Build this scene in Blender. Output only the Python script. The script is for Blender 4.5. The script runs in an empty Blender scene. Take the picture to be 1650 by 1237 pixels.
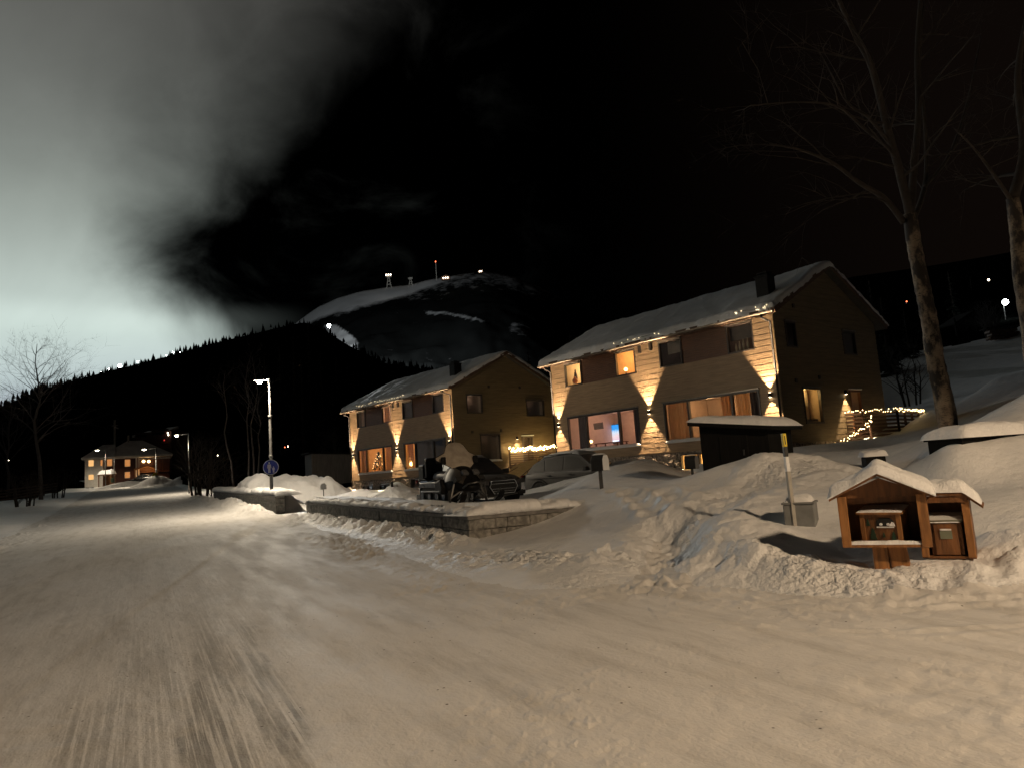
import bpy, math, random
import numpy as np
from mathutils import Vector, Matrix, Euler

random.seed(7)
S = bpy.context.scene
COL = S.collection
R = math.radians
EYE = np.array([0.0, 0.0, 1.6])
FPX, PITCH, ROLL = 1143.15, R(6.95), R(3.99)

# ---------------------------------------------------------------- survey helper: photo pixel (1650 wide) at a distance -> world point
def ray(u, v):
    du, dv = u - 825, v - 618.5
    c, s = math.cos(ROLL), math.sin(ROLL)
    a = du * c - dv * s; b = du * s + dv * c
    up, rt = -b / FPX, a / FPX
    return np.array([rt, math.cos(PITCH) - up * math.sin(PITCH), math.sin(PITCH) + up * math.cos(PITCH)])

def at(u, v, Y):
    d = ray(u, v)
    return Vector(EYE + d * (Y / d[1]))

def gp(u, v, sl=.02):
    d = ray(u, v); t = 1.6 / (sl * d[1] - d[2])
    return Vector(EYE + d * t)

# ---------------------------------------------------------------- noise in numpy
def _hash(ix, iy, seed):
    n = (ix.astype(np.int64) * 374761393 + iy.astype(np.int64) * 668265263 + seed * 1442695041) & 0xFFFFFFFF
    n = ((n ^ (n >> 13)) * 1274126177) & 0xFFFFFFFF
    n = ((n ^ (n >> 16)) * 2246822519) & 0xFFFFFFFF
    return ((n ^ (n >> 15)) & 0xFFFFFF) / float(0xFFFFFF)

def vnoise(x, y, seed=0):
    x = np.asarray(x, float); y = np.asarray(y, float)
    ix, iy = np.floor(x), np.floor(y)
    fx, fy = x - ix, y - iy
    fx = fx * fx * (3 - 2 * fx); fy = fy * fy * (3 - 2 * fy)
    a = _hash(ix, iy, seed); b = _hash(ix + 1, iy, seed); c = _hash(ix, iy + 1, seed); d = _hash(ix + 1, iy + 1, seed)
    return (a + (b - a) * fx) * (1 - fy) + (c + (d - c) * fx) * fy

def fbm(x, y, octv=4, seed=0, gain=.5):
    s = 0; a = 1; t = 0
    for o in range(octv):
        s = s + a * (vnoise(x * 2 ** o + o * 17.3, y * 2 ** o - o * 9.1, seed + o) - .5); t += a; a *= gain
    return s / t * 2

def worley(x, y, seed=0):
    ix, iy = np.floor(x), np.floor(y)
    best = np.full(np.shape(x), 9.0)
    for dx in (-1, 0, 1):
        for dy in (-1, 0, 1):
            cx, cy = ix + dx, iy + dy
            px = cx + _hash(cx, cy, seed); py = cy + _hash(cx, cy, seed + 91)
            best = np.minimum(best, np.hypot(px - x, py - y))
    return best

def sstep(a, b, x):
    t = np.clip((x - a) / (b - a), 0, 1)
    return t * t * (3 - 2 * t)

# ---------------------------------------------------------------- mesh builder
class MB:
    def __init__(s): s.v = []; s.f = []
    def add(s, vs, fs):
        b = len(s.v); s.v += [tuple(p) for p in vs]; s.f += [tuple(b + i for i in f) for f in fs]
    def quad(s, a, b, c, d): s.add([a, b, c, d], [(0, 1, 2, 3)])
    def box(s, c, size, M=None, taper=1):
        hx, hy, hz = size[0] / 2, size[1] / 2, size[2] / 2
        vs = []
        for z in (-1, 1):
            k = taper if z > 0 else 1
            for x, y in ((-1, -1), (1, -1), (1, 1), (-1, 1)): vs.append(Vector((x * hx * k, y * hy * k, z * hz)))
        if M is not None: vs = [M @ p for p in vs]
        c = Vector(c)
        s.add([p + c for p in vs], [(3, 2, 1, 0), (4, 5, 6, 7), (0, 1, 5, 4), (1, 2, 6, 5), (2, 3, 7, 6), (3, 0, 4, 7)])
    def pbox(s, P, s0, s1, z0, z1, o0, o1):
        vs = [P(a, z, o) for z in (z0, z1) for a, o in ((s0, o0), (s1, o0), (s1, o1), (s0, o1))]
        s.add(vs, [(3, 2, 1, 0), (4, 5, 6, 7), (0, 1, 5, 4), (1, 2, 6, 5), (2, 3, 7, 6), (3, 0, 4, 7)])
    def bar(s, a, b, w, h=None):
        a, b = Vector(a), Vector(b); h = h or w; d = (b - a)
        M = d.to_track_quat('Z', 'Y').to_matrix()
        s.box((a + b) / 2, (w, h, d.length), M)
    def tube(s, pts, rad, n=8, cap=True):
        pts = [Vector(p) for p in pts]
        if not hasattr(rad, '__len__'): rad = [rad] * len(pts)
        base = len(s.v); up = None
        for i, p in enumerate(pts):
            d = (pts[min(i + 1, len(pts) - 1)] - pts[max(i - 1, 0)])
            if d.length < 1e-9: d = Vector((0, 0, 1))
            d.normalize()
            if up is None: up = Vector((1, 0, 0)) if abs(d.x) < .8 else Vector((0, 1, 0))
            x = (up - d * up.dot(d)).normalized(); y = d.cross(x); up = x
            for k in range(n):
                t = 2 * math.pi * k / n
                s.v.append(tuple(p + (x * math.cos(t) + y * math.sin(t)) * rad[i]))
        for i in range(len(pts) - 1):
            for k in range(n):
                a = base + i * n + k; b = base + i * n + (k + 1) % n
                s.f.append((a, b, b + n, a + n))
        if cap:
            s.f.append(tuple(base + k for k in reversed(range(n))))
            s.f.append(tuple(base + (len(pts) - 1) * n + k for k in range(n)))
    def lathe(s, c, prof, n=16, M=None):
        base = len(s.v); c = Vector(c)
        for r, z in prof:
            for k in range(n):
                t = 2 * math.pi * k / n
                p = Vector((r * math.cos(t), r * math.sin(t), z))
                if M is not None: p = M @ p
                s.v.append(tuple(p + c))
        for i in range(len(prof) - 1):
            for k in range(n):
                a = base + i * n + k; b = base + i * n + (k + 1) % n
                s.f.append((a, b, b + n, a + n))
        s.f.append(tuple(base + k for k in reversed(range(n))))
        s.f.append(tuple(base + (len(prof) - 1) * n + k for k in range(n)))
    def prism(s, poly, f0, f1):
        """poly: list of 2-D points; f0/f1 map a 2-D point to the near / far 3-D position"""
        n = len(poly)
        s.add([f0(*p) for p in poly] + [f1(*p) for p in poly],
              [tuple(range(n)), tuple(range(2 * n - 1, n - 1, -1))] + [(i, i + n, (i + 1) % n + n, (i + 1) % n) for i in range(n)])
    def grid(s, rows, closed=False):
        base = len(s.v); n = len(rows[0])
        for r in rows: s.v += [tuple(p) for p in r]
        for i in range(len(rows) - 1):
            for k in range(n if closed else n - 1):
                a = base + i * n + k; b = base + i * n + (k + 1) % n
                s.f.append((a, b, b + n, a + n))
        return base
    def loft(s, rows):
        """closed rings, capped at both ends"""
        n = len(rows[0]); base = s.grid(rows, True)
        s.f.append(tuple(base + k for k in reversed(range(n))))
        s.f.append(tuple(base + (len(rows) - 1) * n + k for k in range(n)))
    def build(s, name, mat, parent=None, smooth=False, bevel=0, subsurf=0, fix=True):
        me = bpy.data.meshes.new(name); me.from_pydata(s.v, [], s.f); me.validate()
        if fix:
            import bmesh
            bm = bmesh.new(); bm.from_mesh(me); bmesh.ops.recalc_face_normals(bm, faces=bm.faces); bm.to_mesh(me); bm.free()
        me.materials.append(mat)
        if smooth: me.polygons.foreach_set('use_smooth', [True] * len(me.polygons))
        o = bpy.data.objects.new(name, me); COL.objects.link(o)
        if parent: o.parent = parent
        if bevel:
            m = o.modifiers.new('edge', 'BEVEL'); m.width = bevel; m.segments = 2; m.limit_method = 'ANGLE'
        if subsurf:
            m = o.modifiers.new('round', 'SUBSURF'); m.levels = m.render_levels = subsurf
        return o

def tag(o, label=None, cat=None, group=None, kind=None):
    if label: o['label'] = label
    if cat: o['category'] = cat
    if group: o['group'] = group
    if kind: o['kind'] = kind
    return o

def thing(name, label, cat, loc=(0, 0, 0), rz=0, group=None):
    o = bpy.data.objects.new(name, None); COL.objects.link(o)
    o.empty_display_size = .2
    o.location = loc; o.rotation_euler = (0, 0, rz)
    return tag(o, label, cat, group)

def kids(o): return [c for c in bpy.data.objects if c.parent == o]
def dup(o, parent=None):
    c = o.copy(); COL.objects.link(c)
    if parent: c.parent = parent
    for ch in kids(o): dup(ch, c)
    return c

def light(kind, loc, watts, color, parent=None, radius=.05, aim=None, cone=None, blend=.3):
    l = bpy.data.lights.new('lamp_light', kind); l.energy = watts; l.color = color
    l.shadow_soft_size = radius
    o = bpy.data.objects.new('lamp_light', l); COL.objects.link(o); o.location = loc
    if parent: o.parent = parent
    if cone: l.spot_size = R(cone); l.spot_blend = blend
    if aim is not None: o.rotation_euler = Vector(aim).to_track_quat('-Z', 'Y').to_euler()
    return o

# ---------------------------------------------------------------- materials
def nodes(name):
    m = bpy.data.materials.new(name); m.use_nodes = True
    nt = m.node_tree; b = nt.nodes['Principled BSDF']
    return m, nt, b, nt.nodes, nt.links

def mat(name, c1, c2=None, rough=.6, scale=4, stretch=(1, 1, 1), bump=0, bscale=None, metal=0, detail=5, lo=.35, hi=.65, spec=.5, coat=0):
    m, nt, b, N, L = nodes(name)
    b.inputs['Roughness'].default_value = rough; b.inputs['Metallic'].default_value = metal
    b.inputs['Specular IOR Level'].default_value = spec
    if coat: b.inputs['Coat Weight'].default_value = coat; b.inputs['Coat Roughness'].default_value = .08
    tc = N.new('ShaderNodeTexCoord'); mp = N.new('ShaderNodeMapping'); mp.inputs['Scale'].default_value = stretch
    L.new(tc.outputs['Object'], mp.inputs['Vector'])
    if c2 is None: b.inputs['Base Color'].default_value = (*c1, 1)
    else:
        n = N.new('ShaderNodeTexNoise'); n.inputs['Scale'].default_value = scale; n.inputs['Detail'].default_value = detail
        r = N.new('ShaderNodeValToRGB'); r.color_ramp.elements[0].position = lo; r.color_ramp.elements[1].position = hi
        r.color_ramp.elements[0].color = (*c1, 1); r.color_ramp.elements[1].color = (*c2, 1)
        L.new(mp.outputs[0], n.inputs['Vector']); L.new(n.outputs['Fac'], r.inputs[0]); L.new(r.outputs[0], b.inputs['Base Color'])
    if bump:
        n2 = N.new('ShaderNodeTexNoise'); n2.inputs['Scale'].default_value = bscale or scale * 3; n2.inputs['Detail'].default_value = 6
        bp = N.new('ShaderNodeBump'); bp.inputs['Strength'].default_value = 1; bp.inputs['Distance'].default_value = bump
        L.new(mp.outputs[0], n2.inputs['Vector']); L.new(n2.outputs['Fac'], bp.inputs['Height']); L.new(bp.outputs[0], b.inputs['Normal'])
    return m

def emis(name, col, strength):
    m, nt, b, N, L = nodes(name)
    b.inputs['Base Color'].default_value = (0, 0, 0, 1)
    b.inputs['Emission Color'].default_value = (*col, 1); b.inputs['Emission Strength'].default_value = strength
    return m

def frosted(name, base, amount=.6, rough=.35, metal=0, coat=0, snowc=(.72, .72, .74), zlo=.25, zhi=.8):
    """paint / glass with snow lying on what faces up and a film of frost"""
    m, nt, b, N, L = nodes(name)
    g = N.new('ShaderNodeNewGeometry'); sx = N.new('ShaderNodeSeparateXYZ'); L.new(g.outputs['Normal'], sx.inputs[0])
    mr = N.new('ShaderNodeMapRange'); mr.inputs[1].default_value = zlo; mr.inputs[2].default_value = zhi
    L.new(sx.outputs['Z'], mr.inputs[0])
    tc = N.new('ShaderNodeTexCoord'); n = N.new('ShaderNodeTexNoise'); n.inputs['Scale'].default_value = 5; n.inputs['Detail'].default_value = 6
    L.new(tc.outputs['Object'], n.inputs['Vector'])
    ad = N.new('ShaderNodeMath'); ad.operation = 'MULTIPLY_ADD'; L.new(n.outputs['Fac'], ad.inputs[0]); ad.inputs[1].default_value = .8; ad.inputs[2].default_value = .35
    mu = N.new('ShaderNodeMath'); mu.operation = 'MULTIPLY'; mu.use_clamp = True; L.new(mr.outputs[0], mu.inputs[0]); L.new(ad.outputs[0], mu.inputs[1])
    m2 = N.new('ShaderNodeMath'); m2.operation = 'MULTIPLY'; L.new(mu.outputs[0], m2.inputs[0]); m2.inputs[1].default_value = amount
    mx = N.new('ShaderNodeMix'); mx.data_type = 'RGBA'; mx.inputs[6].default_value = (*base, 1); mx.inputs[7].default_value = (*snowc, 1)
    L.new(m2.outputs[0], mx.inputs[0]); L.new(mx.outputs[2], b.inputs['Base Color'])
    rm = N.new('ShaderNodeMapRange'); rm.inputs[3].default_value = rough; rm.inputs[4].default_value = .8
    L.new(m2.outputs[0], rm.inputs[0]); L.new(rm.outputs[0], b.inputs['Roughness'])
    b.inputs['Metallic'].default_value = metal
    return m

def glass(name, tint=(1, 1, 1), refl=.06):
    m, nt, b, N, L = nodes(name); N.remove(b)
    t = N.new('ShaderNodeBsdfTransparent'); t.inputs[0].default_value = (*tint, 1)
    g = N.new('ShaderNodeBsdfGlossy'); g.inputs['Roughness'].default_value = .03
    mx = N.new('ShaderNodeMixShader'); mx.inputs[0].default_value = refl
    L.new(t.outputs[0], mx.inputs[1]); L.new(g.outputs[0], mx.inputs[2]); L.new(mx.outputs[0], N['Material Output'].inputs[0])
    return m

def snow_mat(name, c1=(.74, .75, .78), c2=(.86, .86, .87), fine=.012, mid=.03, sparkle=True):
    m, nt, b, N, L = nodes(name)
    b.inputs['Roughness'].default_value = .55; b.inputs['Specular IOR Level'].default_value = .35
    tc = N.new('ShaderNodeTexCoord')
    n = N.new('ShaderNodeTexNoise'); n.inputs['Scale'].default_value = 1.3; n.inputs['Detail'].default_value = 8; n.inputs['Roughness'].default_value = .65
    L.new(tc.outputs['Object'], n.inputs['Vector'])
    r = N.new('ShaderNodeValToRGB'); r.color_ramp.elements[0].position = .32; r.color_ramp.elements[1].position = .66
    r.color_ramp.elements[0].color = (*c1, 1); r.color_ramp.elements[1].color = (*c2, 1)
    L.new(n.outputs['Fac'], r.inputs[0]); L.new(r.outputs[0], b.inputs['Base Color'])
    n2 = N.new('ShaderNodeTexNoise'); n2.inputs['Scale'].default_value = 45; n2.inputs['Detail'].default_value = 4
    n3 = N.new('ShaderNodeTexNoise'); n3.inputs['Scale'].default_value = 7; n3.inputs['Detail'].default_value = 6
    L.new(tc.outputs['Object'], n2.inputs['Vector']); L.new(tc.outputs['Object'], n3.inputs['Vector'])
    b1 = N.new('ShaderNodeBump'); b1.inputs['Distance'].default_value = mid; b1.inputs['Strength'].default_value = 1
    b2 = N.new('ShaderNodeBump'); b2.inputs['Distance'].default_value = fine; b2.inputs['Strength'].default_value = 1
    L.new(n3.outputs['Fac'], b1.inputs['Height']); L.new(n2.outputs['Fac'], b2.inputs['Height'])
    L.new(b1.outputs[0], b2.inputs['Normal']); L.new(b2.outputs[0], b.inputs['Normal'])
    return m

M = {}
M['snow'] = snow_mat('snow')
M['roof_snow'] = snow_mat('roof_snow', fine=.006, mid=.02)
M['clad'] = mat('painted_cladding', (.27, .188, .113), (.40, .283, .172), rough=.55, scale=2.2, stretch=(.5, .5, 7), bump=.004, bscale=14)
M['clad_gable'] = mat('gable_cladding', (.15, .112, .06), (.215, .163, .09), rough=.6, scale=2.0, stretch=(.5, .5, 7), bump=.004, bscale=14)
M['slat'] = mat('oiled_brown_slats', (.10, .045, .022), (.17, .075, .035), rough=.5, scale=3, stretch=(.6, .6, 9), bump=.003)
M['stone'] = mat('plinth_stone', (.16, .13, .11), (.42, .36, .30), rough=.85, scale=7, bump=.05, bscale=9, lo=.4, hi=.6)
M['dark_frame'] = mat('dark_brown_frame', (.035, .028, .024), (.05, .04, .034), rough=.45)
M['black_metal'] = mat('black_metal', (.006, .006, .0065), (.012, .012, .013), rough=.6, scale=9, spec=.2)
M['roofing'] = mat('dark_roofing', (.03, .03, .032), (.05, .05, .05), rough=.7)
M['gutter'] = mat('gutter_metal', (.16, .14, .12), (.24, .21, .18), rough=.35, metal=.6)
M['glass'] = glass('window_glass', (.93, .95, .94), .07)
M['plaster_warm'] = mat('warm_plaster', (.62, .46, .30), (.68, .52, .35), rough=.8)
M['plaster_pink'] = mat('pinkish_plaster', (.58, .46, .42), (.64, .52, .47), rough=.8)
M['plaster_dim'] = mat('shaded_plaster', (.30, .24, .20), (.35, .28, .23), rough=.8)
def cloth(name, c1, c2, thin):
    m = mat(name, c1, c2, rough=.9, scale=5, stretch=(8, 8, .5)); N, L = m.node_tree.nodes, m.node_tree.links
    t = N.new('ShaderNodeBsdfTranslucent'); mx = N.new('ShaderNodeMixShader'); mx.inputs[0].default_value = thin
    b = N['Principled BSDF']; L.new(b.inputs['Base Color'].links[0].from_socket, t.inputs[0]); L.new(b.outputs[0], mx.inputs[1]); L.new(t.outputs[0], mx.inputs[2]); L.new(mx.outputs[0], N['Material Output'].inputs[0]); return m
M['curtain_warm'] = cloth('warm_curtain_cloth', (.66, .44, .26), (.85, .64, .42), .5)
M['curtain_dark'] = cloth('grey_curtain_cloth', (.12, .09, .08), (.20, .15, .13), .25)
M['bulb'] = emis('fairy_bulb', (1, .68, .30), 12)
M['bulb_bright'] = emis('bright_fairy_bulb', (1, .66, .26), 80)
M['curtain_pale'] = cloth('pale_curtain_cloth', (.80, .62, .42), (.95, .80, .60), .6)
M['wire'] = mat('dark_green_wire', (.01, .016, .01), rough=.6)
M['lens'] = emis('sconce_lens', (1, .8, .5), 24)
M['street_lens'] = emis('street_lamp_lens', (1, .86, .62), 60)
M['far_lens'] = emis('far_lamp_lens', (.95, 1, .98), 45)
M['galv'] = mat('galvanised_steel', (.10, .10, .10), (.16, .16, .16), rough=.5, metal=.5, scale=6)
M['wood_orange'] = mat('varnished_pine', (.19, .082, .026), (.37, .165, .052), rough=.5, scale=3.2, stretch=(7, 7, .8), bump=.004, bscale=16)
M['wood_panel'] = mat('varnished_pine_dark', (.11, .047, .017), (.22, .092, .030), rough=.55, scale=3.0, stretch=(6, 6, .8), bump=.004, bscale=16)
M['fence'] = mat('stained_fence_wood', (.07, .04, .025), (.12, .07, .045), rough=.7, scale=5, stretch=(1, 1, 5))
M['bark'] = None

# ================================================================ TERRAIN
def zroad(Y):
    Y = np.maximum(np.asarray(Y, float), 0)
    return .02 * Y + .108 * np.log1p(np.exp((Y - 30) / 6))

WALL_C, WALL_E, WALL_D = Vector((-1.04, 14.19, 0)), Vector((-7.52, 25.24, 0)), Vector((1.35, 15.75, 0))
WALL2_A, WALL2_B = Vector((-9.26, 27.22, 0)), Vector((-17.9, 41.9, 0))

def right_edge(Y): return np.interp(Y, [27, 42, 56, 92, 130, 200, 260], [-9.4, -18.1, -25.2, -45.0, -68, -113, -152])
POLY = [(-152 - 9.5, 260), (-113 - 9.5, 200), (-68 - 9.5, 130), (-45 - 9.5, 92), (-25.2 - 9.6, 56), (-19, 27), (-8.5, 8), (-4, 0), (-3, -12), (14, -12), (14, 6.2)]
POLY += [tuple(gp(u, v)[:2]) for u, v in ((1900, 920), (1650, 948), (1400, 966), (1250, 960), (1130, 944), (1090, 918), (1060, 880), (1035, 905), (1010, 938), (950, 950), (860, 950), (760, 936), (640, 892), (545, 861), (492, 845))]
POLY += [(-8.1, 25.9), (-9.3, 26.9), (-18.3, 41.9), (-25.2, 56), (-45, 92), (-68, 130), (-113, 200), (-152, 260)]

def poly_sd(x, y, poly):
    inside = np.zeros(x.shape, bool); best = np.full(x.shape, 1e9)
    n = len(poly)
    for i in range(n):
        (x0, y0), (x1, y1) = poly[i], poly[(i + 1) % n]
        dx, dy = x1 - x0, y1 - y0
        t = np.clip(((x - x0) * dx + (y - y0) * dy) / (dx * dx + dy * dy + 1e-12), 0, 1)
        best = np.minimum(best, np.hypot(x - x0 - t * dx, y - y0 - t * dy))
        c = ((y0 > y) != (y1 > y))
        xi = x0 + (y - y0) / (dy if abs(dy) > 1e-12 else 1e-12) * dx
        inside ^= c & (x < xi)
    return np.where(inside, -best, best)

def line_dist(x, y, pts):
    best = np.full(x.shape, 1e9)
    for (x0, y0), (x1, y1) in zip(pts[:-1], pts[1:]):
        dx, dy = x1 - x0, y1 - y0
        t = np.clip(((x - x0) * dx + (y - y0) * dy) / (dx * dx + dy * dy), 0, 1)
        best = np.minimum(best, np.hypot(x - x0 - t * dx, y - y0 - t * dy))
    return best

CP = []
for Y in (-12, -5, 0, 2, 4, 6): 
    for x in (-25, -12, -6, -2, 2, 5): CP.append((x, Y, float(zroad(Y))))
for Y in (9, 12):
    for x in (-16, -8, -4, -1): CP.append((x, Y, float(zroad(Y))))
for Y in (16, 20, 24): CP += [(float(np.interp(Y, [8, 27], [-8.5, -19])) + k, Y, float(zroad(Y))) for k in (-2, 3, 7, 10)]
for Y in (28, 34, 42, 56, 74, 92, 115, 145, 180, 220, 260):
    r = float(right_edge(Y)); z = float(zroad(Y))
    CP += [(r - 9.5, Y, z), (r - 5, Y, z), (r, Y, z), (r - 13, Y, z + .35), (r - 30, Y, z - .4), (r - 70, Y, z - 1)]
def cp(u, v, Y, dz=0):
    p = at(u, v, Y); CP.append((p.x, p.y, p.z + dz))
# parking and the front yards
for u, Y in ((560, 30), (640, 27), (700, 22), (760, 20), (830, 20), (880, 23), (780, 26), (720, 30), (620, 36), (860, 30), (920, 33), (540, 36), (720, 40), (800, 42)):
    p = at(u, 780, Y); CP.append((p.x, p.y, .52 + .004 * Y))
CP += [(-4.4, 22.3, .56), (-2.2, 18.6, .54), (-1, 16.9, .56)]
for x, y in ((-14.5, 58), (-10, 54), (-6, 49), (-3, 46)): CP.append((x, y, .85))
cp(460, 800, 52); cp(500, 795, 56)
# bank that buries the nose of the pale car, then the slope up to the nearer house
for q in ((1000, 748, 21), (1050, 748, 23), (1010, 740, 27), (1060, 748, 28), (1105, 769, 20), (1105, 770, 24), (1105, 768, 29), (1085, 766, 33), (1130, 762, 32), (1142, 770, 22), (1142, 768, 28), (1105, 771, 17.5), (1130, 762, 15.5), (1200, 762, 14.0), (985, 772, 18.5), (1000, 800, 15.2), (950, 850, 13.2),
          (930, 812, 15.9), (1000, 868, 11.6), (1050, 880, 10.6), (1100, 838, 11.4), (1200, 778, 13.3), (1150, 800, 12.4), (1090, 772, 15.5), (1060, 800, 14), (1146, 757, 14.6), (1205, 745, 14.0), (1268, 737, 13.9), (1320, 742, 15), (762, 876, 13.7), (850, 853, 14.2), (905, 836, 14.9), (1525, 733, 10.7), (1585, 727, 10.6), (1650, 720, 10.6), (1720, 712, 10.6), (1120, 874, 9.5), (1200, 856, 9.7),
          (1275, 846, 10), (1330, 884, 8.7), (1400, 912, 7.9), (1440, 921, 7.5), (1555, 912, 7.5), (1640, 885, 7.8), (1750, 870, 7.5), (1350, 800, 11), (1450, 765, 13), (1250, 790, 12.4),
          (1560, 806, 9.6), (1640, 790, 9.4), (1640, 765, 10.0), (1560, 768, 10.3), (1525, 702, 12.7), (1600, 674, 13.2), (1660, 654, 13.2), (1525, 694, 17), (1600, 666, 15.6), (1650, 636, 15), (1750, 590, 14), (1410, 745, 18.5), (1300, 722, 26),
          (1355, 715, 33.5), (1480, 694, 33), (1262, 722, 29.5), (1600, 612, 36), (1550, 645, 37), (1500, 658, 42), (1600, 540, 80), (1650, 560, 55), (1450, 650, 52), (1120, 752, 29),
          (1700, 500, 90), (1800, 540, 50), (1900, 700, 12), (1280, 735, 22), (1450, 720, 24), (1520, 700, 24), (1360, 760, 15.5), (1480, 800, 10.8)):
    cp(*q)
for x, y, z in ((10, 45, 2.6), (16, 50, 3.5), (2, 62, 2.5), (-6, 66, 2.4), (20, 70, 9), (0, 90, 8), (-20, 100, 6), (40, 100, 20), (20, 130, 18), (-20, 160, 12), (60, 160, 32), (-60, 200, 12), (0, 230, 26), (60, 240, 45), (-25, 70, 2.4), (100, 200, 50), (100, 100, 32), (60, 60, 16), (30, 20, 6), (20, 0, 1.5), (40, 0, 4)):
    CP.append((x, y, z))
CPA = np.array(CP)
def _phi(d2): return -np.sqrt(d2 + .36)
_A = _phi(((CPA[:, None, :2] - CPA[None, :, :2]) ** 2).sum(2)); _n = len(CPA)
_B = np.zeros((_n + 1, _n + 1)); _B[:_n, :_n] = _A + np.eye(_n) * .012; _B[:_n, _n] = 1; _B[_n, :_n] = 1
_W = np.linalg.solve(_B, np.append(CPA[:, 2], 0))

def rbf(x, y):
    out = np.empty(x.size); xf, yf = x.ravel(), y.ravel()
    for i in range(0, x.size, 20000):
        d2 = (xf[i:i + 20000, None] - CPA[None, :, 0]) ** 2 + (yf[i:i + 20000, None] - CPA[None, :, 1]) ** 2
        out[i:i + 20000] = _phi(d2) @ _W[:_n] + _W[_n]
    return out.reshape(x.shape)

def seg_coords(x, y, a, b):
    d = (b - a); Ln = d.length; d = d / Ln
    t = (x - a.x) * d.x + (y - a.y) * d.y
    n = -(x - a.x) * d.y + (y - a.y) * d.x        # left of a->b
    return t, n, Ln

L2 = lambda pts: [tuple(gp(u, v)[:2]) for u, v in pts]
RIDGE_R = [(-.9, 12.0), (.0, 10.9), (.9, 10.2), (1.6, 10.5), (2.2, 11.3), (3.0, 12.0), (4.2, 12.9), (5.4, 13.6)]
RIDGE_M = [tuple(at(u, v, Y)[:2]) for u, v, Y in ((1112, 880, 9.6), (1135, 905, 8.9), (1210, 915, 8.6), (1300, 930, 8.0), (1420, 938, 7.4), (1560, 930, 7.2), (1680, 905, 7.3))]
PATH = [tuple(at(u, v, Y)[:2]) for u, v, Y in ((1068, 905, 9.6), (1100, 850, 11.1), (1165, 806, 12.2), (1235, 776, 13.2), (1300, 763, 13.8))]
PRINTS = [tuple(at(u, v, Y)[:2]) for u, v, Y in ((995, 785, 16.2), (1015, 797, 15.2), (1028, 808, 14.4), (1040, 820, 13.6), (1052, 832, 12.8), (1075, 796, 14), (1095, 806, 13.4))]

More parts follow.
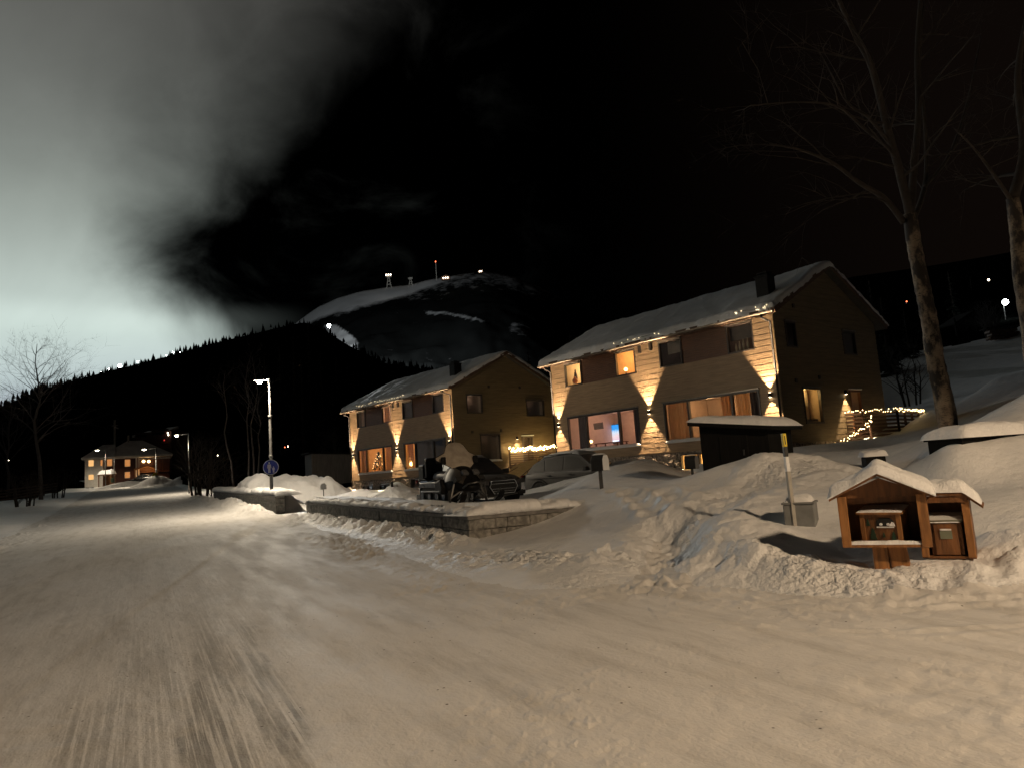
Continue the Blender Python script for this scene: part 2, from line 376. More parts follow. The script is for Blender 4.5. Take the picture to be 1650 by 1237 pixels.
def height(x, y):
    """ground height and signed distance to the driven road (negative on it)"""
    sd = poly_sd(x, y, POLY) + .16 * fbm(x * 1.3, y * 1.3, 3, 5)
    zr = zroad(y) + .012 * fbm(x * .7, y * .7, 3, 3)
    near = np.hypot(x, y) < 60
    g = rbf(x, y)
    t = sstep(-.1, .7, sd)
    # bank at the foot of wall 1, wall 2
    t1, n1, l1 = seg_coords(x, y, WALL_E, WALL_C); front1 = n1 < 0           # right of E->C is the road side? see below
    t2, n2, l2 = seg_coords(x, y, WALL_C, WALL_D)
    d1, d2 = n1, n2                                                          # >0 behind the wall
    z = zr * (1 - t) + g * t
    lump = fbm(x * 2.2, y * 2.2, 4, 11); chunk = np.clip(.75 - worley(x * 2.6, y * 2.6, 21), 0, 1)
    chunk2 = np.clip(.7 - worley(x * 5.5, y * 5.5, 33), 0, 1)
    rough = np.zeros_like(x)
    wx, wy = x + .10 * fbm(x * 3, y * 3, 2, 201), y + .10 * fbm(x * 3, y * 3, 2, 202)
    crag = 1 - 2 * np.abs(fbm(wx * 2.6, wy * 2.6, 3, 203)); crag2 = 1 - 2 * np.abs(fbm(wx * 5.5, wy * 5.5, 3, 207))
    clod = crag * .10 + crag2 * .055 - .06
    # wall 1 front bank
    ext = sstep(-.5, .8, t1) * (1 - sstep(l1 - .2, l1 + 1.2, t1))
    b = np.exp(-((d1 + .42) / .42) ** 2) * (d1 < .15) * ext
    z = z + b * (.07 + .10 * lump + .12 * chunk + 1.1 * clod); rough = np.maximum(rough, b)
    # right part of the bank, round the corner
    d = line_dist(x, y, RIDGE_R); b = np.exp(-(d / .62) ** 2) * (d1 < .15)
    b = np.where((n2 > .1) & (t2 < l2) & (t2 > -.3), 0, b)
    z = z + b * (.05 + .09 * lump + .05 * chunk + .62 * clod); rough = np.maximum(rough, b)
    d = line_dist(x, y, RIDGE_M); b = np.exp(-(d / .42) ** 2)
    z = z + b * (.05 + .13 * lump + .05 * chunk + .5 * clod * (.2 + vnoise(x * 1.1, y * 1.1, 66))); rough = np.maximum(rough, b)
    # trodden path
    d = line_dist(x, y, PATH); b = np.exp(-(d / .45) ** 4)
    rough = np.maximum(rough, b)
    z = z - b * .09 + b * (.05 * chunk2 + .05 * lump + .22 * clod)
    e = np.exp(-((d - .75) / .3) ** 2) * (y > 10.5); z = z + e * (.03 + .05 * chunk + .04 * lump + .3 * clod)
    for px, py in PRINTS: 
        q = np.hypot((x - px) / .22, (y - py) / .4); z = z - .07 * np.exp(-q ** 4) + .03 * np.exp(-((q - 1.35) / .35) ** 2)
    # wall-2 front bank and far verge
    t3, n3, l3 = seg_coords(x, y, WALL2_A, WALL2_B)
    b = np.exp(-((n3 - .5) / .5) ** 2) * (n3 > -.15) * sstep(-.2, 1, t3) * (1 - sstep(l3, l3 + 4, t3))
    z = z + b * (.22 + .2 * lump + .12 * chunk)
    # snow held up behind the walls
    beh = (d1 > .16) & (d2 > .16)
    din = np.minimum(d1, d2)
    ridge = (1 - sstep(.6, 2.6, din)) * sstep(-.2, .3, t1)
    top = .95 + .24 * np.clip(1 - t1 / l1, 0, 1)
    top = np.where(d2 < d1, top - .04 * np.clip(t2 / l2, 0, 1), top) + .05 * fbm(x * 1.6, y * 1.6, 3, 8)
    w = ridge * beh * (1 - sstep(l2 - .6, l2 + .6, t2))
    z = np.where(w > 0, np.maximum(z, z * (1 - w) + top * w), z)
    beh3 = (n3 < -.16) & (t3 > .3) & (t3 < l3)
    w = beh3 * (1 - sstep(.5, 2.2, -n3)) * sstep(.3, 1.9, t3)
    z = np.maximum(z, z * (1 - w) + w * (zroad(y) + .74 + .12 * lump))
    # heaps
    def heap(cx, cy, h, rx, ry, rot=0, p=2, amp=.12):
        nonlocal z
        c, s = math.cos(rot), math.sin(rot); X = (x - cx) * c + (y - cy) * s; Y_ = -(x - cx) * s + (y - cy) * c
        q = np.sqrt((X / rx) ** 2 + (Y_ / ry) ** 2)
        k = np.clip(1 - q, 0, 1); k = k * k * (3 - 2 * k) * .55 + k * .45
        z = z + k * h * (1 + amp * 1.6 * fbm(x * .9, y * .9, 4, 44)) + (k > .02) * np.minimum(k * 3, 1) * .10 * lump
    p = at(462, 770, 36); heap(p.x, p.y, 1.5, 3.1, 3.4)
    p = at(535, 785, 36); heap(p.x, p.y, .85, 2.2, 3)
    p = at(580, 795, 33); heap(p.x, p.y, .65, 2.4, 2.6)
    p = at(640, 790, 31); heap(p.x, p.y, .75, 1.6, 2.4)
    p = at(252, 775, 88); heap(p.x, p.y, 1.3, 3.4, 3); p = at(292, 777, 84); heap(p.x, p.y, .8, 3.2, 3)
    p = at(205, 776, 100); heap(p.x, p.y, .7, 4.5, 3); p = at(135, 780, 112); heap(p.x, p.y, .5, 4, 3)
    p = at(1010, 748, 23); heap(p.x, p.y, .12, 1.6, 1.8)
    p = at(1640, 880, 7.7); heap(p.x, p.y, .22, .5, .7)
    p = at(1215, 858, 9.7); heap(p.x, p.y, .14, .7, .8)
    # general roughness: off road soft drifts, on road packed ripples, ruts and crumbs
    off = sstep(.1, 1.2, sd)
    z = z + near * off * (.05 * fbm(x * .55, y * .55, 3, 70) + .012 * fbm(x * 3, y * 3, 3, 71))
    on = 1 - sstep(-.25, .15, sd)
    u = x * .47 + y * .883; s_ = x * .883 - y * .47               # along / across the road
    rut = fbm(s_ * 2.0, u * .12, 3, 90)
    z = z + on * near * (.006 * rut + .012 * np.clip(fbm(x * 5, y * 5, 3, 91), 0, 1) * sstep(-.2, .5, fbm(x * .8, y * .8, 2, 92)))
    # loose crumbs trodden into the road, thicker toward the right
    den = sstep(-.15, .5, fbm(x * .9, y * .9, 3, 93)) * sstep(-3, 2, x + .25 * y - 1) * (y < 14)
    z = z + on * den * (.030 * np.clip(.40 - worley(x * 7, y * 7, 94), 0, 1) * (vnoise(x * 7, y * 7, 95) > .45) + .022 * np.clip(.36 - worley(x * 15, y * 15, 96), 0, 1) * (vnoise(x * 9, y * 9, 97) > .5)) * 1.3
    z = z + on * (y < 20) * .004 * fbm(x * 7, y * 7, 3, 98)
    # crumbs of snow near the verge
    verge = np.exp(-((sd + .35) / .55) ** 2) * near
    z = z + verge * (.06 * np.clip(.42 - worley(x * 4.2, y * 4.2, 50), 0, 1) * 2 + .03 * np.clip(.35 - worley(x * 9, y * 9, 52), 0, 1) * 2 + .03 * fbm(x * 4, y * 4, 3, 51)) * (.35 + 1.3 * sstep(-.2, .4, fbm(x * .6, y * .6, 2, 53)))
    # tyre ridges of a turning car along the verge by the boxes
    for off_, amp in ((.30, .028), (.48, .022), (1.2, .020), (1.36, .016)):
        z = z + amp * np.exp(-((sd + off_) / .05) ** 2) * (x > 1.2) * (y < 12) * (.6 + .8 * vnoise(x * 9, y * 9, 60))
    # lumpy patch in the near right corner
    b = np.exp(-(((x - 2.5) / 1.0) ** 2 + ((y - 4.3) / .9) ** 2))
    z = z + b * (.015 * chunk2 + .02 * lump + .09 * clod)
    height.rough = np.clip(rough + .35 * np.exp(-((sd - .2) / .5) ** 2), 0, 1)
    return z, sd

th = np.concatenate([np.linspace(-180, -46, 40)[:-1], np.linspace(-46, 48, 1000), np.linspace(48, 180, 40)[1:-1]])
rr = np.concatenate([[.05, .5, 1, 1.5], np.exp(np.linspace(math.log(2), math.log(265), 820))])
TH, RR = np.meshgrid(np.radians(th), rr)
GX, GY = RR * np.sin(TH), RR * np.cos(TH)
GZ, GSD = height(GX, GY); GROUGH = height.rough.ravel()
nr, nt_ = GX.shape
idx = np.arange(nr * nt_).reshape(nr, nt_)
nxt = np.roll(idx, -1, axis=1)
faces = np.stack([idx[:-1], nxt[:-1], nxt[1:], idx[1:]], -1).reshape(-1, 4)
fsd = GSD.ravel()[faces].mean(1)
ALLV = np.stack([GX.ravel(), GY.ravel(), GZ.ravel()], -1)

def np_mesh(name, verts, quads, material, attr=None):
    used = np.unique(quads); remap = np.zeros(len(verts), np.int64); remap[used] = np.arange(len(used))
    v = verts[used]; q = remap[quads]
    me = bpy.data.meshes.new(name)
    me.vertices.add(len(v)); me.vertices.foreach_set('co', v.astype(np.float32).ravel())
    me.loops.add(q.size); me.loops.foreach_set('vertex_index', q.astype(np.int32).ravel())
    me.polygons.add(len(q)); me.polygons.foreach_set('loop_start', np.arange(0, q.size, 4, dtype=np.int32))
    me.polygons.foreach_set('use_smooth', np.ones(len(q), bool))
    me.update(calc_edges=True); me.validate()
    me.materials.append(material)
    if attr is not None:
        a = me.attributes.new('rough', 'FLOAT', 'POINT'); a.data.foreach_set('value', attr[used].astype(np.float32))
    o = bpy.data.objects.new(name, me); COL.objects.link(o)
    return o

def ground_z(x, y):
    z, s = height(np.array([[float(x)]]), np.array([[float(y)]])); return float(z[0, 0])

def road_material():
    m, nt, b, N, L = nodes('packed_road_snow')
    tc = N.new('ShaderNodeTexCoord'); mp = N.new('ShaderNodeMapping'); mp.inputs['Rotation'].default_value = (0, 0, R(-28)); 
    mp.vector_type = 'TEXTURE'; mp.inputs['Rotation'].default_value = (0, 0, R(28))
    L.new(tc.outputs['Object'], mp.inputs['Vector'])           # y now runs along the road
    def noise(scale, st, detail=6, rough=.6, off=(0, 0, 0)):
        q = N.new('ShaderNodeMapping'); q.inputs['Scale'].default_value = st; q.inputs['Location'].default_value = off
        L.new(mp.outputs[0], q.inputs['Vector'])
        n = N.new('ShaderNodeTexNoise'); n.inputs['Scale'].default_value = scale; n.inputs['Detail'].default_value = detail; n.inputs['Roughness'].default_value = rough
        L.new(q.outputs[0], n.inputs['Vector']); return n.outputs['Fac']
    def ramp(f, lo, hi, a=0., c=1.):
        r = N.new('ShaderNodeMapRange'); r.interpolation_type = 'SMOOTHSTEP'
        r.inputs[1].default_value = lo; r.inputs[2].default_value = hi; r.inputs[3].default_value = a; r.inputs[4].default_value = c
        L.new(f, r.inputs[0]); return r.outputs[0]
    def math_(op, a, c=None):
        n = N.new('ShaderNodeMath'); n.operation = op
        for i, q in enumerate((a, c)):
            if q is None: continue
            if isinstance(q, (int, float)): n.inputs[i].default_value = q
            else: L.new(q, n.inputs[i])
        return n.outputs[0]
    def mixc(f, a, c):
        n = N.new('ShaderNodeMix'); n.data_type = 'RGBA'
        L.new(f, n.inputs[0])
        for i, q in ((6, a), (7, c)):
            if isinstance(q, tuple): n.inputs[i].default_value = (*q, 1)
            else: L.new(q, n.inputs[i])
        return n.outputs[2]
    base = mixc(noise(1.6, (1, .6, 1), 9, .68), (.62, .605, .595), (.82, .81, .805))
    grime = mixc(ramp(noise(2.4, (1.6, .3, 1), 8, .65), .42, .72), base, (.57, .555, .54))
    # worn lanes where asphalt and grit show: along two wheel tracks, ragged edge
    sx = N.new('ShaderNodeSeparateXYZ'); L.new(mp.outputs[0], sx.inputs[0])
    wob = math_('MULTIPLY_ADD', noise(.6, (1, .5, 1), 7, .7), 1.5); wob.node.inputs[2].default_value = -.75
    xw = math_('ADD', sx.outputs['X'], wob)
    def lane(c, w, e):
        d = math_('ABSOLUTE', math_('SUBTRACT', xw, c)); return ramp(d, w - e, w + e, 1., 0.)
    lanes = math_('MAXIMUM', lane(.62, .34, .07), math_('MULTIPLY', lane(-.05, .40, .2), .7))
    along = ramp(sx.outputs['Y'], 10.5, 4.8)
    along2 = math_('ADD', math_('MULTIPLY', along, .80), .20)
    streak = math_('MULTIPLY', ramp(noise(7, (4.5, .07, 1), 6, .62), .38, .55), ramp(noise(3, (1.3, .22, 1), 8, .7), .30, .62))
    worn = math_('MULTIPLY', math_('MULTIPLY', lanes, along2), streak)
    col = mixc(worn, grime, (.27, .26, .245))
    # grit specks
    vor = N.new('ShaderNodeTexVoronoi'); vor.inputs['Scale'].default_value = 8; L.new(tc.outputs['Object'], vor.inputs['Vector'])
    spk = math_('MULTIPLY', ramp(vor.outputs['Distance'], .05, .10, 1., 0.), ramp(noise(1.1, (1, 1, 1), 3), .47, .58))
    col = mixc(spk, col, (.10, .085, .07))
    L.new(col, b.inputs['Base Color'])
    b.inputs['Specular IOR Level'].default_value = .22
    L.new(ramp(noise(2.0, (1.5, .2, 1)), .3, .7, .62, .8), b.inputs['Roughness'])
    b1 = N.new('ShaderNodeBump'); b1.inputs['Distance'].default_value = .010; L.new(noise(9, (1.2, .6, 1), 6), b1.inputs['Height'])
    b2 = N.new('ShaderNodeBump'); b2.inputs['Distance'].default_value = .007; L.new(noise(40, (1, .8, 1), 4), b2.inputs['Height']); L.new(b1.outputs[0], b2.inputs['Normal'])
    b3 = N.new('ShaderNodeBump'); b3.inputs['Distance'].default_value = .004; L.new(noise(4, (4.0, .1, 1), 5), b3.inputs['Height']); L.new(b2.outputs[0], b3.inputs['Normal'])
    L.new(b3.outputs[0], b.inputs['Normal'])
    return m

M['ground_snow'] = snow_mat('ground_snow', fine=.010, mid=.03)
def broken_snow(m):
    """ploughed and trodden snow is broken into crumbs: more relief where the 'rough' attribute is high"""
    N, L = m.node_tree.nodes, m.node_tree.links; b = N['Principled BSDF']; prev = b.inputs['Normal'].links[0].from_socket
    at_ = N.new('ShaderNodeAttribute'); at_.attribute_name = 'rough'; tc = N.new('ShaderNodeTexCoord')
    n = N.new('ShaderNodeTexNoise'); n.inputs['Scale'].default_value = 6; n.inputs['Detail'].default_value = 9; n.inputs['Roughness'].default_value = .68; n.inputs['Distortion'].default_value = .6
    v = N.new('ShaderNodeTexVoronoi'); v.inputs['Scale'].default_value = 9; v.feature = 'F1'; v.inputs['Detail'].default_value = 2
    L.new(tc.outputs['Object'], n.inputs['Vector']); L.new(tc.outputs['Object'], v.inputs['Vector'])
    s = N.new('ShaderNodeMath'); s.operation = 'SUBTRACT'; L.new(n.outputs['Fac'], s.inputs[0]); L.new(v.outputs['Distance'], s.inputs[1])
    k = N.new('ShaderNodeMath'); k.operation = 'MULTIPLY'; L.new(s.outputs[0], k.inputs[0])
    pn = N.new('ShaderNodeTexNoise'); pn.inputs['Scale'].default_value = .9; pn.inputs['Detail'].default_value = 3; L.new(tc.outputs['Object'], pn.inputs['Vector'])
    pr = N.new('ShaderNodeMapRange'); pr.inputs[1].default_value = .38; pr.inputs[2].default_value = .62; pr.inputs[3].default_value = .15; pr.inputs[4].default_value = 1.6; L.new(pn.outputs['Fac'], pr.inputs[0])
    k0 = N.new('ShaderNodeMath'); k0.operation = 'MULTIPLY'; L.new(at_.outputs['Fac'], k0.inputs[0]); L.new(pr.outputs[0], k0.inputs[1]); L.new(k0.outputs[0], k.inputs[1])
    bp = N.new('ShaderNodeBump'); bp.inputs['Strength'].default_value = 1; bp.inputs['Distance'].default_value = .032
    L.new(k.outputs[0], bp.inputs['Height']); L.new(prev, bp.inputs['Normal']); L.new(bp.outputs[0], b.inputs['Normal'])
broken_snow(M['ground_snow'])
M['night_forest_floor'] = mat('night_forest_floor', (.002, .0022, .002), (.006, .0065, .006), rough=1, scale=.05, detail=8, lo=.5, hi=.75, spec=0)
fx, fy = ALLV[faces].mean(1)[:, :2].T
wooded = (fsd >= 0) & (np.hypot(fx, fy) + 7 * fbm(fx * .05, fy * .05, 3, 77) > np.interp(np.degrees(np.arctan2(fx, fy)), [-60, -34, -32, -27, -24, -20, -12, 10, 25, 30, 60], [80, 84, 123, 123, 72, 60, 66, 72, 62, 80, 84])) & (fy > 0)  # woods plus unlit snow slopes: night darkness painted in as near-black colour
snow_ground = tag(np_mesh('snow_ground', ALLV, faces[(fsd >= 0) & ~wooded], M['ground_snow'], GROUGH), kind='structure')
tag(np_mesh('unlit_wooded_ground', ALLV, faces[wooded], M['night_forest_floor']), kind='structure')
road = tag(np_mesh('road', ALLV, faces[fsd < 0], road_material()), kind='structure')

# ================================================================ HILLS
def sheet(name, crest, base_y, base_z, material, rows=40, back=200, bump=1, drop=60, seed=1, prof=1.0):
    """hillside rising from base_y to a crest line of world points, then falling away behind it"""
    cx = np.array([p.x for p in crest]); cy = np.array([p.y for p in crest]); cz = np.array([p.z for p in crest])
    az = cx / cy; o = np.argsort(az); az, cy, cz = az[o], cy[o], cz[o]
    a = np.linspace(az[0], az[-1], 360); CY = np.interp(a, az, cy); CZ = np.interp(a, az, cz)
    V = []
    for i in range(rows + 12):
        if i <= rows:
            t = i / rows; Y = base_y + (CY - base_y) * t; Z = base_z + (CZ - base_z) * t ** prof
        else:
            t = (i - rows) / 12; Y = CY + back * t; Z = CZ - drop * t * t
        X = a * Y
        Z = Z + bump * fbm(X * .012, Y * .012, 4, seed) * (np.sin(np.pi * min(i / rows, 1)) + .12)
        V.append(np.stack([X, Y + 0 * X, Z], -1))
    V = np.array(V); n, m = V.shape[:2]; ix = np.arange(n * m).reshape(n, m)
    q = np.stack([ix[:-1, :-1], ix[:-1, 1:], ix[1:, 1:], ix[1:, :-1]], -1).reshape(-1, 4)
    return np_mesh(name, V.reshape(-1, 3), q, material), V

def hill_material(name, forest, snow_c, lo, hi, scale, stretch=(1, 1, 1)):
    return mat(name, forest, snow_c, rough=.9, scale=scale, stretch=stretch, detail=8, lo=lo, hi=hi)

CREST_F = [(-400, 735), (-150, 690), (0, 656), (60, 630), (150, 605), (250, 579), (330, 558), (400, 540), (450, 528), (490, 520), (520, 530), (560, 556), (620, 585), (720, 600), (850, 605), (1000, 600), (1200, 600), (1400, 560), (1600, 480), (1800, 430), (2100, 400)]
hill, HV = sheet('forest_hill', [at(u, v, 620) for u, v in CREST_F], 180, -6, M['night_forest_floor'], seed=4, bump=10, prof=1.15)
tag(hill, kind='structure')

def mountain_material():
    m, nt, b, N, L = nodes('mountain_snow_and_forest')
    b.inputs['Roughness'].default_value = 1; b.inputs['Specular IOR Level'].default_value = 0
    at_ = N.new('ShaderNodeAttribute'); at_.attribute_name = 'snow'
    tc = N.new('ShaderNodeTexCoord'); n = N.new('ShaderNodeTexNoise'); n.inputs['Scale'].default_value = .05; n.inputs['Detail'].default_value = 9; n.inputs['Roughness'].default_value = .7
    L.new(tc.outputs['Object'], n.inputs['Vector'])
    s = N.new('ShaderNodeMath'); s.operation = 'ADD'; L.new(at_.outputs['Fac'], s.inputs[0]); L.new(n.outputs['Fac'], s.inputs[1])
    mr = N.new('ShaderNodeMapRange'); mr.inputs[1].default_value = .64; mr.inputs[2].default_value = 1.12; L.new(s.outputs[0], mr.inputs[0])
    mx = N.new('ShaderNodeMix'); mx.data_type = 'RGBA'; mx.inputs[6].default_value = (.010, .011, .011, 1); mx.inputs[7].default_value = (.75, .77, .80, 1)
    L.new(mr.outputs[0], mx.inputs[0]); L.new(mx.outputs[2], b.inputs['Base Color'])
    return m
CREST_M = [(300, 600), (400, 565), (450, 540), (492, 510), (515, 494), (545, 480), (575, 471), (625, 463), (660, 459), (690, 451), (720, 446), (745, 441), (775, 438), (800, 441), (830, 448), (870, 464), (920, 489), (980, 516), (1100, 556), (1300, 590), (1600, 600)]
MY = 1500
mountain, MV = sheet('mountain', [at(u, v, MY) for u, v in CREST_M], 760, 20, mountain_material(), rows=90, back=500, bump=16, drop=150, seed=9, prof=1.1)
tag(mountain, kind='structure')
def project(x, y, z):
    z = z - 1.6; d = y * math.cos(PITCH) + z * math.sin(PITCH); w = -y * math.sin(PITCH) + z * math.cos(PITCH)
    a = x * FPX / d; b_ = -w * FPX / d; c, s = math.cos(ROLL), math.sin(ROLL)
    return 825 + a * c + b_ * s, 618.5 - a * s + b_ * c
def mountain_snow(V):
    """bare snow above the tree line on the left shoulder, pistes cut through the woods (mask laid out in image pixel coordinates, projected through the camera)"""
    U, W = project(V[..., 0], V[..., 1], V[..., 2])
    crest = np.interp(U, [c[0] for c in CREST_M], [c[1] for c in CREST_M]); dep = W - crest
    thick = np.interp(U, [480, 495, 560, 620, 680, 730, 780, 900], [6, 16, 28, 22, 14, 6, 4, 2])
    s = .85 * (1 - sstep(thick * .6, thick * 1.25, dep)) * (1 - sstep(690, 800, U))
    s = np.maximum(s, .26 * (1 - sstep(4, 40, dep)) * sstep(600, 700, U) * (1 - sstep(820, 960, U)))
    # piste with the floodlight
    c = np.interp(W, [525, 545, 575], [533, 552, 568]); w = np.interp(W, [522, 530, 550, 578], [10, 18, 26, 8])
    s = np.maximum(s, .66 * (1 - sstep(w * .6, w, np.abs(U - c))) * sstep(520, 527, W) * (1 - sstep(560, 582, W)))
    c = np.interp(U, [680, 720, 760, 780], [503, 505, 513, 517]); s = np.maximum(s, .34 * (1 - sstep(1.5, 4, np.abs(W - c))) * sstep(675, 690, U) * (1 - sstep(770, 790, U)))
    s = np.maximum(s, .16 * sstep(815, 825, U) * (1 - sstep(850, 862, U)) * sstep(515, 520, W) * (1 - sstep(538, 546, W)))
    return np.clip(s, 0, 1)
att = mountain.data.attributes.new('snow', 'FLOAT', 'POINT')
_mv = np.empty(len(mountain.data.vertices) * 3, np.float32); mountain.data.vertices.foreach_get('co', _mv); _mv = _mv.reshape(-1, 3).astype(float)
att.data.foreach_set('value', mountain_snow(_mv).astype(np.float32))

# far wood on the hill: thousands of spruces that read as one mass
def spruce_shape(mb, p, h, w, n=6, tiers=3, rnd=random):
    for k in range(tiers):
        z0 = h * (.08 + .28 * k); z1 = min(h, z0 + h * .48) if k < tiers - 1 else h; r = w * (1 - .27 * k)
        a0 = rnd.random() * 6
        ring = [Vector((p[0] + math.cos(a0 + 2 * math.pi * i / n) * r * rnd.uniform(.7, 1.15), p[1] + math.sin(a0 + 2 * math.pi * i / n) * r * rnd.uniform(.7, 1.15), p[2] + z0 - rnd.random() * .05 * h)) for i in range(n)]
        mb.add(ring + [(p[0], p[1], p[2] + z1)], [(i, (i + 1) % n, n) for i in range(n)])
M['spruce'] = mat('spruce_needles', (.006, .008, .006), (.018, .022, .018), rough=1, scale=2, spec=0)
rng = random.Random(3); mb = MB()
nrow, ncol = HV.shape[:2]
for k in range(5200):
    i = int(40 - abs(rng.gauss(0, 5))) if k < 3600 else rng.randint(14, 40)
    if i < 8: continue
    j = rng.randint(0, ncol - 1)
    p = HV[min(i, 41), j]; spruce_shape(mb, (p[0] + rng.uniform(-6, 6), p[1] + rng.uniform(-6, 6), p[2] - .5), rng.uniform(3, 8) * (.8 if rng.random() < .6 else 1.1), rng.uniform(1.1, 2.0), 5, 2, rng)
tag(mb.build('forest', M['spruce'], fix=False), kind='stuff', label='dark spruce wood covering the long hill below the lit cloud', cat='forest')

# ================================================================ HOUSES
HL, HW, EAVE0, BASE0 = 14.94, 9.49, 0.0, -5.9
SLOPE = 2.4 / (HW / 2)
PF = lambda s, z, o: Vector((-o, s, z))            # front wall: s along the facade, o outwards
PG = lambda s, z, o: Vector((s, -o, z))            # gable wall
UP = [(12.30, 13.72), (8.15, 9.61), (5.08, 6.53), (1.03, 2.45)]
UT, UB, LT, LB = -.29, -1.62, -3.40, -5.43
BIG1, BIG2 = (8.25, 13.8), (1.06, 6.57)
SCONCE_Y = (14.52, 7.48, .5); SCONCE_Z = -3.74

def lapped(mb, P, s0, s1, z0, z1, openings, pitch=.27, proud=.022, gable=False):
    """overlapping weatherboards as real geometry, cut round the openings"""
    z = z0
    while z < z1 - 1e-4:
        zt = min(z + pitch, z1)
        br = sorted({z, zt} | {q for o in openings for q in (o[2], o[3]) if z < q < zt})
        br = sorted(set(br) | ({z + .04} if z + .04 < zt else set()))
        off = lambda q: proud
        def lim(q):
            if not gable or q <= 0: return s0, s1
            return max(s0, q / SLOPE), min(s1, HW - q / SLOPE)
        for a, b in zip(br[:-1], br[1:]):
            if b - a < 1e-5: continue
            mid = (a + b) / 2
            cuts = sorted((max(o[0], s0), min(o[1], s1)) for o in openings if o[2] < mid < o[3])
            (l0, r0), (l1, r1) = lim(a), lim(b); cur = l0; cur1 = l1; segs = []
            for c0, c1 in cuts:
                if c0 > cur + .01: segs.append((cur, c0, cur1, c0))
                cur = cur1 = max(cur, c1)
            if r0 > cur + .01: segs.append((cur, r0, cur1, r1))
            for p0, p1, q0, q1 in segs:
                o_ = 0 if a < z + .03 else proud
                mb.quad(P(p0, a, o_), P(p1, a, o_), P(q1, b, o_), P(q0, b, o_))
                if o_ and abs(a - z - .04) < 1e-6: mb.quad(P(p0, a, 0), P(p1, a, 0), P(p1, a, o_), P(p0, a, o_))
                if o_ and abs(b - zt) < 1e-6: mb.quad(P(q0, b, o_), P(q1, b, o_), P(q1, b, 0), P(q0, b, 0))
        z = zt

def window(root, P, s0, s1, z0, z1, bars=(), frame='dark_frame', sill_snow=True, pane=True, name='window', trim=.075):
    """frame with mullions; pane and sill are its pieces"""
    f = MB()
    f.pbox(P, s0, s1, z1 - trim, z1, -.10, .045); f.pbox(P, s0, s1, z0, z0 + trim, -.10, .05)
    f.pbox(P, s0, s0 + trim, z0 + trim, z1 - trim, -.10, .045); f.pbox(P, s1 - trim, s1, z0 + trim, z1 - trim, -.10, .045)
    for m in bars: f.pbox(P, m - .06, m + .06, z0 + trim, z1 - trim, -.10, .042)
    fo = f.build(name, M[frame], root)
    if pane:
        g = MB(); edges = [s0 + trim] + [q for m in bars for q in (m - .06, m + .06)] + [s1 - trim]
        for a, b in zip(edges[::2], edges[1::2]): g.quad(P(a, z0 + trim, -.05), P(b, z0 + trim, -.05), P(b, z1 - trim, -.05), P(a, z1 - trim, -.05))
        g.build('pane', M['glass'], fo)
    dr = MB(); dr.pbox(P, s0 - .03, s1 + .03, z1 + .002, z1 + .05, -.02, .10); dr.build('drip_cap', M['gutter'], fo)
    if sill_snow:
        q = MB(); n = max(6, int((s1 - s0) * 6)); rows = []
        for i in range(n + 1):
            s = s0 + (s1 - s0) * i / n; e = min(1, min(i, n - i) / 1.5); h = (.05 + .05 * random.random()) * e + .008; d = .10 + .05 * random.random() * e
            rows.append([P(s, z0 + trim, -.04), P(s, z0 + trim + h, -.02), P(s, z0 + trim + h * .9, d * .6), P(s, z0 + trim * .6 + h * .2, d), P(s, z0 - .01, d * .7)])
        q.grid(rows); q.build('sill_snow', M['roof_snow'], fo, smooth=True)
    return fo

def room(root, P, s0, s1, z0, z1, depth, wall, watts, color, lights=None):
    """plastered room behind a window with its own ceiling lamp"""
    r = MB()
    a = lambda s, z, o: P(s, z, -o)
    r.quad(a(s0, z0, .11), a(s1, z0, .11), a(s1, z0, depth), a(s0, z0, depth)); r.quad(a(s0, z1, .11), a(s1, z1, .11), a(s1, z1, depth), a(s0, z1, depth))
    r.quad(a(s0, z0, .11), a(s0, z1, .11), a(s0, z1, depth), a(s0, z0, depth)); r.quad(a(s1, z0, .11), a(s1, z1, .11), a(s1, z1, depth), a(s1, z0, depth))
    r.quad(a(s0, z0, depth), a(s1, z0, depth), a(s1, z1, depth), a(s0, z1, depth))
    o = r.build('room', M[wall], root, fix=False)
    if watts:
        for f in (lights or (.5,)):
            light('POINT', P(s0 + (s1 - s0) * f, z1 - .45, -depth * .55), watts, color, o, .12)
    return o

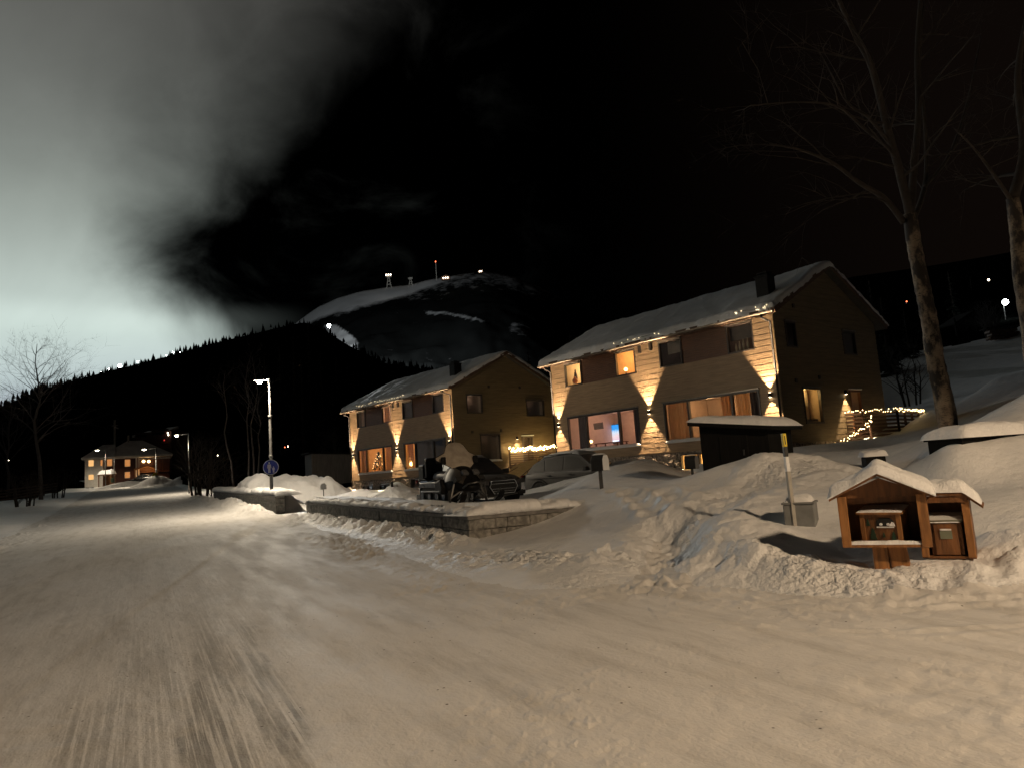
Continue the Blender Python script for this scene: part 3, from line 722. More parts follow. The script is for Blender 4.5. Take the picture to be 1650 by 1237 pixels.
def snow_roof(root, y0, y1, x_over, seed, thick=.26):
    """both slopes under one ragged snow blanket with rounded, overhanging edges"""
    nx, ny = 64, 110; xm = HW / 2; V = []
    xs = np.concatenate([np.linspace(-x_over - .06, -x_over + .5, 12), np.linspace(-x_over + .6, HW + x_over - .6, nx - 24), np.linspace(HW + x_over - .5, HW + x_over + .06, 12)])
    ys = np.concatenate([np.linspace(y0 - .06, y0 + .5, 12), np.linspace(y0 + .6, y1 - .6, ny - 24), np.linspace(y1 - .5, y1 + .06, 12)])
    X, Y = np.meshgrid(xs, ys)
    jx = .07 * fbm(Y * 2.1, X * 0, 4, seed) + .03 * fbm(Y * 9, X * 0, 2, seed + 4); jy = .06 * fbm(X * 2.3, Y * 0 + 4, 4, seed + 1) + .04 * fbm(X * 8, Y * 0, 2, seed + 5)
    ex = np.minimum(X + x_over + .06, HW + x_over + .06 - X); ey = np.minimum(Y - y0 + .06, y1 + .06 - Y)
    d = np.maximum(np.minimum(ex, ey), 0)
    rd = np.sqrt(np.clip(1 - (1 - np.clip(d / .20, 0, 1)) ** 2, 0, 1))
    h = thick * (1 + .28 * fbm(X * .5, Y * .5, 4, seed + 2)) + .04 * fbm(X * 3, Y * 3, 3, seed + 3) + .05 * np.exp(-(d / .5) ** 2) * fbm(X * 4, Y * 4, 3, seed + 8)
    ridge = SLOPE * (xm - np.sqrt((X - xm) ** 2 + .12))
    Z = ridge + .235 + h * rd
    edge = np.exp(-(ex / .5) ** 2); Xd = X + np.where(X < xm, 1, -1) * jx * edge; Yd = Y + np.where(Y < (y0 + y1) / 2, 1, -1) * jy * np.exp(-(ey / .5) ** 2)
    mb = MB(); top = [[(Xd[i, k], Yd[i, k], Z[i, k]) for k in range(X.shape[1])] for i in range(X.shape[0])]
    mb.grid(top)
    ring = [top[0][k] for k in range(X.shape[1])] + [r[-1] for r in top[1:]] + [top[-1][k] for k in range(X.shape[1] - 2, -1, -1)] + [r[0] for r in top[-2:0:-1]]
    low = [(q[0], q[1], q[2] - .03 - .06 * random.random()) for q in ring]
    mb.grid([ring, low], True)
    return mb.build('roof_snow', M['roof_snow'], root, smooth=True, fix=False)

def beam(o):
    """unphysical linear falloff, added so the sconce light carries farther along the wall"""
    l = o.data; l.use_nodes = True; N, L = l.node_tree.nodes, l.node_tree.links
    f = N.new('ShaderNodeLightFalloff'); f.inputs['Strength'].default_value = 1; f.inputs['Smooth'].default_value = .12
    L.new(f.outputs['Linear'], N['Emission'].inputs['Strength'])

def sconce(root, P, s, z, up=True, watts=(2300, 1300)):
    b = MB(); b.pbox(P, s - .055, s + .055, z - .10, z + .10, .05, .17); b.pbox(P, s - .03, s + .03, z - .04, z + .04, .0, .05)
    o = b.build('wall_lamp', M['black_metal'], root, bevel=.01)
    for zz in ((-.106, -.101), (.101, .106))[:2 if up else 1]:
        l = MB(); l.pbox(P, s - .04, s + .04, z + zz[0], z + zz[1], .07, .15); l.build('lens', M['lens'], o)
    col = (1, .69, .40)
    beam(light('SPOT', P(s, z - .11, .15), watts[1], col, o, .02, aim=P(0, -1, .0) - P(0, 0, 0), cone=72, blend=.42))
    if up: beam(light('SPOT', P(s, z + .11, .15), watts[0], col, o, .02, aim=P(0, 1, .0) - P(0, 0, 0), cone=68, blend=.42))
    return o

def curtain(root_name, label, root, P, s0, s1, z0, z1, o, material, group, waves=None):
    mb = MB(); n = int((s1 - s0) * 40) + 8; w = waves or (s1 - s0) * 5.5
    f = []; 
    for i in range(n + 1):
        s = s0 + (s1 - s0) * i / n; d = .045 * math.sin(2 * math.pi * w * i / n) + .015 * math.sin(7.3 * w * i / n)
        f.append((s, d))
    mb.grid([[P(s, z, o + d) for s, d in f] for z in (z0, z1)]); mb.grid([[P(s, z, o - .012 + d) for s, d in f] for z in (z0, z1)])
    ob = mb.build(root_name, M[material], None, smooth=True, fix=False)
    ob.matrix_world = root.matrix_basis.copy()
    return tag(ob, label, 'curtain', group)

def house(label, loc, rz, second):
    root = thing('wooden_house', label, 'house', loc, rz, 'wood clad houses with sconces on their fronts')
    win_f = [(a, b, UB, UT) for a, b in UP] + [(*BIG1, LB, LT), (*BIG2, LB, LT)]
    panels = [(8.15, 13.72), (1.03, 6.53)]
    op = [(a, b, UB, 0.0) for a, b in panels] + [(*BIG1, LB, LT), (*BIG2, LB, LT)]
    w = MB(); lapped(w, PF, 0, HL, BASE0, -.02, op); w.build('facade_cladding', M['clad'], root, fix=False)
    for a, b in panels:
        p = MB(); z = UB
        mids = sorted([x for x in UP if a - .01 <= x[0] and x[1] <= b + .01])
        while z < -.03:                       # finer slats, set back a little
            zt = min(z + .105, -.02)
            cuts = [x for x in mids if z + .05 < UT]; cur = a
            for c in cuts + [(b, b)]:
                if c[0] - cur > .02: p.pbox(PF, cur, c[0], z + .012, zt, -.05, -.012)
                cur = c[1]
            z = zt
        p.build('slatted_panel', M['slat'], root)
        bk = MB(); cur = a
        for c in mids + [(b, b)]:
            if c[0] - cur > .02: bk.quad(PF(cur, UB, -.055), PF(c[0], UB, -.055), PF(c[0], -.02, -.055), PF(cur, -.02, -.055))
            cur = c[1]
        bk.build('panel_backing', M['dark_frame'], root, fix=False)
    if not second:
        gw = [(1.70, 3.26, -5.08, -3.45, 'bright'), (5.95, 7.25, -1.75, -.55, 'dark'), (.85, 1.75, -1.65, -.45, 'dark')]
    else:
        gw = [(1.15, 2.55, -1.85, -.52, 'a'), (6.6, 8.4, -2.05, -.85, 'b'), (2.15, 3.95, -5.2, -3.3, 'c')]
    door = (5.95, 7.05, -5.75, -3.5)
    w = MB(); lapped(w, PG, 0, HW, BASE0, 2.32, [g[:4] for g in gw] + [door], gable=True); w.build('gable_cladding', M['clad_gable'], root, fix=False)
    # the two sides away from the road and the stone plinth
    w = MB(); w.quad((HW, 0, BASE0), (HW, HL, BASE0), (HW, HL, 0), (HW, 0, 0))
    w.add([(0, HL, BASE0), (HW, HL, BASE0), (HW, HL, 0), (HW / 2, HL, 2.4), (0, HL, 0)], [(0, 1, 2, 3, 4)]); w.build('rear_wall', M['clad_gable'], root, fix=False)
    w = MB(); nb = random.Random(5)
    base_w = [(3.6, 5.8, -6.80, -6.02), (9.0, 10.4, -7.05, -6.35), (11.6, 13.2, -7.05, -6.35)]
    def stones(P, s0, s1):
        z = -8.6
        while z < -5.92:
            hgt = nb.uniform(.10, .22); zt = min(z + hgt, -5.905); s = s0
            while s < s1:
                e = min(s + nb.uniform(.15, .45), s1)
                if not (P is PF and any(b[0] < e and s < b[1] and b[2] < zt and z < b[3] for b in base_w)):
                    o = nb.uniform(-.03, .025); w.pbox(P, s + .008, e - .008, z + .008, zt - .008, -.15, o)
                s = e
            z = zt
    stones(PF, 0.02, HL); stones(PG, 0.02, HW)
    bz0, bz1 = base_w[0][2], base_w[0][3]; cur = .05
    w.quad((.06, .05, -8.6), (.06, HL, -8.6), (.06, HL, min(b[2] for b in base_w)), (.06, .05, min(b[2] for b in base_w))); w.quad((.06, .05, max(b[3] for b in base_w)), (.06, HL, max(b[3] for b in base_w)), (.06, HL, -5.9), (.06, .05, -5.9))
    for b in sorted(base_w) + [(HL, HL, 0, 0)]:
        w.quad((.06, cur, -7.1), (.06, b[0], -7.1), (.06, b[0], -6.0), (.06, cur, -6.0)); cur = b[1]
    w.quad((.05, .05, -8.6), (HW, .05, -8.6), (HW, .05, -5.9), (.05, .05, -5.9))
    w.build('stone_plinth', M['stone'], root, fix=False)
    for i, b in enumerate(base_w):
        window(root, PF, *b, bars=((b[0] + b[1]) / 2,), sill_snow=False, name='basement_window', trim=.06)
        if not second: room(root, PF, b[0] + .04, b[1] - .04, b[2] + .04, b[3] - .04, .9, 'plaster_warm', 60 if i == 0 else 0, (1, .62, .22))
    # roof
    r = MB(); ov, y0, y1 = .55, -.42, HL + .42
    prof = [(-ov, -SLOPE * ov), (HW / 2, 2.4), (HW + ov, -SLOPE * ov), (HW + ov, -SLOPE * ov + .22), (HW / 2, 2.62), (-ov, -SLOPE * ov + .22)]
    r.prism(prof, lambda x, z: (x, y0, z), lambda x, z: (x, y1, z)); ro = r.build('roof', M['roofing'], root)
    fb = MB()
    fb.box((-ov - .02, (y0 + y1) / 2, -SLOPE * ov + .10), (.04, y1 - y0 - .01, .26)); 
    for s in (0, 1):
        a = Vector((-ov, y0 - .02, -SLOPE * ov + .10)); b = Vector((HW / 2, y0 - .02, 2.5)); c = Vector((HW + ov, y0 - .02, -SLOPE * ov + .10))
        fb.bar(a, b, .035, .24) if s == 0 else fb.bar(b, c, .035, .24)
    fb.build('bargeboard', M['fence'], ro)
    gt = MB(); n = 10; path = []
    rows = []
    for yy in (y0, y1): rows.append([(-ov - .10 + .07 * math.cos(t), yy, -SLOPE * ov + .10 + .07 * math.sin(t)) for t in np.linspace(math.pi, 2 * math.pi, 8)])
    gt.grid(rows); gt.build('gutter', M['gutter'], ro, fix=False)
    snow_roof(ro, y0, y1, ov, 100 if not second else 140)
    dp = MB(); dp.tube([(-ov - .08, .16, -SLOPE * ov), (-ov - .08, .16, -SLOPE * ov - .12), (-.12, .08, -.55), (-.12, .08, -6.4)], .05, 8); dp.build('downpipe', M['black_metal'], root, smooth=True)
    dp = MB(); dp.tube([(-ov - .08, HL - .16, -SLOPE * ov), (-ov - .08, HL - .16, -SLOPE * ov - .12), (-.12, HL - .06, -.55), (-.12, HL - .06, -6.4)], .05, 8); dp.build('downpipe', M['black_metal'], root, smooth=True)
    ch = MB(); cx, cy = (.95, .75) if not second else (1.2, 1.1); ct = 1.75
    ch.box((cx, cy, (ct + .2) / 2), (.62, .62, ct - .2)); ch.box((cx, cy, ct + .03), (.72, .72, .06)); ch.box((cx, cy, ct + .18), (.5, .5, .06)); 
    for dx in (-.2, .2):
        for dy in (-.2, .2): ch.bar((cx + dx, cy + dy, ct + .05), (cx + dx, cy + dy, ct + .16), .04)
    co = ch.build('chimney', M['black_metal'], ro, bevel=.01)
    # vents under the eave between the panels, small vents on the gable
    for s in (7.0, 7.75):
        v = MB(); v.pbox(PF, s - .07, s + .07, -.62, -.22, .0, .14); v.build('roof_bracket', M['dark_frame'], root)
    for s, z in ((3.2, .05), (6.1, .05), (1.5, -3.12), (4.05, -3.05)) if second else ((1.25, -3.15), (3.3, -2.95), (1.75, .3)):
        v = MB(); v.pbox(PG, s - .08, s + .08, z - .09, z + .09, .0, .07); v.build('vent', M['dark_frame'], root)
    for s in SCONCE_Y: sconce(root, PF, s, SCONCE_Z)
    sconce(root, PG, 5.45, -3.62, up=False, watts=(0, 1300))
    # front windows
    for i, (a, b) in enumerate(UP): window(root, PF, a, b, UB, UT, bars=(), sill_snow=False)
    window(root, PF, *BIG1, LB, LT, bars=(9.7, 12.25) if not second else (9.66, 12.36), trim=.09)
    window(root, PF, *BIG2, LB, LT, bars=(2.53, 5.03) if not second else (2.61, 5.0), trim=.09)
    for g in gw: window(root, PG, *g[:4], sill_snow=(g[4] in 'c'))
    # door with a glazed leaf
    d = MB(); a, b, z0, z1 = door
    d.pbox(PG, a, a + .09, z0, z1, -.08, .05); d.pbox(PG, b - .09, b, z0, z1, -.08, .05); d.pbox(PG, a + .09, b - .09, z1 - .09, z1, -.08, .05); d.pbox(PG, a + .09, b - .09, z0, z0 + .9, -.06, .0)
    do = d.build('door', M['gutter' if second else 'slat'], root)
    g = MB(); g.quad(PG(a + .09, z0 + .9, -.04), PG(b - .09, z0 + .9, -.04), PG(b - .09, z1 - .09, -.04), PG(a + .09, z1 - .09, -.04)); g.build('pane', M['glass'], do)
    h = MB(); h.pbox(PG, a + .13, a + .26, z0 + 1.0, z0 + 1.04, .03, .07); h.build('handle', M['gutter'], do)
    q = MB(); q.pbox(PG, a - .05, b + .05, z1 + .002, z1 + .07, .0, .12); q.build('door_snow', M['roof_snow'], do, bevel=.02)
    return root, gw, door

H1, GW1, DOOR = house('larger nearer wooden house with a lit television showing in its ground floor window', (11.67, 30.8, 7.86), R(38.32), False)
H2, GW2, _ = house('smaller farther wooden house standing behind the snowmobile and the dark car', (-4.12, 48.0, 7.57), R(40.26), True)

def rest(o, root):
    o.matrix_world = root.matrix_basis.copy(); return o

WARM, ORANGE, PINK = (1, .66, .30), (1, .47, .14), (1, .68, .50)
u = UP
# --- rooms of the nearer house
room(H1, PF, u[0][0] - .2, u[0][1] + .2, -2.6, -.05, 2.6, 'plaster_warm', 70, (1, .70, .34))
room(H1, PF, u[1][0] - .2, u[1][1] + .2, -2.6, -.05, 2.6, 'plaster_warm', 80, ORANGE)
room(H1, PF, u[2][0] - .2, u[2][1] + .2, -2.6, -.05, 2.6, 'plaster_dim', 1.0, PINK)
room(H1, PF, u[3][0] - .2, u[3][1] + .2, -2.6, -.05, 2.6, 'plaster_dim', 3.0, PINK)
room(H1, PF, BIG1[0] - .3, BIG1[1] + .3, -5.75, -3.2, 4.2, 'plaster_pink', 50, (1, .57, .34), (.25, .7))
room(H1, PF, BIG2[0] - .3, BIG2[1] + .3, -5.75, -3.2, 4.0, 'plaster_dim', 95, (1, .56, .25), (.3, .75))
room(H1, PG, 1.5, 3.4, -5.6, -3.2, .72, 'plaster_warm', 26, (1, .62, .22))
room(H1, PG, 5.8, 7.4, -2.6, -.1, .72, 'plaster_dim', 0, PINK); room(H1, PG, .6, 2.0, -2.6, -.1, .72, 'plaster_dim', 0, PINK)
room(H1, PG, 5.85, 7.15, -5.74, -3.2, .72, 'plaster_dim', 2.0, ORANGE)
# --- rooms of the farther house
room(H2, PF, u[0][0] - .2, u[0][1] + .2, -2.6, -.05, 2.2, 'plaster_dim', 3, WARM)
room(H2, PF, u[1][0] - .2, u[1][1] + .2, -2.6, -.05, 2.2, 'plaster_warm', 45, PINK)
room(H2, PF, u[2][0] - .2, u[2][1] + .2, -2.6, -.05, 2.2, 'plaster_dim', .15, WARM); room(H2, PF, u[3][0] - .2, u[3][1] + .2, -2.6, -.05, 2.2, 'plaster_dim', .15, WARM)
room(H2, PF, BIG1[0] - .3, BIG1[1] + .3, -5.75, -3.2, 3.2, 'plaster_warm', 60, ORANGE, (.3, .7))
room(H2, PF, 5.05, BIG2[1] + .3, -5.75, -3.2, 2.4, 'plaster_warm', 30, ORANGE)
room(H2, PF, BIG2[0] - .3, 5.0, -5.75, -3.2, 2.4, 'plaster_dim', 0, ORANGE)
for g in GW2: room(H2, PG, g[0] - .2, g[1] + .2, g[2] - .4, g[3] + .2, .72, 'plaster_dim', {'a': 1.6, 'b': .4, 'c': .35}[g[4]], PINK)
room(H2, PG, 5.85, 7.15, -5.74, -3.2, .72, 'plaster_dim', .2, ORANGE)

# --- curtains, each hung behind its own pane
cg = 'curtains in the lit windows'
curtain('curtain', 'dark grey curtain drawn over the far end of the television room window', H1, PF, 12.32, 13.1, LB + .1, LT - .08, -.22, 'curtain_dark', cg)
curtain('curtain', 'narrow dark curtain at the near edge of the television room window', H1, PF, 8.32, 8.85, LB + .1, LT - .08, -.22, 'curtain_dark', cg)
curtain('curtain', 'warm glowing curtain left of the bare pane in the nearer house', H1, PF, 5.12, 6.5, LB + .1, LT - .08, -.22, 'curtain_pale', cg)
curtain('curtain', 'warm brown curtain beside the right mullion of the nearer house front', H1, PF, 2.62, 3.3, LB + .1, LT - .08, -.22, 'curtain_warm', cg)
curtain('curtain', 'wide warm curtain filling the rightmost pane above the black shed roof', H1, PF, 1.75, 2.46, LB + .1, LT - .08, -.22, 'curtain_pale', cg)
curtain('curtain', 'grey curtain at the sconce end of the nearer house front window', H1, PF, 1.12, 1.7, LB + .1, LT - .08, -.22, 'curtain_dark', cg)
curtain('curtain', 'orange lit curtain at the far end of the tree window', H2, PF, 12.45, 13.7, LB + .1, LT - .08, -.22, 'curtain_pale', cg)
curtain('curtain', 'orange lit curtain at the near end of the tree window', H2, PF, 8.4, 9.58, LB + .1, LT - .08, -.22, 'curtain_pale', cg)
curtain('curtain', 'orange curtain half covering the pane with the glowing window lamp', H2, PF, 5.6, 6.4, LB + .1, LT - .08, -.22, 'curtain_warm', cg)
curtain('curtain', 'pale curtain in the lit upstairs window of the farther house', H2, PF, 8.75, 9.5, UB + .08, UT - .08, -.2, 'curtain_warm', cg)
curtain('curtain', 'grey pale curtain in the far upstairs corner window of the farther house', H2, PF, 12.4, 13.2, UB + .08, UT - .08, -.2, 'curtain_warm', cg)
M['blind'] = mat('grey_blind_cloth', (.22, .19, .17), (.26, .22, .2), rough=.9)
for lab, s0, s1, z0, z1 in (('half drawn grey blind in the third upstairs window of the nearer house', 5.2, 6.1, -.95, -.37), ('brown blind covering the top of the upstairs window with candles', 1.12, 2.38, -.98, -.37)):
    b = MB(); b.pbox(PF, s0, s1, z0, z1, -.20, -.18); b.pbox(PF, s0, s1, z0 - .03, z0 - .001, -.205, -.17)
    tag(rest(b.build('blind', M['blind'], None), H1), lab, 'blind', 'window blinds')
b = MB(); 
for k in range(6): b.pbox(PF, 11.35, 12.1, -3.95 - k * .06, -3.9 - k * .06, -.42 - .01 * k, -.38 - .01 * k)
tag(rest(b.build('blind', M['blind'], None), H1), 'folded roman blind above the lamp in the television room', 'blind', 'window blinds')

def hit(root, u_, v_, x):
    """where the sight line of a photo pixel meets a plane parallel to the facade, x metres inside"""
    Mi = root.matrix_basis.inverted(); o = Mi @ Vector(EYE); d = (Mi.to_3x3() @ Vector(ray(u_, v_))); t = (x - o.x) / d.x
    return o + d * t

# --- television on the far wall of the living room
a = hit(H1, 975, 685, 3.9); b_ = hit(H1, 1001, 712, 3.9)
ty, tz = (a.y + b_.y) / 2, (a.z + b_.z) / 2; tw, thh = abs(a.y - b_.y) * 1.05, abs(a.z - b_.z) * .95
m, nt, bs, N, L = nodes('screen_picture'); tc = N.new('ShaderNodeTexCoord'); sp = N.new('ShaderNodeSeparateXYZ'); L.new(tc.outputs['Generated'], sp.inputs[0])
nz = N.new('ShaderNodeTexNoise'); nz.inputs['Scale'].default_value = 3.5; nz.inputs['Detail'].default_value = 5; L.new(tc.outputs['Generated'], nz.inputs['Vector'])
ad = N.new('ShaderNodeMath'); ad.operation = 'MULTIPLY_ADD'; L.new(nz.outputs['Fac'], ad.inputs[0]); ad.inputs[1].default_value = .5; L.new(sp.outputs['Z'], ad.inputs[2])
cr = N.new('ShaderNodeValToRGB'); cr.color_ramp.elements[0].color = (.06, .14, .75, 1); cr.color_ramp.elements[1].color = (.03, .30, .80, 1); cr.color_ramp.elements[0].position = .3; cr.color_ramp.elements[1].position = 1.15
for p_, c_ in ((.42, (.75, .50, .60)), (.60, (.80, .62, .66)), (.80, (.60, .70, .85)), (.95, (.08, .42, .85))):
    e = cr.color_ramp.elements.new(p_); e.color = (*c_, 1)
L.new(ad.outputs[0], cr.inputs[0]); L.new(cr.outputs[0], bs.inputs['Emission Color']); bs.inputs['Emission Strength'].default_value = 1.3; bs.inputs['Base Color'].default_value = (0, 0, 0, 1)
M['screen'] = m
tv = thing('television', 'wide flat television glowing blue and pink on the living room wall', 'television'); tv.matrix_world = H1.matrix_basis @ Matrix.Translation((3.9, ty, tz))
q = MB(); q.box((.06, 0, 0), (.06, tw + .08, thh + .08)); q.build('bezel', M['black_metal'], tv, bevel=.01)
q = MB(); q.box((.026, 0, 0), (.006, tw, thh)); q.build('screen', M['screen'], tv)
q = MB(); q.box((.0215, 0, -thh * .41), (.003, tw * .62, thh * .07)); q.build('caption_bar', emis('screen_white', (.9, .95, 1), 1.6), tv)

# --- small things on the window sills and in the rooms
M['vase'] = mat('terracotta_glaze', (.42, .12, .04), (.55, .18, .06), rough=.35)
M['vase_dark'] = mat('dark_glaze', (.07, .04, .03), rough=.4)
M['pale_cloth'] = mat('pale_lampshade', (.7, .6, .45), rough=.8)
M['lampglow'] = emis('lampshade_glow', (1, .62, .24), 7)
M['leaf'] = mat('house_plant_leaf', (.02, .045, .015), (.04, .08, .03), rough=.6)
def on_sill(name, label, cat, root, u_, v_, x, mb, material, group=None, dz=0):
    p = hit(root, u_, v_, x); o = mb.build(name, M[material] if isinstance(material, str) else material, None, smooth=True)
    o.matrix_world = root.matrix_basis @ Matrix.Translation((x, p.y, p.z + dz)); return tag(o, label, cat, group)
def vase(h, r):
    q = MB(); q.lathe((0, 0, 0), [(r * .6, 0), (r, h * .3), (r * .95, h * .55), (r * .4, h * .85), (r * .5, h)], 14); return q
on_sill('vase', 'orange bellied vase on the sill of the far upstairs window', 'vase', H1, 927, 618, .3, vase(.42, .16), 'vase')
on_sill('vase', 'dark tall vase behind the orange vase upstairs', 'vase', H1, 928.5, 616, .45, vase(.75, .11), 'vase_dark')
for i, uu in enumerate((1187, 1193, 1199, 1206)):
    on_sill('candle', ['leftmost short candle of the row in the right upstairs window', 'second candle from the left in the right upstairs window', 'third candle from the left in the right upstairs window', 'rightmost candle with bulging foot in the right upstairs window'][i], 'candle', H1, uu, 566 - i * 1.4, .18, vase((.34, .42, .48, .5)[i], .055), 'pale_cloth', 'candles in the upstairs window')
def table_lamp(label, root, u_, v_, x, s=1, watts=3.0, col=(1, .6, .22), grp='glowing lamps on the window sills'):
    p = hit(root, u_, v_, x); t = thing('table_lamp', label, 'table lamp', group=grp); t.matrix_world = root.matrix_basis @ Matrix.Translation((x, p.y, p.z))
    q = MB(); q.lathe((0, 0, 0), [(.07 * s, 0), (.07 * s, .02), (.015, .04), (.015, .18 * s)], 12); q.build('foot', M['vase_dark'], t, smooth=True)
    q = MB(); q.lathe((0, 0, .18 * s), [(.05 * s, 0), (.12 * s, .06 * s), (.13 * s, .13 * s), (.07 * s, .22 * s), (.01, .24 * s)], 14); q.build('lamp_shade', M['lampglow'], t, smooth=True)
    light('POINT', (-.18, 0, .35 * s), watts, col, t, .05); return t
table_lamp('glowing lamp in the second upstairs window of the nearer house', H1, 1009, 602, .3, .8, 2.5)
table_lamp('small glowing lamp beside the roman blind in the television room', H1, 953, 717, .5, .75, 2.5, (1, .72, .4))
table_lamp('bright globe lamp low in the farther house window above the snowmobile', H2, 664, 755, .25, 1.3, 5)
# lit tree standing in the farther house
p = hit(H2, 611, 760, 1.0); t = thing('lit_indoor_tree', 'bushy indoor tree hung with lights in the orange window', 'indoor tree'); t.matrix_world = H2.matrix_basis @ Matrix.Translation((1.0, p.y, -5.7))
q = MB(); rg = random.Random(5)
for k in range(260):
    z = rg.uniform(.5, 2.0); r = (2.15 - z) * .36; an = rg.random() * 6.3; c = Vector((math.cos(an) * r * rg.random() ** .5, math.sin(an) * r * rg.random() ** .5, z))
    d = Vector((rg.gauss(0, 1), rg.gauss(0, 1), rg.gauss(0, .6))).normalized() * .16; e = d.cross(Vector((0, 0, 1))).normalized() * .04; q.add([c - d, c + e, c + d, c - e], [(0, 1, 2, 3)])
q.build('crown', M['leaf'], t, fix=False); q = MB(); q.tube([(0, 0, 0), (0, 0, 1.6)], [.04, .015], 6); q.lathe((0, 0, 0), [(.16, 0), (.2, .28)], 12); q.build('trunk', M['vase_dark'], t)
q0 = None
for k in range(16):
    z = .7 + 1.2 * rg.random(); r = (2.15 - z) * .36; an = rg.random() * 6.3; q = MB(); q.lathe((math.cos(an) * r, math.sin(an) * r, z), [(.004, -.02), (.022, 0), (.004, .02)], 6); q.build('bulb', M['bulb'], t)
# dining things seen over the sill in the nearer house
q = MB(); q.box((0, 0, .72), (.9, 1.9, .04))
for sx in (-.38, .38):
    for sy in (-.85, .85): q.bar((sx, sy, 0), (sx, sy, .70), .06)
p = hit(H1, 985, 714, 1.7); o = rest(q.build('dining_table', M['wood_panel'], None), H1); o.matrix_world = H1.matrix_basis @ Matrix.Translation((1.7, p.y, -5.75)); tag(o, 'brown table under the television behind the wide window', 'table')
def kitchen():
    t = thing('kitchen_cupboard', 'pale kitchen wall cupboards glowing in the gable window', 'cupboard'); t.matrix_world = H1.matrix_basis
    for s0, z0, s1, z1 in ((1.6, -4.25, 2.25, -3.3), (2.28, -4.25, 2.9, -3.3)):
        q = MB(); q.pbox(PG, s0, s1, z0, z1, -.70, -.45); q.build('cupboard_door', M['pale_cloth'], t, bevel=.01)
    q = MB(); q.pbox(PG, 1.55, 3.35, -4.95, -4.85, -.71, -.3); q.build('worktop', M['vase_dark'], t)
    q = MB(); q.lathe((2.1, .5, -4.98), [(.16, 0), (.2, .1), (.13, .3), (.04, .42)], 12); q.build('pot', M['vase'], t, smooth=True)
kitchen()

# --- deck fences beside both gables with fairy lights twisted along them
def slat_fence(label, pts, h, post_every=1.5, slats=8, first=None):
    t = thing('slatted_fence', label, 'fence', pts[0], 0, 'slatted deck fences')
    o0 = Vector(pts[0])
    for a, b in zip(pts[:-1], pts[1:]):
        a, b = Vector(a) - o0, Vector(b) - o0; n = max(1, round((b - a).length / post_every)); sl = MB()
        for k in range(slats):
            z = h * (k + .6) / slats; sl.bar(a + Vector((0, 0, z)), b + Vector((0, 0, z)), .025, h / slats * .58)
        sl.build('slat_panel', M['fence'], t)
        for i in range(n + 1):
            p = a.lerp(b, i / n); q = MB(); q.box((p.x, p.y, h / 2 - .1), (.09, .09, h + .3)); q.build('post', M['fence'], t)
    return t
def fairy(label, path, step, seed, size=.022, drop=.10, bulb='bulb'):
    t = thing('fairy_lights', label, 'fairy lights', path[0], 0, 'fairy light strings'); o0 = Vector(path[0]); rg = random.Random(seed)
    P_ = [Vector(p) - o0 for p in path]; pts = []
    for a, b in zip(P_[:-1], P_[1:]):
        n = max(2, int((b - a).length / step))
        for i in range(n): pts.append(a.lerp(b, i / n) + Vector((rg.uniform(-.03, .03), rg.uniform(-.03, .03), rg.uniform(-drop, drop * .6))))
    q = MB(); q.tube(pts, .006, 4); q.build('wire', M['wire'], t)
    proto = None
    for p in pts[:100]:
        if proto is None:
            q = MB(); q.lathe((0, 0, 0), [(.3 * size, -size), (size, 0), (.3 * size, size)], 6); proto = q.build('bulb', M[bulb], t); c = proto
        else: c = proto.copy(); COL.objects.link(c)
        c.location = p
    return t, pts
f1a, f1b, f1c = at(1357, 712, 34.0), at(1449, 692, 34.6), at(1494, 697, 38.5)
zf = 1.80
F1 = [Vector((f1a.x, f1a.y, zf)), Vector((f1b.x, f1b.y, zf)), Vector((f1c.x, f1c.y, zf))]
slat_fence('slatted wooden fence with lights beside the nearer house door', F1, 1.42)
up = Vector((0, 0, 1.48)); off = Vector((0, -.08, 0))
fairy('fairy lights along the top rail beside the nearer house door', [F1[0] + up + off, F1[1] + up + off, F1[2] + up + off], .11, 3)
fairy('fairy lights trailing down the stair rail across the nearer fence', [at(1340, 714, 32.4), at(1356, 712, 32.6), at(1385, 692, 33.2), at(1402, 680, 33.6), at(1404, 666, 33.9)], .075, 8, drop=.14)
f2a, f2b = at(822, 750, 50.5), at(912, 748, 53.0)
F2 = [Vector((f2a.x, f2a.y, 1.75)), Vector((f2b.x, f2b.y, 1.75))]
slat_fence('slatted wooden fence with lights between the two houses', F2, 1.25)
fairy('dense fairy lights heaped along the fence between the two houses', [F2[0] + Vector((0, -.1, 1.40)), F2[1] + Vector((0, -.1, 1.40))], .065, 5, size=.03, drop=.2, bulb='bulb_bright')
# lights half buried in the snow along the eaves
def eave_lights(label, root, ys, seed):
    rg = random.Random(seed); t = thing('fairy_lights', label, 'fairy lights', group='fairy light strings'); t.matrix_world = root.matrix_basis
    pts = [Vector((-.62, y, -SLOPE * .55 + .30 + rg.uniform(-.05, .10))) for y in ys + np.array([rg.uniform(-.15, .15) for _ in ys]) if rg.random() < .7]
    q = MB(); q.tube(pts, .006, 4); q.build('wire', M['wire'], t)
    pr = None
    for p in pts:
        if pr is None: q = MB(); q.lathe((0, 0, 0), [(.006, -.02), (.022, 0), (.006, .02)], 6); pr = q.build('bulb', M['eave_bulb'], t); c = pr
        else: c = pr.copy(); COL.objects.link(c)
        c.location = p
M['eave_bulb'] = emis('eave_bulb', (1, .78, .45), 3.5)
eave_lights('fairy lights in the snowy eave at the chimney end of the nearer house', H1, np.arange(-.2, 1.6, .09), 2)
eave_lights('fairy lights in the middle of the nearer house eave', H1, np.arange(5.2, 9.5, .28), 4)
eave_lights('fairy lights in the snowy eave of the farther house', H2, np.arange(5.0, 12.5, .2), 6)
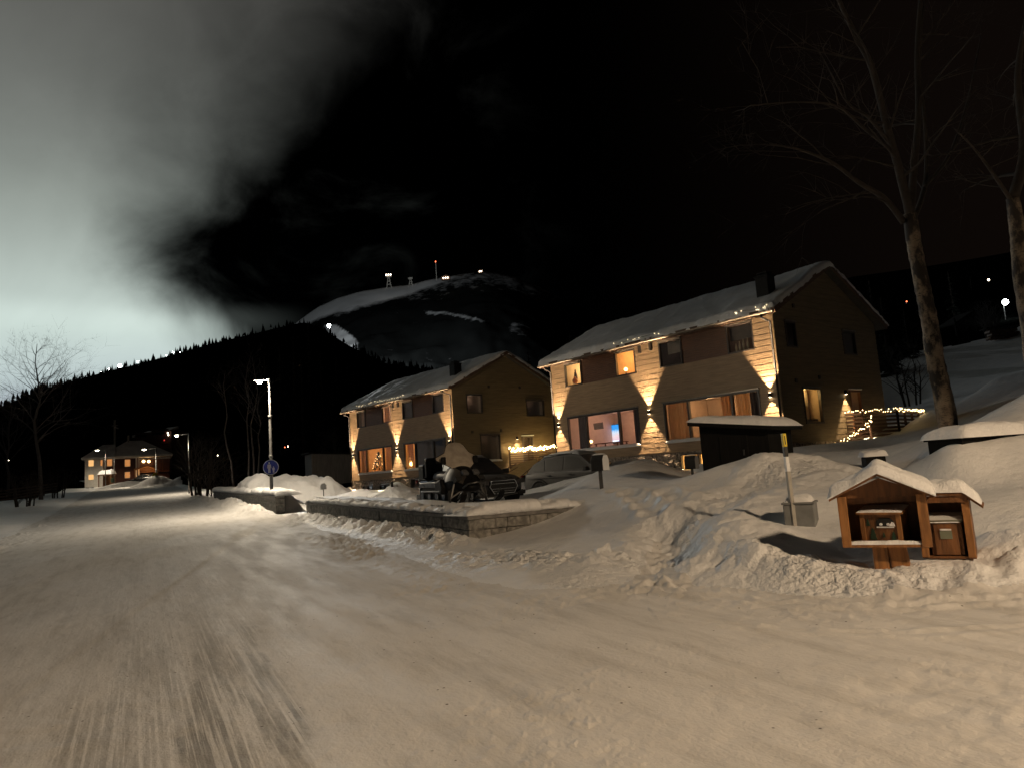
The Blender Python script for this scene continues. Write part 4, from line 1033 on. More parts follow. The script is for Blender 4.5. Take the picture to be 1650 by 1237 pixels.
# stair side of pale boards between the two parked cars
st = thing('wooden_stair', 'pale plank stair side with a dark handrail between the cars', 'stair', at(840, 775, 44))
Q = lambda u_, v_, Y: at(u_, v_, Y) - at(840, 775, 44)
q = MB(); poly = [(818, 757), (838, 745), (866, 738), (868, 800), (812, 800)]
q.prism(poly, lambda a, b: Q(a, b, 44), lambda a, b: Q(a, b, 44) + Vector((.04, .12, 0))); q.build('plank_side', mat('pale_planks', (.42, .29, .11), (.52, .37, .16), rough=.6, scale=3, stretch=(1, 1, 6)), st)
q = MB(); q.bar(Q(832, 773, 43.8), Q(868, 743, 43.8), .06); 
for f in (0, .5, 1): q.bar(Q(832 + 36 * f, 773 - 30 * f, 43.8), Q(832 + 36 * f, 773 - 30 * f, 43.8) - Vector((0, 0, .9)), .05)
q.build('handrail', M['fence'], st)
q = MB(); q.bar(Q(800, 764, 43.6), Q(832, 746, 43.6), .05); q.bar(Q(803, 770, 43.6), Q(834, 752, 43.6), .04); q.build('upper_rail', M['fence'], st)

# ================================================================ BLOCK WALLS
M['block'] = mat('concrete_block', (.13, .125, .115), (.30, .285, .26), rough=.9, scale=9, bump=.02, bscale=18, lo=.38, hi=.66)
M['coping'] = mat('concrete_coping', (.13, .125, .12), (.22, .21, .20), rough=.9, scale=5, bump=.01)
def block_wall(root, a, b, za, zb, name, depth=.34, bot=-.35, seed=1, course=.205, off=Vector((0, 0, 0))):
    a, b = Vector(a), Vector(b); d = (b - a); Ln = d.length; d.normalize(); n = Vector((-d.y, d.x, 0))   # n points behind the wall
    rg = random.Random(seed); mb = MB(); z = -course * .35; k = 0
    tops = lambda s: za + (zb - za) * s / Ln
    P = lambda s, zz, o: a + d * s + Vector((0, 0, zz)) - n * o - off
    zmin = min(za, zb) - 1.0
    row = 0
    while True:
        up1 = -row * course - .07; up0 = up1 - course
        if up0 < -.95: break
        s = 0
        first = True
        while s < Ln - .01:
            e = s + (rg.uniform(.12, .3) if first and row % 2 else rg.uniform(.26, .55)); first = False
            if Ln - e < .15: e = Ln
            zt = lambda q: tops(q)
            vs = []
            o = rg.uniform(-.006, .012); g = .006
            for o_, in ((o,), (-depth + .01,)):
                vs += [P(s + g, tops(s) + up0 + g, o_), P(e - g, tops(e) + up0 + g, o_), P(e - g, tops(e) + up1 - g, o_), P(s + g, tops(s) + up1 - g, o_)]
            mb.add(vs, [(0, 1, 2, 3), (7, 6, 5, 4), (0, 4, 5, 1), (1, 5, 6, 2), (2, 6, 7, 3), (3, 7, 4, 0)])
            s = e
        row += 1
    mb.build(name, M['block'], root, bevel=.008)
    c = MB(); vs = []
    for s in (-.02, Ln + .02):
        vs += [P(s, tops(s) - .068, .03), P(s, tops(s), .03), P(s, tops(s), -depth), P(s, tops(s) - .068, -depth)]
    c.add(vs, [(0, 1, 2, 3), (7, 6, 5, 4), (0, 4, 5, 1), (1, 5, 6, 2), (2, 6, 7, 3), (3, 7, 4, 0)])
    c.build('coping', M['coping'], root)
    return P, Ln, tops
def snow_on_wall(root, P, Ln, tops, seed, thick=.2, back=1.0, s0=-.05, s1=None, pads=()):
    s1 = Ln + .05 if s1 is None else s1; n = int((s1 - s0) / .045) + 2; rows = []
    for i in range(n + 1):
        s = s0 + (s1 - s0) * i / n; f = float(fbm(np.array([s * 1.7]), np.array([seed]), 4, seed)[0]); f2 = float(fbm(np.array([s * 6.]), np.array([seed + 3.]), 3, seed)[0])
        e = min(1, max(0, min(s - s0, s1 - s) / .18)) ** .5
        t = thick * (1 + .45 * f + .25 * f2) * e; fr = .015 + .05 * f2
        for pa, pb, h, out in pads:
            w = min(1, max(0, min(s - pa, pb - s) / .09)) ** .5; t = max(t, h * w); fr += out * w
        z = tops(min(max(s, 0), Ln)) + .002
        prof = [(fr - .05, 0), (fr + .0, .12 * t), (fr + .022, .40 * t), (fr, .72 * t), (fr - .07, .95 * t), (fr - .2, 1.03 * t), (-.45, t), (-back * .7, t * .9), (-back, t * .4)]
        rows.append([P(s, z + b, a + .01 * f2) for a, b in prof])
    mb = MB(); mb.grid(rows); return mb.build('snow_cap', M['snow'], root, smooth=True, fix=False)
bw = thing('block_wall', 'grey block garden wall with a corner, snow on top, in front of the snowmobile', 'wall', WALL_C)
P, Ln, tp = block_wall(bw, WALL_E, WALL_C, 1.00, .78, 'roadside_blocks', seed=3, off=WALL_C)
snow_on_wall(bw, P, Ln, tp, 5, .15)
P, Ln, tp = block_wall(bw, WALL_C, WALL_D, .775, .72, 'return_blocks', seed=8, off=WALL_C)
snow_on_wall(bw, P, Ln, tp, 9, .14, pads=((.25, 1.75, .25, .06), (2.1, 2.6, .21, .05)))
q = MB(); d = (WALL_E - WALL_C).normalized(); n_ = Vector((.863, .506, 0))
bw2 = thing('block_wall', 'lower block garden wall ending beside the street lamp with the blue sign', 'wall', WALL2_A)
P, Ln, tp = block_wall(bw2, WALL2_B, WALL2_A, 1.62, 1.27, 'roadside_blocks', seed=13, off=WALL2_A)
snow_on_wall(bw2, P, Ln, tp, 15, .22)

# ================================================================ STREET LAMPS AND SIGN
def street_lamp(label, base, top, arm, group='street lamps along the road', watts=900, col=(1, .83, .60), lens='street_lens', r=.055, cone=158, blend=.6, size=1, tilt=0, radius=.09, bare=False):
    t = thing('street_lamp', label, 'street lamp', base, 0, group); h = top.z - base.z; lean = Vector((top.x - base.x, top.y - base.y, 0))
    f = lambda z: lean * (z / h) + Vector((0, 0, z))
    q = MB(); q.tube([f(-.5), f(h * .42), f(h * .425), f(h * .72), f(h * .725), f(h)], [r * 1.25, r * 1.25, r, r, r * .72, r * .72], 12); q.build('pole', M['galv'], t, smooth=True)
    q = MB()
    for z in (.42, .72): q.lathe(f(h * z), [(r * 1.4, -.05), (r * 1.5, 0), (r * 1.4, .05)], 12)
    q.build('collar', M['galv'], t, smooth=True)
    a = Vector(arm); d = a.normalized(); e = f(h) + a
    q = MB(); q.tube([f(h - .03), f(h) + Vector((0, 0, .04)) + a * .08, e], [r * .7, r * .7, r * .6], 8); q.build('arm', M['galv'], t, smooth=True)
    s = d.cross(Vector((0, 0, 1))).normalized()
    q = MB(); rows = []
    for k, (x, w, z1) in enumerate(((0, .05, .04), (.08, .10, .06), (.3, .14, .07), (.5, .12, .05), (.6, .04, .02))):
        c = e + d * (x * size); w *= size; z1 *= size
        rows.append([c + s * w, c + s * w * .8 + Vector((0, 0, z1 * .7)), c + Vector((0, 0, z1)), c - s * w * .8 + Vector((0, 0, z1 * .7)), c - s * w, c - s * w * .7 + Vector((0, 0, -.03)), c + s * w * .7 + Vector((0, 0, -.03))])
    q.loft(rows); hd = q.build('lamp_head', M['galv'], t, smooth=True)
    c = e + d * (.32 * size) + Vector((0, 0, -.035)); q = MB(); q.lathe(c, [(.11 * size, 0), (.14 * size, -.04), (.09 * size, -.10), (.004, -.12)], 14); q.build('lens', M[lens], hd, smooth=True)
    if bare: light('POINT', c + Vector((0, 0, -.22)), watts, col, t, radius)
    elif watts: light('SPOT', c + Vector((0, 0, -.22)), watts, col, t, radius, aim=Vector((0, 0, -1)) + d * tilt, cone=cone, blend=blend)
    return t
def on_ground(u_, v_, Y):
    p = at(u_, v_, Y); p.z = ground_z(p.x, p.y); return p
lp = at(438, 815, 28.6); lp.z = .62; lt = at(434, 612, 28.6)
street_lamp('tall street lamp with the round blue sign on its pole', lp, lt, (-.12, -.05, 0), watts=1650, size=.8, bare=True)
lb = on_ground(305, 795, 56.4); lt2 = at(305, 699, 56.4)
street_lamp('street lamp between the dark bush and the road', lb, Vector((lb.x, lb.y, lt2.z)), (-.5, -.2, 0), watts=900)
lb = on_ground(252, 783, 92); lt2 = at(251, 722, 92)
street_lamp('street lamp in front of the porch of the far house', lb, Vector((lb.x, lb.y, lt2.z)), (-.9, -.2, 0), watts=1200, size=1.6, r=.08)
lb = on_ground(170, 784, 104); lt2 = at(170, 724, 104)
street_lamp('street lamp before the left roof of the far house', lb, Vector((lb.x, lb.y, lt2.z)), (-.5, -.2, 0), watts=1000, size=1.7, r=.05)
# the lamp that lights the junction, just outside the frame beside the camera
NEAR = Vector((11.2, -4.8, 0)); NEAR.z = ground_z(NEAR.x, NEAR.y)
street_lamp('street lamp at the junction beside the wooden mailbox shelters', NEAR, NEAR + Vector((0, 0, 9.0)), (-.9, .5, 0), watts=7800, col=(1, .725, .45), radius=.4, cone=156, blend=.12)

M['sign_blue'] = mat('sign_blue', (.02, .035, .26), (.025, .045, .32), rough=.4)
M['sign_white'] = mat('sign_white', (.75, .76, .78), rough=.4)
M['sign_grey'] = mat('sign_back_grey', (.3, .3, .3), rough=.5)
sg = thing('pedestrian_sign', 'round blue sign with a white adult and child on the lamp pole', 'road sign', at(436.5, 752, 28.4), R(14))
disc = lambda r, y0, y1: (lambda q: (q.lathe((0, 0, 0), [(r, y0), (r, y1)], 32, Matrix.Rotation(R(90), 3, 'X')), q)[1])(MB())
disc(.30, .0, .02).build('rim', M['sign_white'], sg); disc(.275, .0205, .024).build('disc', M['sign_blue'], sg)
def figure(name, x, h, base, w):
    q = MB(); f0 = lambda a, b: Vector((x + a * w, -.0285, base + b * h)); f1 = lambda a, b: Vector((x + a * w, -.0245, base + b * h))
    q.prism([(.16 * math.cos(t), .90 + .10 * math.sin(t)) for t in np.linspace(0, 2 * math.pi, 14)[:-1]], f0, f1)
    q.prism([(-.34, .78), (.34, .78), (.42, .42), (.30, .42), (.24, .62), (.22, 0), (.04, 0), (0, .38), (-.04, 0), (-.22, 0), (-.24, .62), (-.30, .42), (-.42, .42)], f0, f1)
    return q.build(name, M['sign_white'], sg)
figure('adult_symbol', -.06, .43, -.22, .19); figure('child_symbol', .10, .25, -.22, .13)
q = MB(); q.bar((0, .03, .12), (0, .09, .12), .05); q.bar((0, .03, -.12), (0, .09, -.12), .05); q.build('bracket', M['sign_grey'], sg)

# ================================================================ VEHICLES
M['tyre'] = mat('tyre_rubber', (.012, .012, .012), (.02, .02, .02), rough=.85)
M['rim'] = mat('alloy_rim', (.35, .35, .36), rough=.3, metal=.9)
M['car_black'] = frosted('black_car_paint', (.012, .012, .014), .30, .16, coat=1, zlo=.55, zhi=.95)
M['car_dark_glass'] = frosted('frosted_car_glass', (.012, .013, .014), .25, .06, zlo=.3, zhi=.9)
M['car_pale_glass'] = frosted('icy_side_glass', (.16, .18, .18), .5, .15, zlo=.2, zhi=.9)
M['car_grey'] = frosted('snow_dusted_grey_paint', (.034, .032, .030), .48, .5, zlo=.25, zhi=.75)
M['car_grey_glass'] = frosted('snow_dusted_glass', (.03, .028, .026), .22, .35, zlo=.2, zhi=.8)
M['chrome'] = mat('chrome', (.5, .5, .5), rough=.18, metal=1)
M['plastic_black'] = mat('black_plastic', (.012, .012, .012), (.02, .02, .02), rough=.55)
M['lamp_glass'] = mat('headlamp_glass', (.07, .072, .075), (.10, .10, .105), rough=.12)

def car(name, label, loc, rz, paint, glass_m, L_=4.65, W_=1.88, H_=1.66, coupe=0.0, side_glass=None, plate=True, roof_snow=0):
    """x forward; body and greenhouse lofted, wheels with rims, glass let into the sides"""
    t = thing(name, label, 'car', loc, rz); k = L_ / 4.65; hw = W_ / 2; hs = H_ / 1.66
    st = [(-2.32, .50, .92, .74), (-2.24, .34, 1.02, .86), (-1.95, .27, 1.09, .94), (-1.3, .25, 1.10, .985), (-.5, .24, 1.08, 1.0), (.4, .24, 1.06, 1.0), (1.0, .24, 1.04, .99), (1.5, .25, 1.0, .97), (1.95, .27, .94, .92), (2.2, .33, .84, .82), (2.31, .45, .70, .68)]
    rows = []
    for x, zb, zt, w in st:
        w *= hw; zt *= hs; x *= k; zm = (zb + zt) / 2 + .12
        rows.append([(x, -w * .80, zb), (x, -w, zb + .10), (x, -w * 1.0, zm), (x, -w * .955, zt - .04), (x, -w * .86, zt), (x, 0, zt + .035), (x, w * .86, zt), (x, w * .955, zt - .04), (x, w, zm), (x, w, zb + .10), (x, w * .80, zb), (x, 0, zb)])
    q = MB(); q.loft(rows); q.build('body', M[paint], t, smooth=True, subsurf=2)
    # greenhouse
    prof = [(-2.05, 1.02), (-1.72 - .2 * coupe, 1.42 - .10 * coupe), (-1.25, 1.58), (-.55, 1.655), (.05, 1.645), (.35, 1.58), (1.12, 1.04)]
    prof = [(-2.05, 1.02), (-1.80 + .12 * coupe, 1.36 - .04 * coupe), (-1.35, 1.565 - .06 * coupe), (-.6, 1.65), (.05, 1.645), (.38, 1.57), (1.15, 1.03)]
    def wid(z): return hw * (.885 - .24 * max(0, (z - 1.04)) / .62)
    P3 = lambda x, z, s: Vector((x * k, s * wid(z), z * hs))
    rows = []
    for x, z in prof:
        w = wid(z); rows.append([(x * k, -w, z * hs), (x * k, -w * .55, z * hs + .03), (x * k, 0, z * hs + .04), (x * k, w * .55, z * hs + .03), (x * k, w, z * hs)])
    q = MB(); q.grid(rows)
    for s in (-1, 1):
        pts = [P3(x, z, s) for x, z in prof]; q.add(pts, [tuple(range(len(pts)))])
    q.build('cabin', M[paint], t, smooth=False, bevel=.03)
    def pane(nm, poly, s, m_, o=.006):
        q = MB(); n = Vector((0, s, .30)).normalized(); q.prism(poly, lambda x, z: P3(x, z, s) + n * (o + .004), lambda x, z: P3(x, z, s) - n * .01); return q.build(nm, M[m_], t)
    sgm = side_glass or glass_m
    for s in (-1, 1):
        pane('side_window', [(-1.88, 1.10), (-1.66, 1.37 - .03 * coupe), (-1.28, 1.50 - .05 * coupe), (-1.22, 1.10)], s, sgm)
        pane('side_window', [(-1.14, 1.10), (-1.18, 1.515 - .05 * coupe), (-.55, 1.585), (-.40, 1.585), (-.36, 1.10)], s, sgm)
        pane('side_window', [(-.26, 1.10), (-.30, 1.585), (.04, 1.575), (.32, 1.50), (.86, 1.10)], s, sgm)
    def cross(nm, a, b, m_, inset):
        q = MB(); rows = []
        for f in np.linspace(.10, .92, 6):
            x = a[0] + (b[0] - a[0]) * f; z = a[1] + (b[1] - a[1]) * f; w = wid(z) * inset
            rows.append([(x * k + (.012 if x > 0 else -.012), w * g, z * hs + .014 + .035 * (1 - g * g)) for g in np.linspace(-1, 1, 9)])
        q.grid(rows); return q.build(nm, M[m_], t, smooth=True)
    cross('windscreen', prof[5], prof[6], glass_m, .90); cross('rear_window', prof[1], prof[0], glass_m, .86)
    for s in (-1, 1):
        q = MB(); q.box((.82 * k, s * (hw + .10), 1.10 * hs), (.16, .20, .15)); q.box((.88 * k, s * (hw + .0), 1.07 * hs), (.06, .12, .05)); q.build('mirror', M['plastic_black'], t, bevel=.03)
        q = MB(); q.bar((-2.1 * k, s * (hw * .995), .36), (2.0 * k, s * hw * .965, .36), .035, .20); q.build('sill_trim', M['plastic_black'], t)
        q = MB(); q.bar((-1.5 * k, s * (hw * .70), 1.665 * hs), (.0, s * hw * .68, 1.685 * hs), .035, .03); q.build('roof_rail', M['chrome'] if paint == 'car_black' else M['plastic_black'], t)
        q = MB(); q.bar((-1.9 * k, s * (hw * 1.003), .84 * hs), (1.0 * k, s * hw * 1.0, .82 * hs), .02, .025); q.build('side_trim', M['plastic_black'], t)
        for x in (-.95, .05):
            q = MB(); q.box((x * k, s * (hw + .012), .93 * hs), (.2, .035, .035)); q.build('door_handle', M['plastic_black'], t, bevel=.008)
        for x in (-1.38, 1.42):
            Mr = Matrix.Rotation(R(90), 3, 'X'); c = (x * k, s * (hw - .10), .36)
            q = MB(); q.lathe(c, [(.24, -.11), (.34, -.115), (.36, -.07), (.36, .07), (.34, .115), (.24, .11)], 28, Mr); w = q.build('wheel', M['tyre'], t, smooth=False)
            q = MB(); cc = (x * k, s * (hw - .03), .36); q.lathe(cc, [(.245, -.03), (.245, .03)], 24, Mr)
            w2 = q.build('rim_dish', M['plastic_black'], w)
            q = MB()
            for j in range(5):
                a = j * 2 * math.pi / 5; q.bar((x * k, s * (hw + .012), .36), (x * k + .23 * math.cos(a), s * (hw + .012), .36 + .23 * math.sin(a)), .05, .02)
            q.build('rim', M['rim'], w)
            q = MB(); pts = [(x * k + .41 * math.cos(a), s * hw * (1.0 if x < 0 else .985), .36 + .41 * math.sin(a)) for a in np.linspace(R(-8), R(188), 16)]; q.tube(pts, .035, 6); q.build('wheel_arch', M['plastic_black'], t, smooth=True)
    # face
    F = lambda y, z, o=0: Vector(((2.335 - .10 * (y / .9) ** 2 - .25 * max(0, z - .72)) * k + o, y, z * hs))
    q = MB(); q.prism([(-.42, .80), (.42, .80), (.50, .62), (.36, .40), (-.36, .40), (-.50, .62)], lambda y, z: F(y, z, .03), lambda y, z: F(y, z, -.08)); gr = q.build('grille', M['plastic_black'], t)
    q = MB(); pts = [(-.42, .80), (.42, .80), (.50, .62), (.36, .40), (-.36, .40), (-.50, .62)]
    for a, b in zip(pts, pts[1:] + pts[:1]): q.bar(F(*a, .04), F(*b, .04), .022)
    for z in (.47, .55, .71): q.bar(F(-.42, z, .035), F(.42, z, .035), .012)
    q.build('grille_frame', M['chrome'], gr)
    for s in (-1, 1):
        q = MB(); q.prism([(.50, .80), (.84, .84), (.86, .70), (.52, .68)], lambda y, z: F(y * s, z, .035), lambda y, z: F(y * s, z, -.08)); q.build('headlight', M['lamp_glass'], t)
        q = MB(); q.prism([(.56, .42), (.84, .46), (.82, .34), (.58, .34)], lambda y, z: F(y * s, z, .03), lambda y, z: F(y * s, z, -.08)); q.build('bumper_intake', M['plastic_black'], t)
        q = MB(); q.box((-2.27 * k, s * hw * .78, .92 * hs), (.08, .30, .14)); q.build('tail_light', mat('tail_light_red', (.12, .008, .006), rough=.2), t, bevel=.02)
    if roof_snow:
        q = MB(); rows = []
        for f in np.linspace(0, 1, 30):
            x = -1.5 + f * 1.85; e = min(1, min(f, 1 - f) / .12) ** .5
            zz = float(np.interp(x, [p[0] for p in prof], [p[1] for p in prof])); w = wid(zz) * .93
            rows.append([(x * k, w * g, zz * hs + .02 + .03 * (1 - g * g) + roof_snow * e * min(1, (1 - abs(g)) / .15 + .0) ** .5 * (1 + .35 * float(fbm(np.array([x * 3.]), np.array([g * 2.]), 3, 5)[0]))) for g in np.linspace(-1, 1, 15)])
        q.grid(rows); q.build('roof_snow', M['roof_snow'], t, smooth=True)
    return t
p = at(778, 800, 23.2); gz = ground_z(p.x, p.y)
dark_car = car('parked_car', 'black car with a chrome framed grille parked behind the snowmobile', (p.x - .55, p.y + 1.2, gz - .02), R(-58), 'car_black', 'car_dark_glass', L_=4.75, H_=1.64, coupe=1, side_glass='car_pale_glass', roof_snow=.035)
p = at(918, 790, 27.0); gz2 = ground_z(p.x, p.y)
car('parked_car', 'snow dusted pale grey car with its nose buried in the snowbank', (p.x + .55, p.y, .40), R(-38), 'car_grey', 'car_grey_glass', L_=4.6, H_=1.68, roof_snow=.09)

# --- snowmobile, x forward
M['sled_black'] = mat('black_sled_plastic', (.004, .004, .0045), (.009, .009, .0095), rough=.6, spec=.15)
M['sled_grey'] = mat('grey_sled_panel', (.05, .043, .038), (.09, .078, .066), rough=.4)
M['sled_seat'] = frosted('brown_vinyl_seat', (.055, .028, .02), .22, .5, zlo=.5, zhi=1)
M['screen_frost'] = mat('frosted_windshield', (.34, .29, .24), (.46, .40, .33), rough=.6, scale=6)
M['alu'] = mat('dull_aluminium', (.11, .11, .11), rough=.4, metal=.8)
p = at(728, 800, 17.6); sx, sy = p.x, p.y
sm = thing('snowmobile', 'black snowmobile with a frosted tan windshield parked behind the block wall', 'snowmobile', (sx, sy, .92), R(-60)); sm.scale = (.92, .92, .92)
q = MB(); tr = []
for a in np.linspace(0, 2 * math.pi, 40)[:-1]:
    c, s = math.cos(a), math.sin(a); tr.append((-.62 + .98 * (abs(c) ** .35) * (1 if c > 0 else -1), .22 + .20 * (abs(s) ** .6) * (1 if s > 0 else -1)))
q.prism(tr, lambda x, z: (x, -.25, z), lambda x, z: (x, .25, z)); tk = q.build('track', M['tyre'], sm)
q = MB()
for i in range(len(tr)): x, z = tr[i]; q.box((x, 0, z), (.035, .48, .035))
q.build('track_lug', M['tyre'], tk)
for x in (-1.35, -.85, -.35, .1):
    q = MB(); q.lathe((x, -.27, .20), [(.03, -.02), (.10, -.02), (.10, .02), (.03, .02)], 16, Matrix.Rotation(R(90), 3, 'X')); q.build('bogie_wheel', M['alu'], sm)
q = MB(); q.prism([(-1.62, .44), (-1.58, .58), (.35, .60), (.35, .40), (-.2, .42)], lambda x, z: (x, -.27, z), lambda x, z: (x, .27, z)); q.build('tunnel', M['sled_grey'], sm, bevel=.02)
for s in (-1, 1):
    q = MB(); q.box((-.28, s * .40, .34), (1.25, .22, .04)); q.box((-.9, s * .36, .31), (.1, .2, .08)); q.build('footboard', M['alu'], sm, bevel=.01)
rows = []
for x, w, z0, z1 in ((-.92, .12, .58, .78), (-.85, .17, .58, .86), (-.5, .185, .58, .90), (-.2, .19, .58, .84), (.05, .17, .60, .83), (.22, .14, .62, .90)):
    rows.append([(x, -w, z0), (x, -w * 1.06, (z0 + z1) / 2), (x, -w * .8, z1 - .02), (x, 0, z1), (x, w * .8, z1 - .02), (x, w * 1.06, (z0 + z1) / 2), (x, w, z0)])
q = MB(); q.loft(rows); q.build('seat', M['sled_seat'], sm, smooth=True, subsurf=1)
q = MB(); q.box((-1.12, 0, .98), (.20, .50, .56)); q.box((-1.02, 0, 1.02), (.10, .40, .40)); q.build('backrest', M['sled_black'], sm, bevel=.05)
q = MB(); q.box((-1.42, 0, .86), (.40, .54, .46)); q.build('cargo_box', M['sled_black'], sm, bevel=.05)
q = MB()
for s in (-1, 1):
    q.tube([(-1.66, s * .24, .52), (-1.70, s * .24, .66), (-1.2, s * .26, .68), (-.95, s * .22, .60)], .016, 6)
    q.tube([(-1.62, s * .25, .60), (-1.15, s * .27, .48)], .012, 6)
q.tube([(-1.70, -.24, .66), (-1.74, 0, .68), (-1.70, .24, .66)], .016, 6); q.build('cargo_rack', M['alu'], sm, smooth=True)
q = MB(); q.box((-1.68, 0, .36), (.03, .42, .30)); q.build('snow_flap', M['tyre'], sm)
# cowling
rows = []
for x, w, z0, z1, wt in ((.02, .30, .36, .80, .16), (.25, .40, .32, .97, .22), (.50, .44, .30, 1.02, .25), (.80, .42, .30, .96, .24), (1.05, .36, .30, .84, .20), (1.28, .26, .32, .66, .14), (1.42, .12, .36, .52, .07)):
    rows.append([(x, -w * .9, z0), (x, -w, z0 + (z1 - z0) * .35), (x, -w * .78, z0 + (z1 - z0) * .68), (x, -wt, z1 - .03), (x, 0, z1), (x, wt, z1 - .03), (x, w * .78, z0 + (z1 - z0) * .68), (x, w, z0 + (z1 - z0) * .35), (x, w * .9, z0), (x, 0, z0 - .04)])
q = MB(); q.loft(rows); q.build('cowling', M['sled_black'], sm, smooth=True, subsurf=2)
for s in (-1, 1):
    q = MB(); rows = []
    for x, a, b in ((.55, .56, .92), (.80, .60, .93), (1.05, .58, .84), (1.28, .50, .68)):
        w = float(np.interp(x, [.5, .8, 1.05, 1.28], [.44, .42, .36, .26]))
        rows.append([(x, s * w * 1.0, a), (x, s * w * .86, (a + b) / 2), (x, s * w * .58, b)])
    q.grid(rows); q.build('cowl_panel', M['sled_grey'], sm, smooth=True)
    q = MB(); q.prism([(.98, .62), (1.16, .70), (1.24, .60), (1.08, .54)], lambda x, z: (x, s * .40, z), lambda x, z: (x, s * .2, z)); q.build('side_vent', M['tyre'], sm)
    q = MB(); q.prism([(.0, .60), (.4, .66), (.52, .46), (.46, .26), (.04, .28)], lambda x, z: (x, s * .50, z), lambda x, z: (x, s * .30, z)); q.build('side_panel', M['sled_black'], sm, bevel=.05)
    q = MB(); q.box((1.20, s * .15, .78), (.16, .17, .10), Matrix.Rotation(R(35), 3, 'Y')); q.build('headlight', M['lamp_glass'], sm, bevel=.03)
    # skis, arms
    q = MB(); rows = []
    for x, z in ((.35, .05), (.5, .02), (1.2, .0), (1.55, .03), (1.75, .12), (1.86, .26)):
        rows.append([(x, s * .52 - .08, z), (x, s * .52 + .08, z), (x, s * .52 + .07, z + .035), (x, s * .52 - .07, z + .035)])
    q.loft(rows); sk = q.build('ski', M['sled_black'], sm)
    q = MB(); q.tube([(1.84, s * .52, .26), (1.78, s * .52, .34), (1.5, s * .52, .16)], .016, 6); q.build('ski_handle', M['alu'], sk, smooth=True)
    q = MB(); q.bar((1.0, s * .52, .02), (.98, s * .50, .36), .05); q.bar((.98, s * .50, .32), (.80, s * .26, .44), .035); q.bar((1.0, s * .50, .16), (1.1, s * .22, .34), .035); q.tube([(1.0, s * .47, .2), (.95, s * .30, .68)], .035, 8); q.build('suspension_arm', M['alu'], sm)
    q = MB(); q.tube([(.28, 0, 1.04), (.22, s * .16, 1.12), (.10, s * .40, 1.10)], .015, 8); q.tube([(.14, s * .30, 1.10), (.08, s * .44, 1.10)], .024, 8); q.build('handlebar', M['tyre'], sm, smooth=True)
    q = MB(); q.box((.62, s * .46, 1.12), (.06, .14, .20)); q.build('mirror', M['sled_black'], sm, bevel=.03)
q = MB(); q.tube([(1.30, -.28, .40), (1.52, -.24, .50), (1.58, 0, .53), (1.52, .24, .50), (1.30, .28, .40)], .022, 8); q.build('bumper', M['alu'], sm, smooth=True)
q = MB(); q.box((.36, 0, 1.04), (.16, .40, .12), Matrix.Rotation(R(-25), 3, 'Y')); q.build('instrument_pod', M['sled_black'], sm, bevel=.03)
# windshield: outline in (side, height), bowed and raked back
out = [(0, .0), (.22, .0), (.33, .08), (.44, .20), (.52, .30), (.50, .38), (.40, .43), (.31, .50), (.27, .62), (.22, .72), (.12, .78), (0, .80)]
prof_w = lambda h: float(np.interp(h, [0, .08, .20, .30, .38, .43, .50, .62, .72, .78, .80], [.20, .30, .46, .60, .60, .50, .36, .30, .25, .15, .03]))
rows = []
for h in np.linspace(0, .80, 34):
    w = prof_w(h); rows.append([(.78 - .55 * h - .42 * (g * w) ** 2, g * w, .86 + h * .92) for g in np.linspace(-1, 1, 17)])
q = MB(); q.grid(rows); ws = q.build('windshield', M['screen_frost'], sm, smooth=True); md = ws.modifiers.new('thick', 'SOLIDIFY'); md.thickness = .014
q = MB(); q.tube([r[0] for r in rows[3:-2]], .008, 6); q.tube([r[-1] for r in rows[3:-2]], .008, 6); q.build('windshield_edge', M['sled_black'], ws, smooth=True)

# ================================================================ MAILBOXES, POSTS, SHED
def post_box(label, u_, v_, Y, w, h, dpt, rz, foot, cat='mailbox', body='plastic_black', face='sign_white', name='mailbox', legs=2, group=None):
    c = at(u_, v_, Y); t = thing(name, label, cat, (c.x, c.y, ground_z(c.x, c.y)), rz, group); z0 = c.z - t.location.z - h / 2
    q = MB(); prof = [(-w / 2, 0), (w / 2, 0), (w / 2, h * .72), (w * .28, h), (-w * .28, h), (-w / 2, h * .72)]
    q.prism(prof, lambda x, z: (x, -dpt / 2, z0 + z), lambda x, z: (x, dpt / 2, z0 + z)); q.build('body', M[body], t, bevel=.015)
    q = MB(); q.prism([(x * .96, .02 * h + z * .95) for x, z in prof], lambda x, z: (x, -dpt / 2 - .012, z0 + z), lambda x, z: (x, -dpt / 2 - .002, z0 + z)); q.build('door', M[face], t)
    for k in range(legs):
        x = (k - (legs - 1) / 2) * .08; q = MB(); q.bar((x, 0, -.4), (x, 0, z0), .035); q.build('post', M['galv'], t)
    q = MB(); rows = []
    for f in np.linspace(0, 1, 8): rows.append([(-w * .3 + w * .6 * g, -dpt / 2 + dpt * f, z0 + h + .005 + .035 * (1 - (2 * g - 1) ** 4) * (1 - (2 * f - 1) ** 4)) for g in np.linspace(0, 1, 7)])
    q.grid(rows); q.build('snow_cap', M['snow'], t, smooth=True)
    return t
post_box('black mailbox with a pale door on two steel posts in the snowbank', 966, 745, 17.2, .27, .38, .34, R(50), 0)
post_box('dark mailbox standing before the lit basement window', 1114, 744, 22.5, .27, .42, .36, R(52), 0, face='sign_grey')
post_box('small pale mailbox on a post by the driveway entrance', 521, 783, 29.5, .22, .24, .26, R(10), 0, body='sign_grey', legs=1)

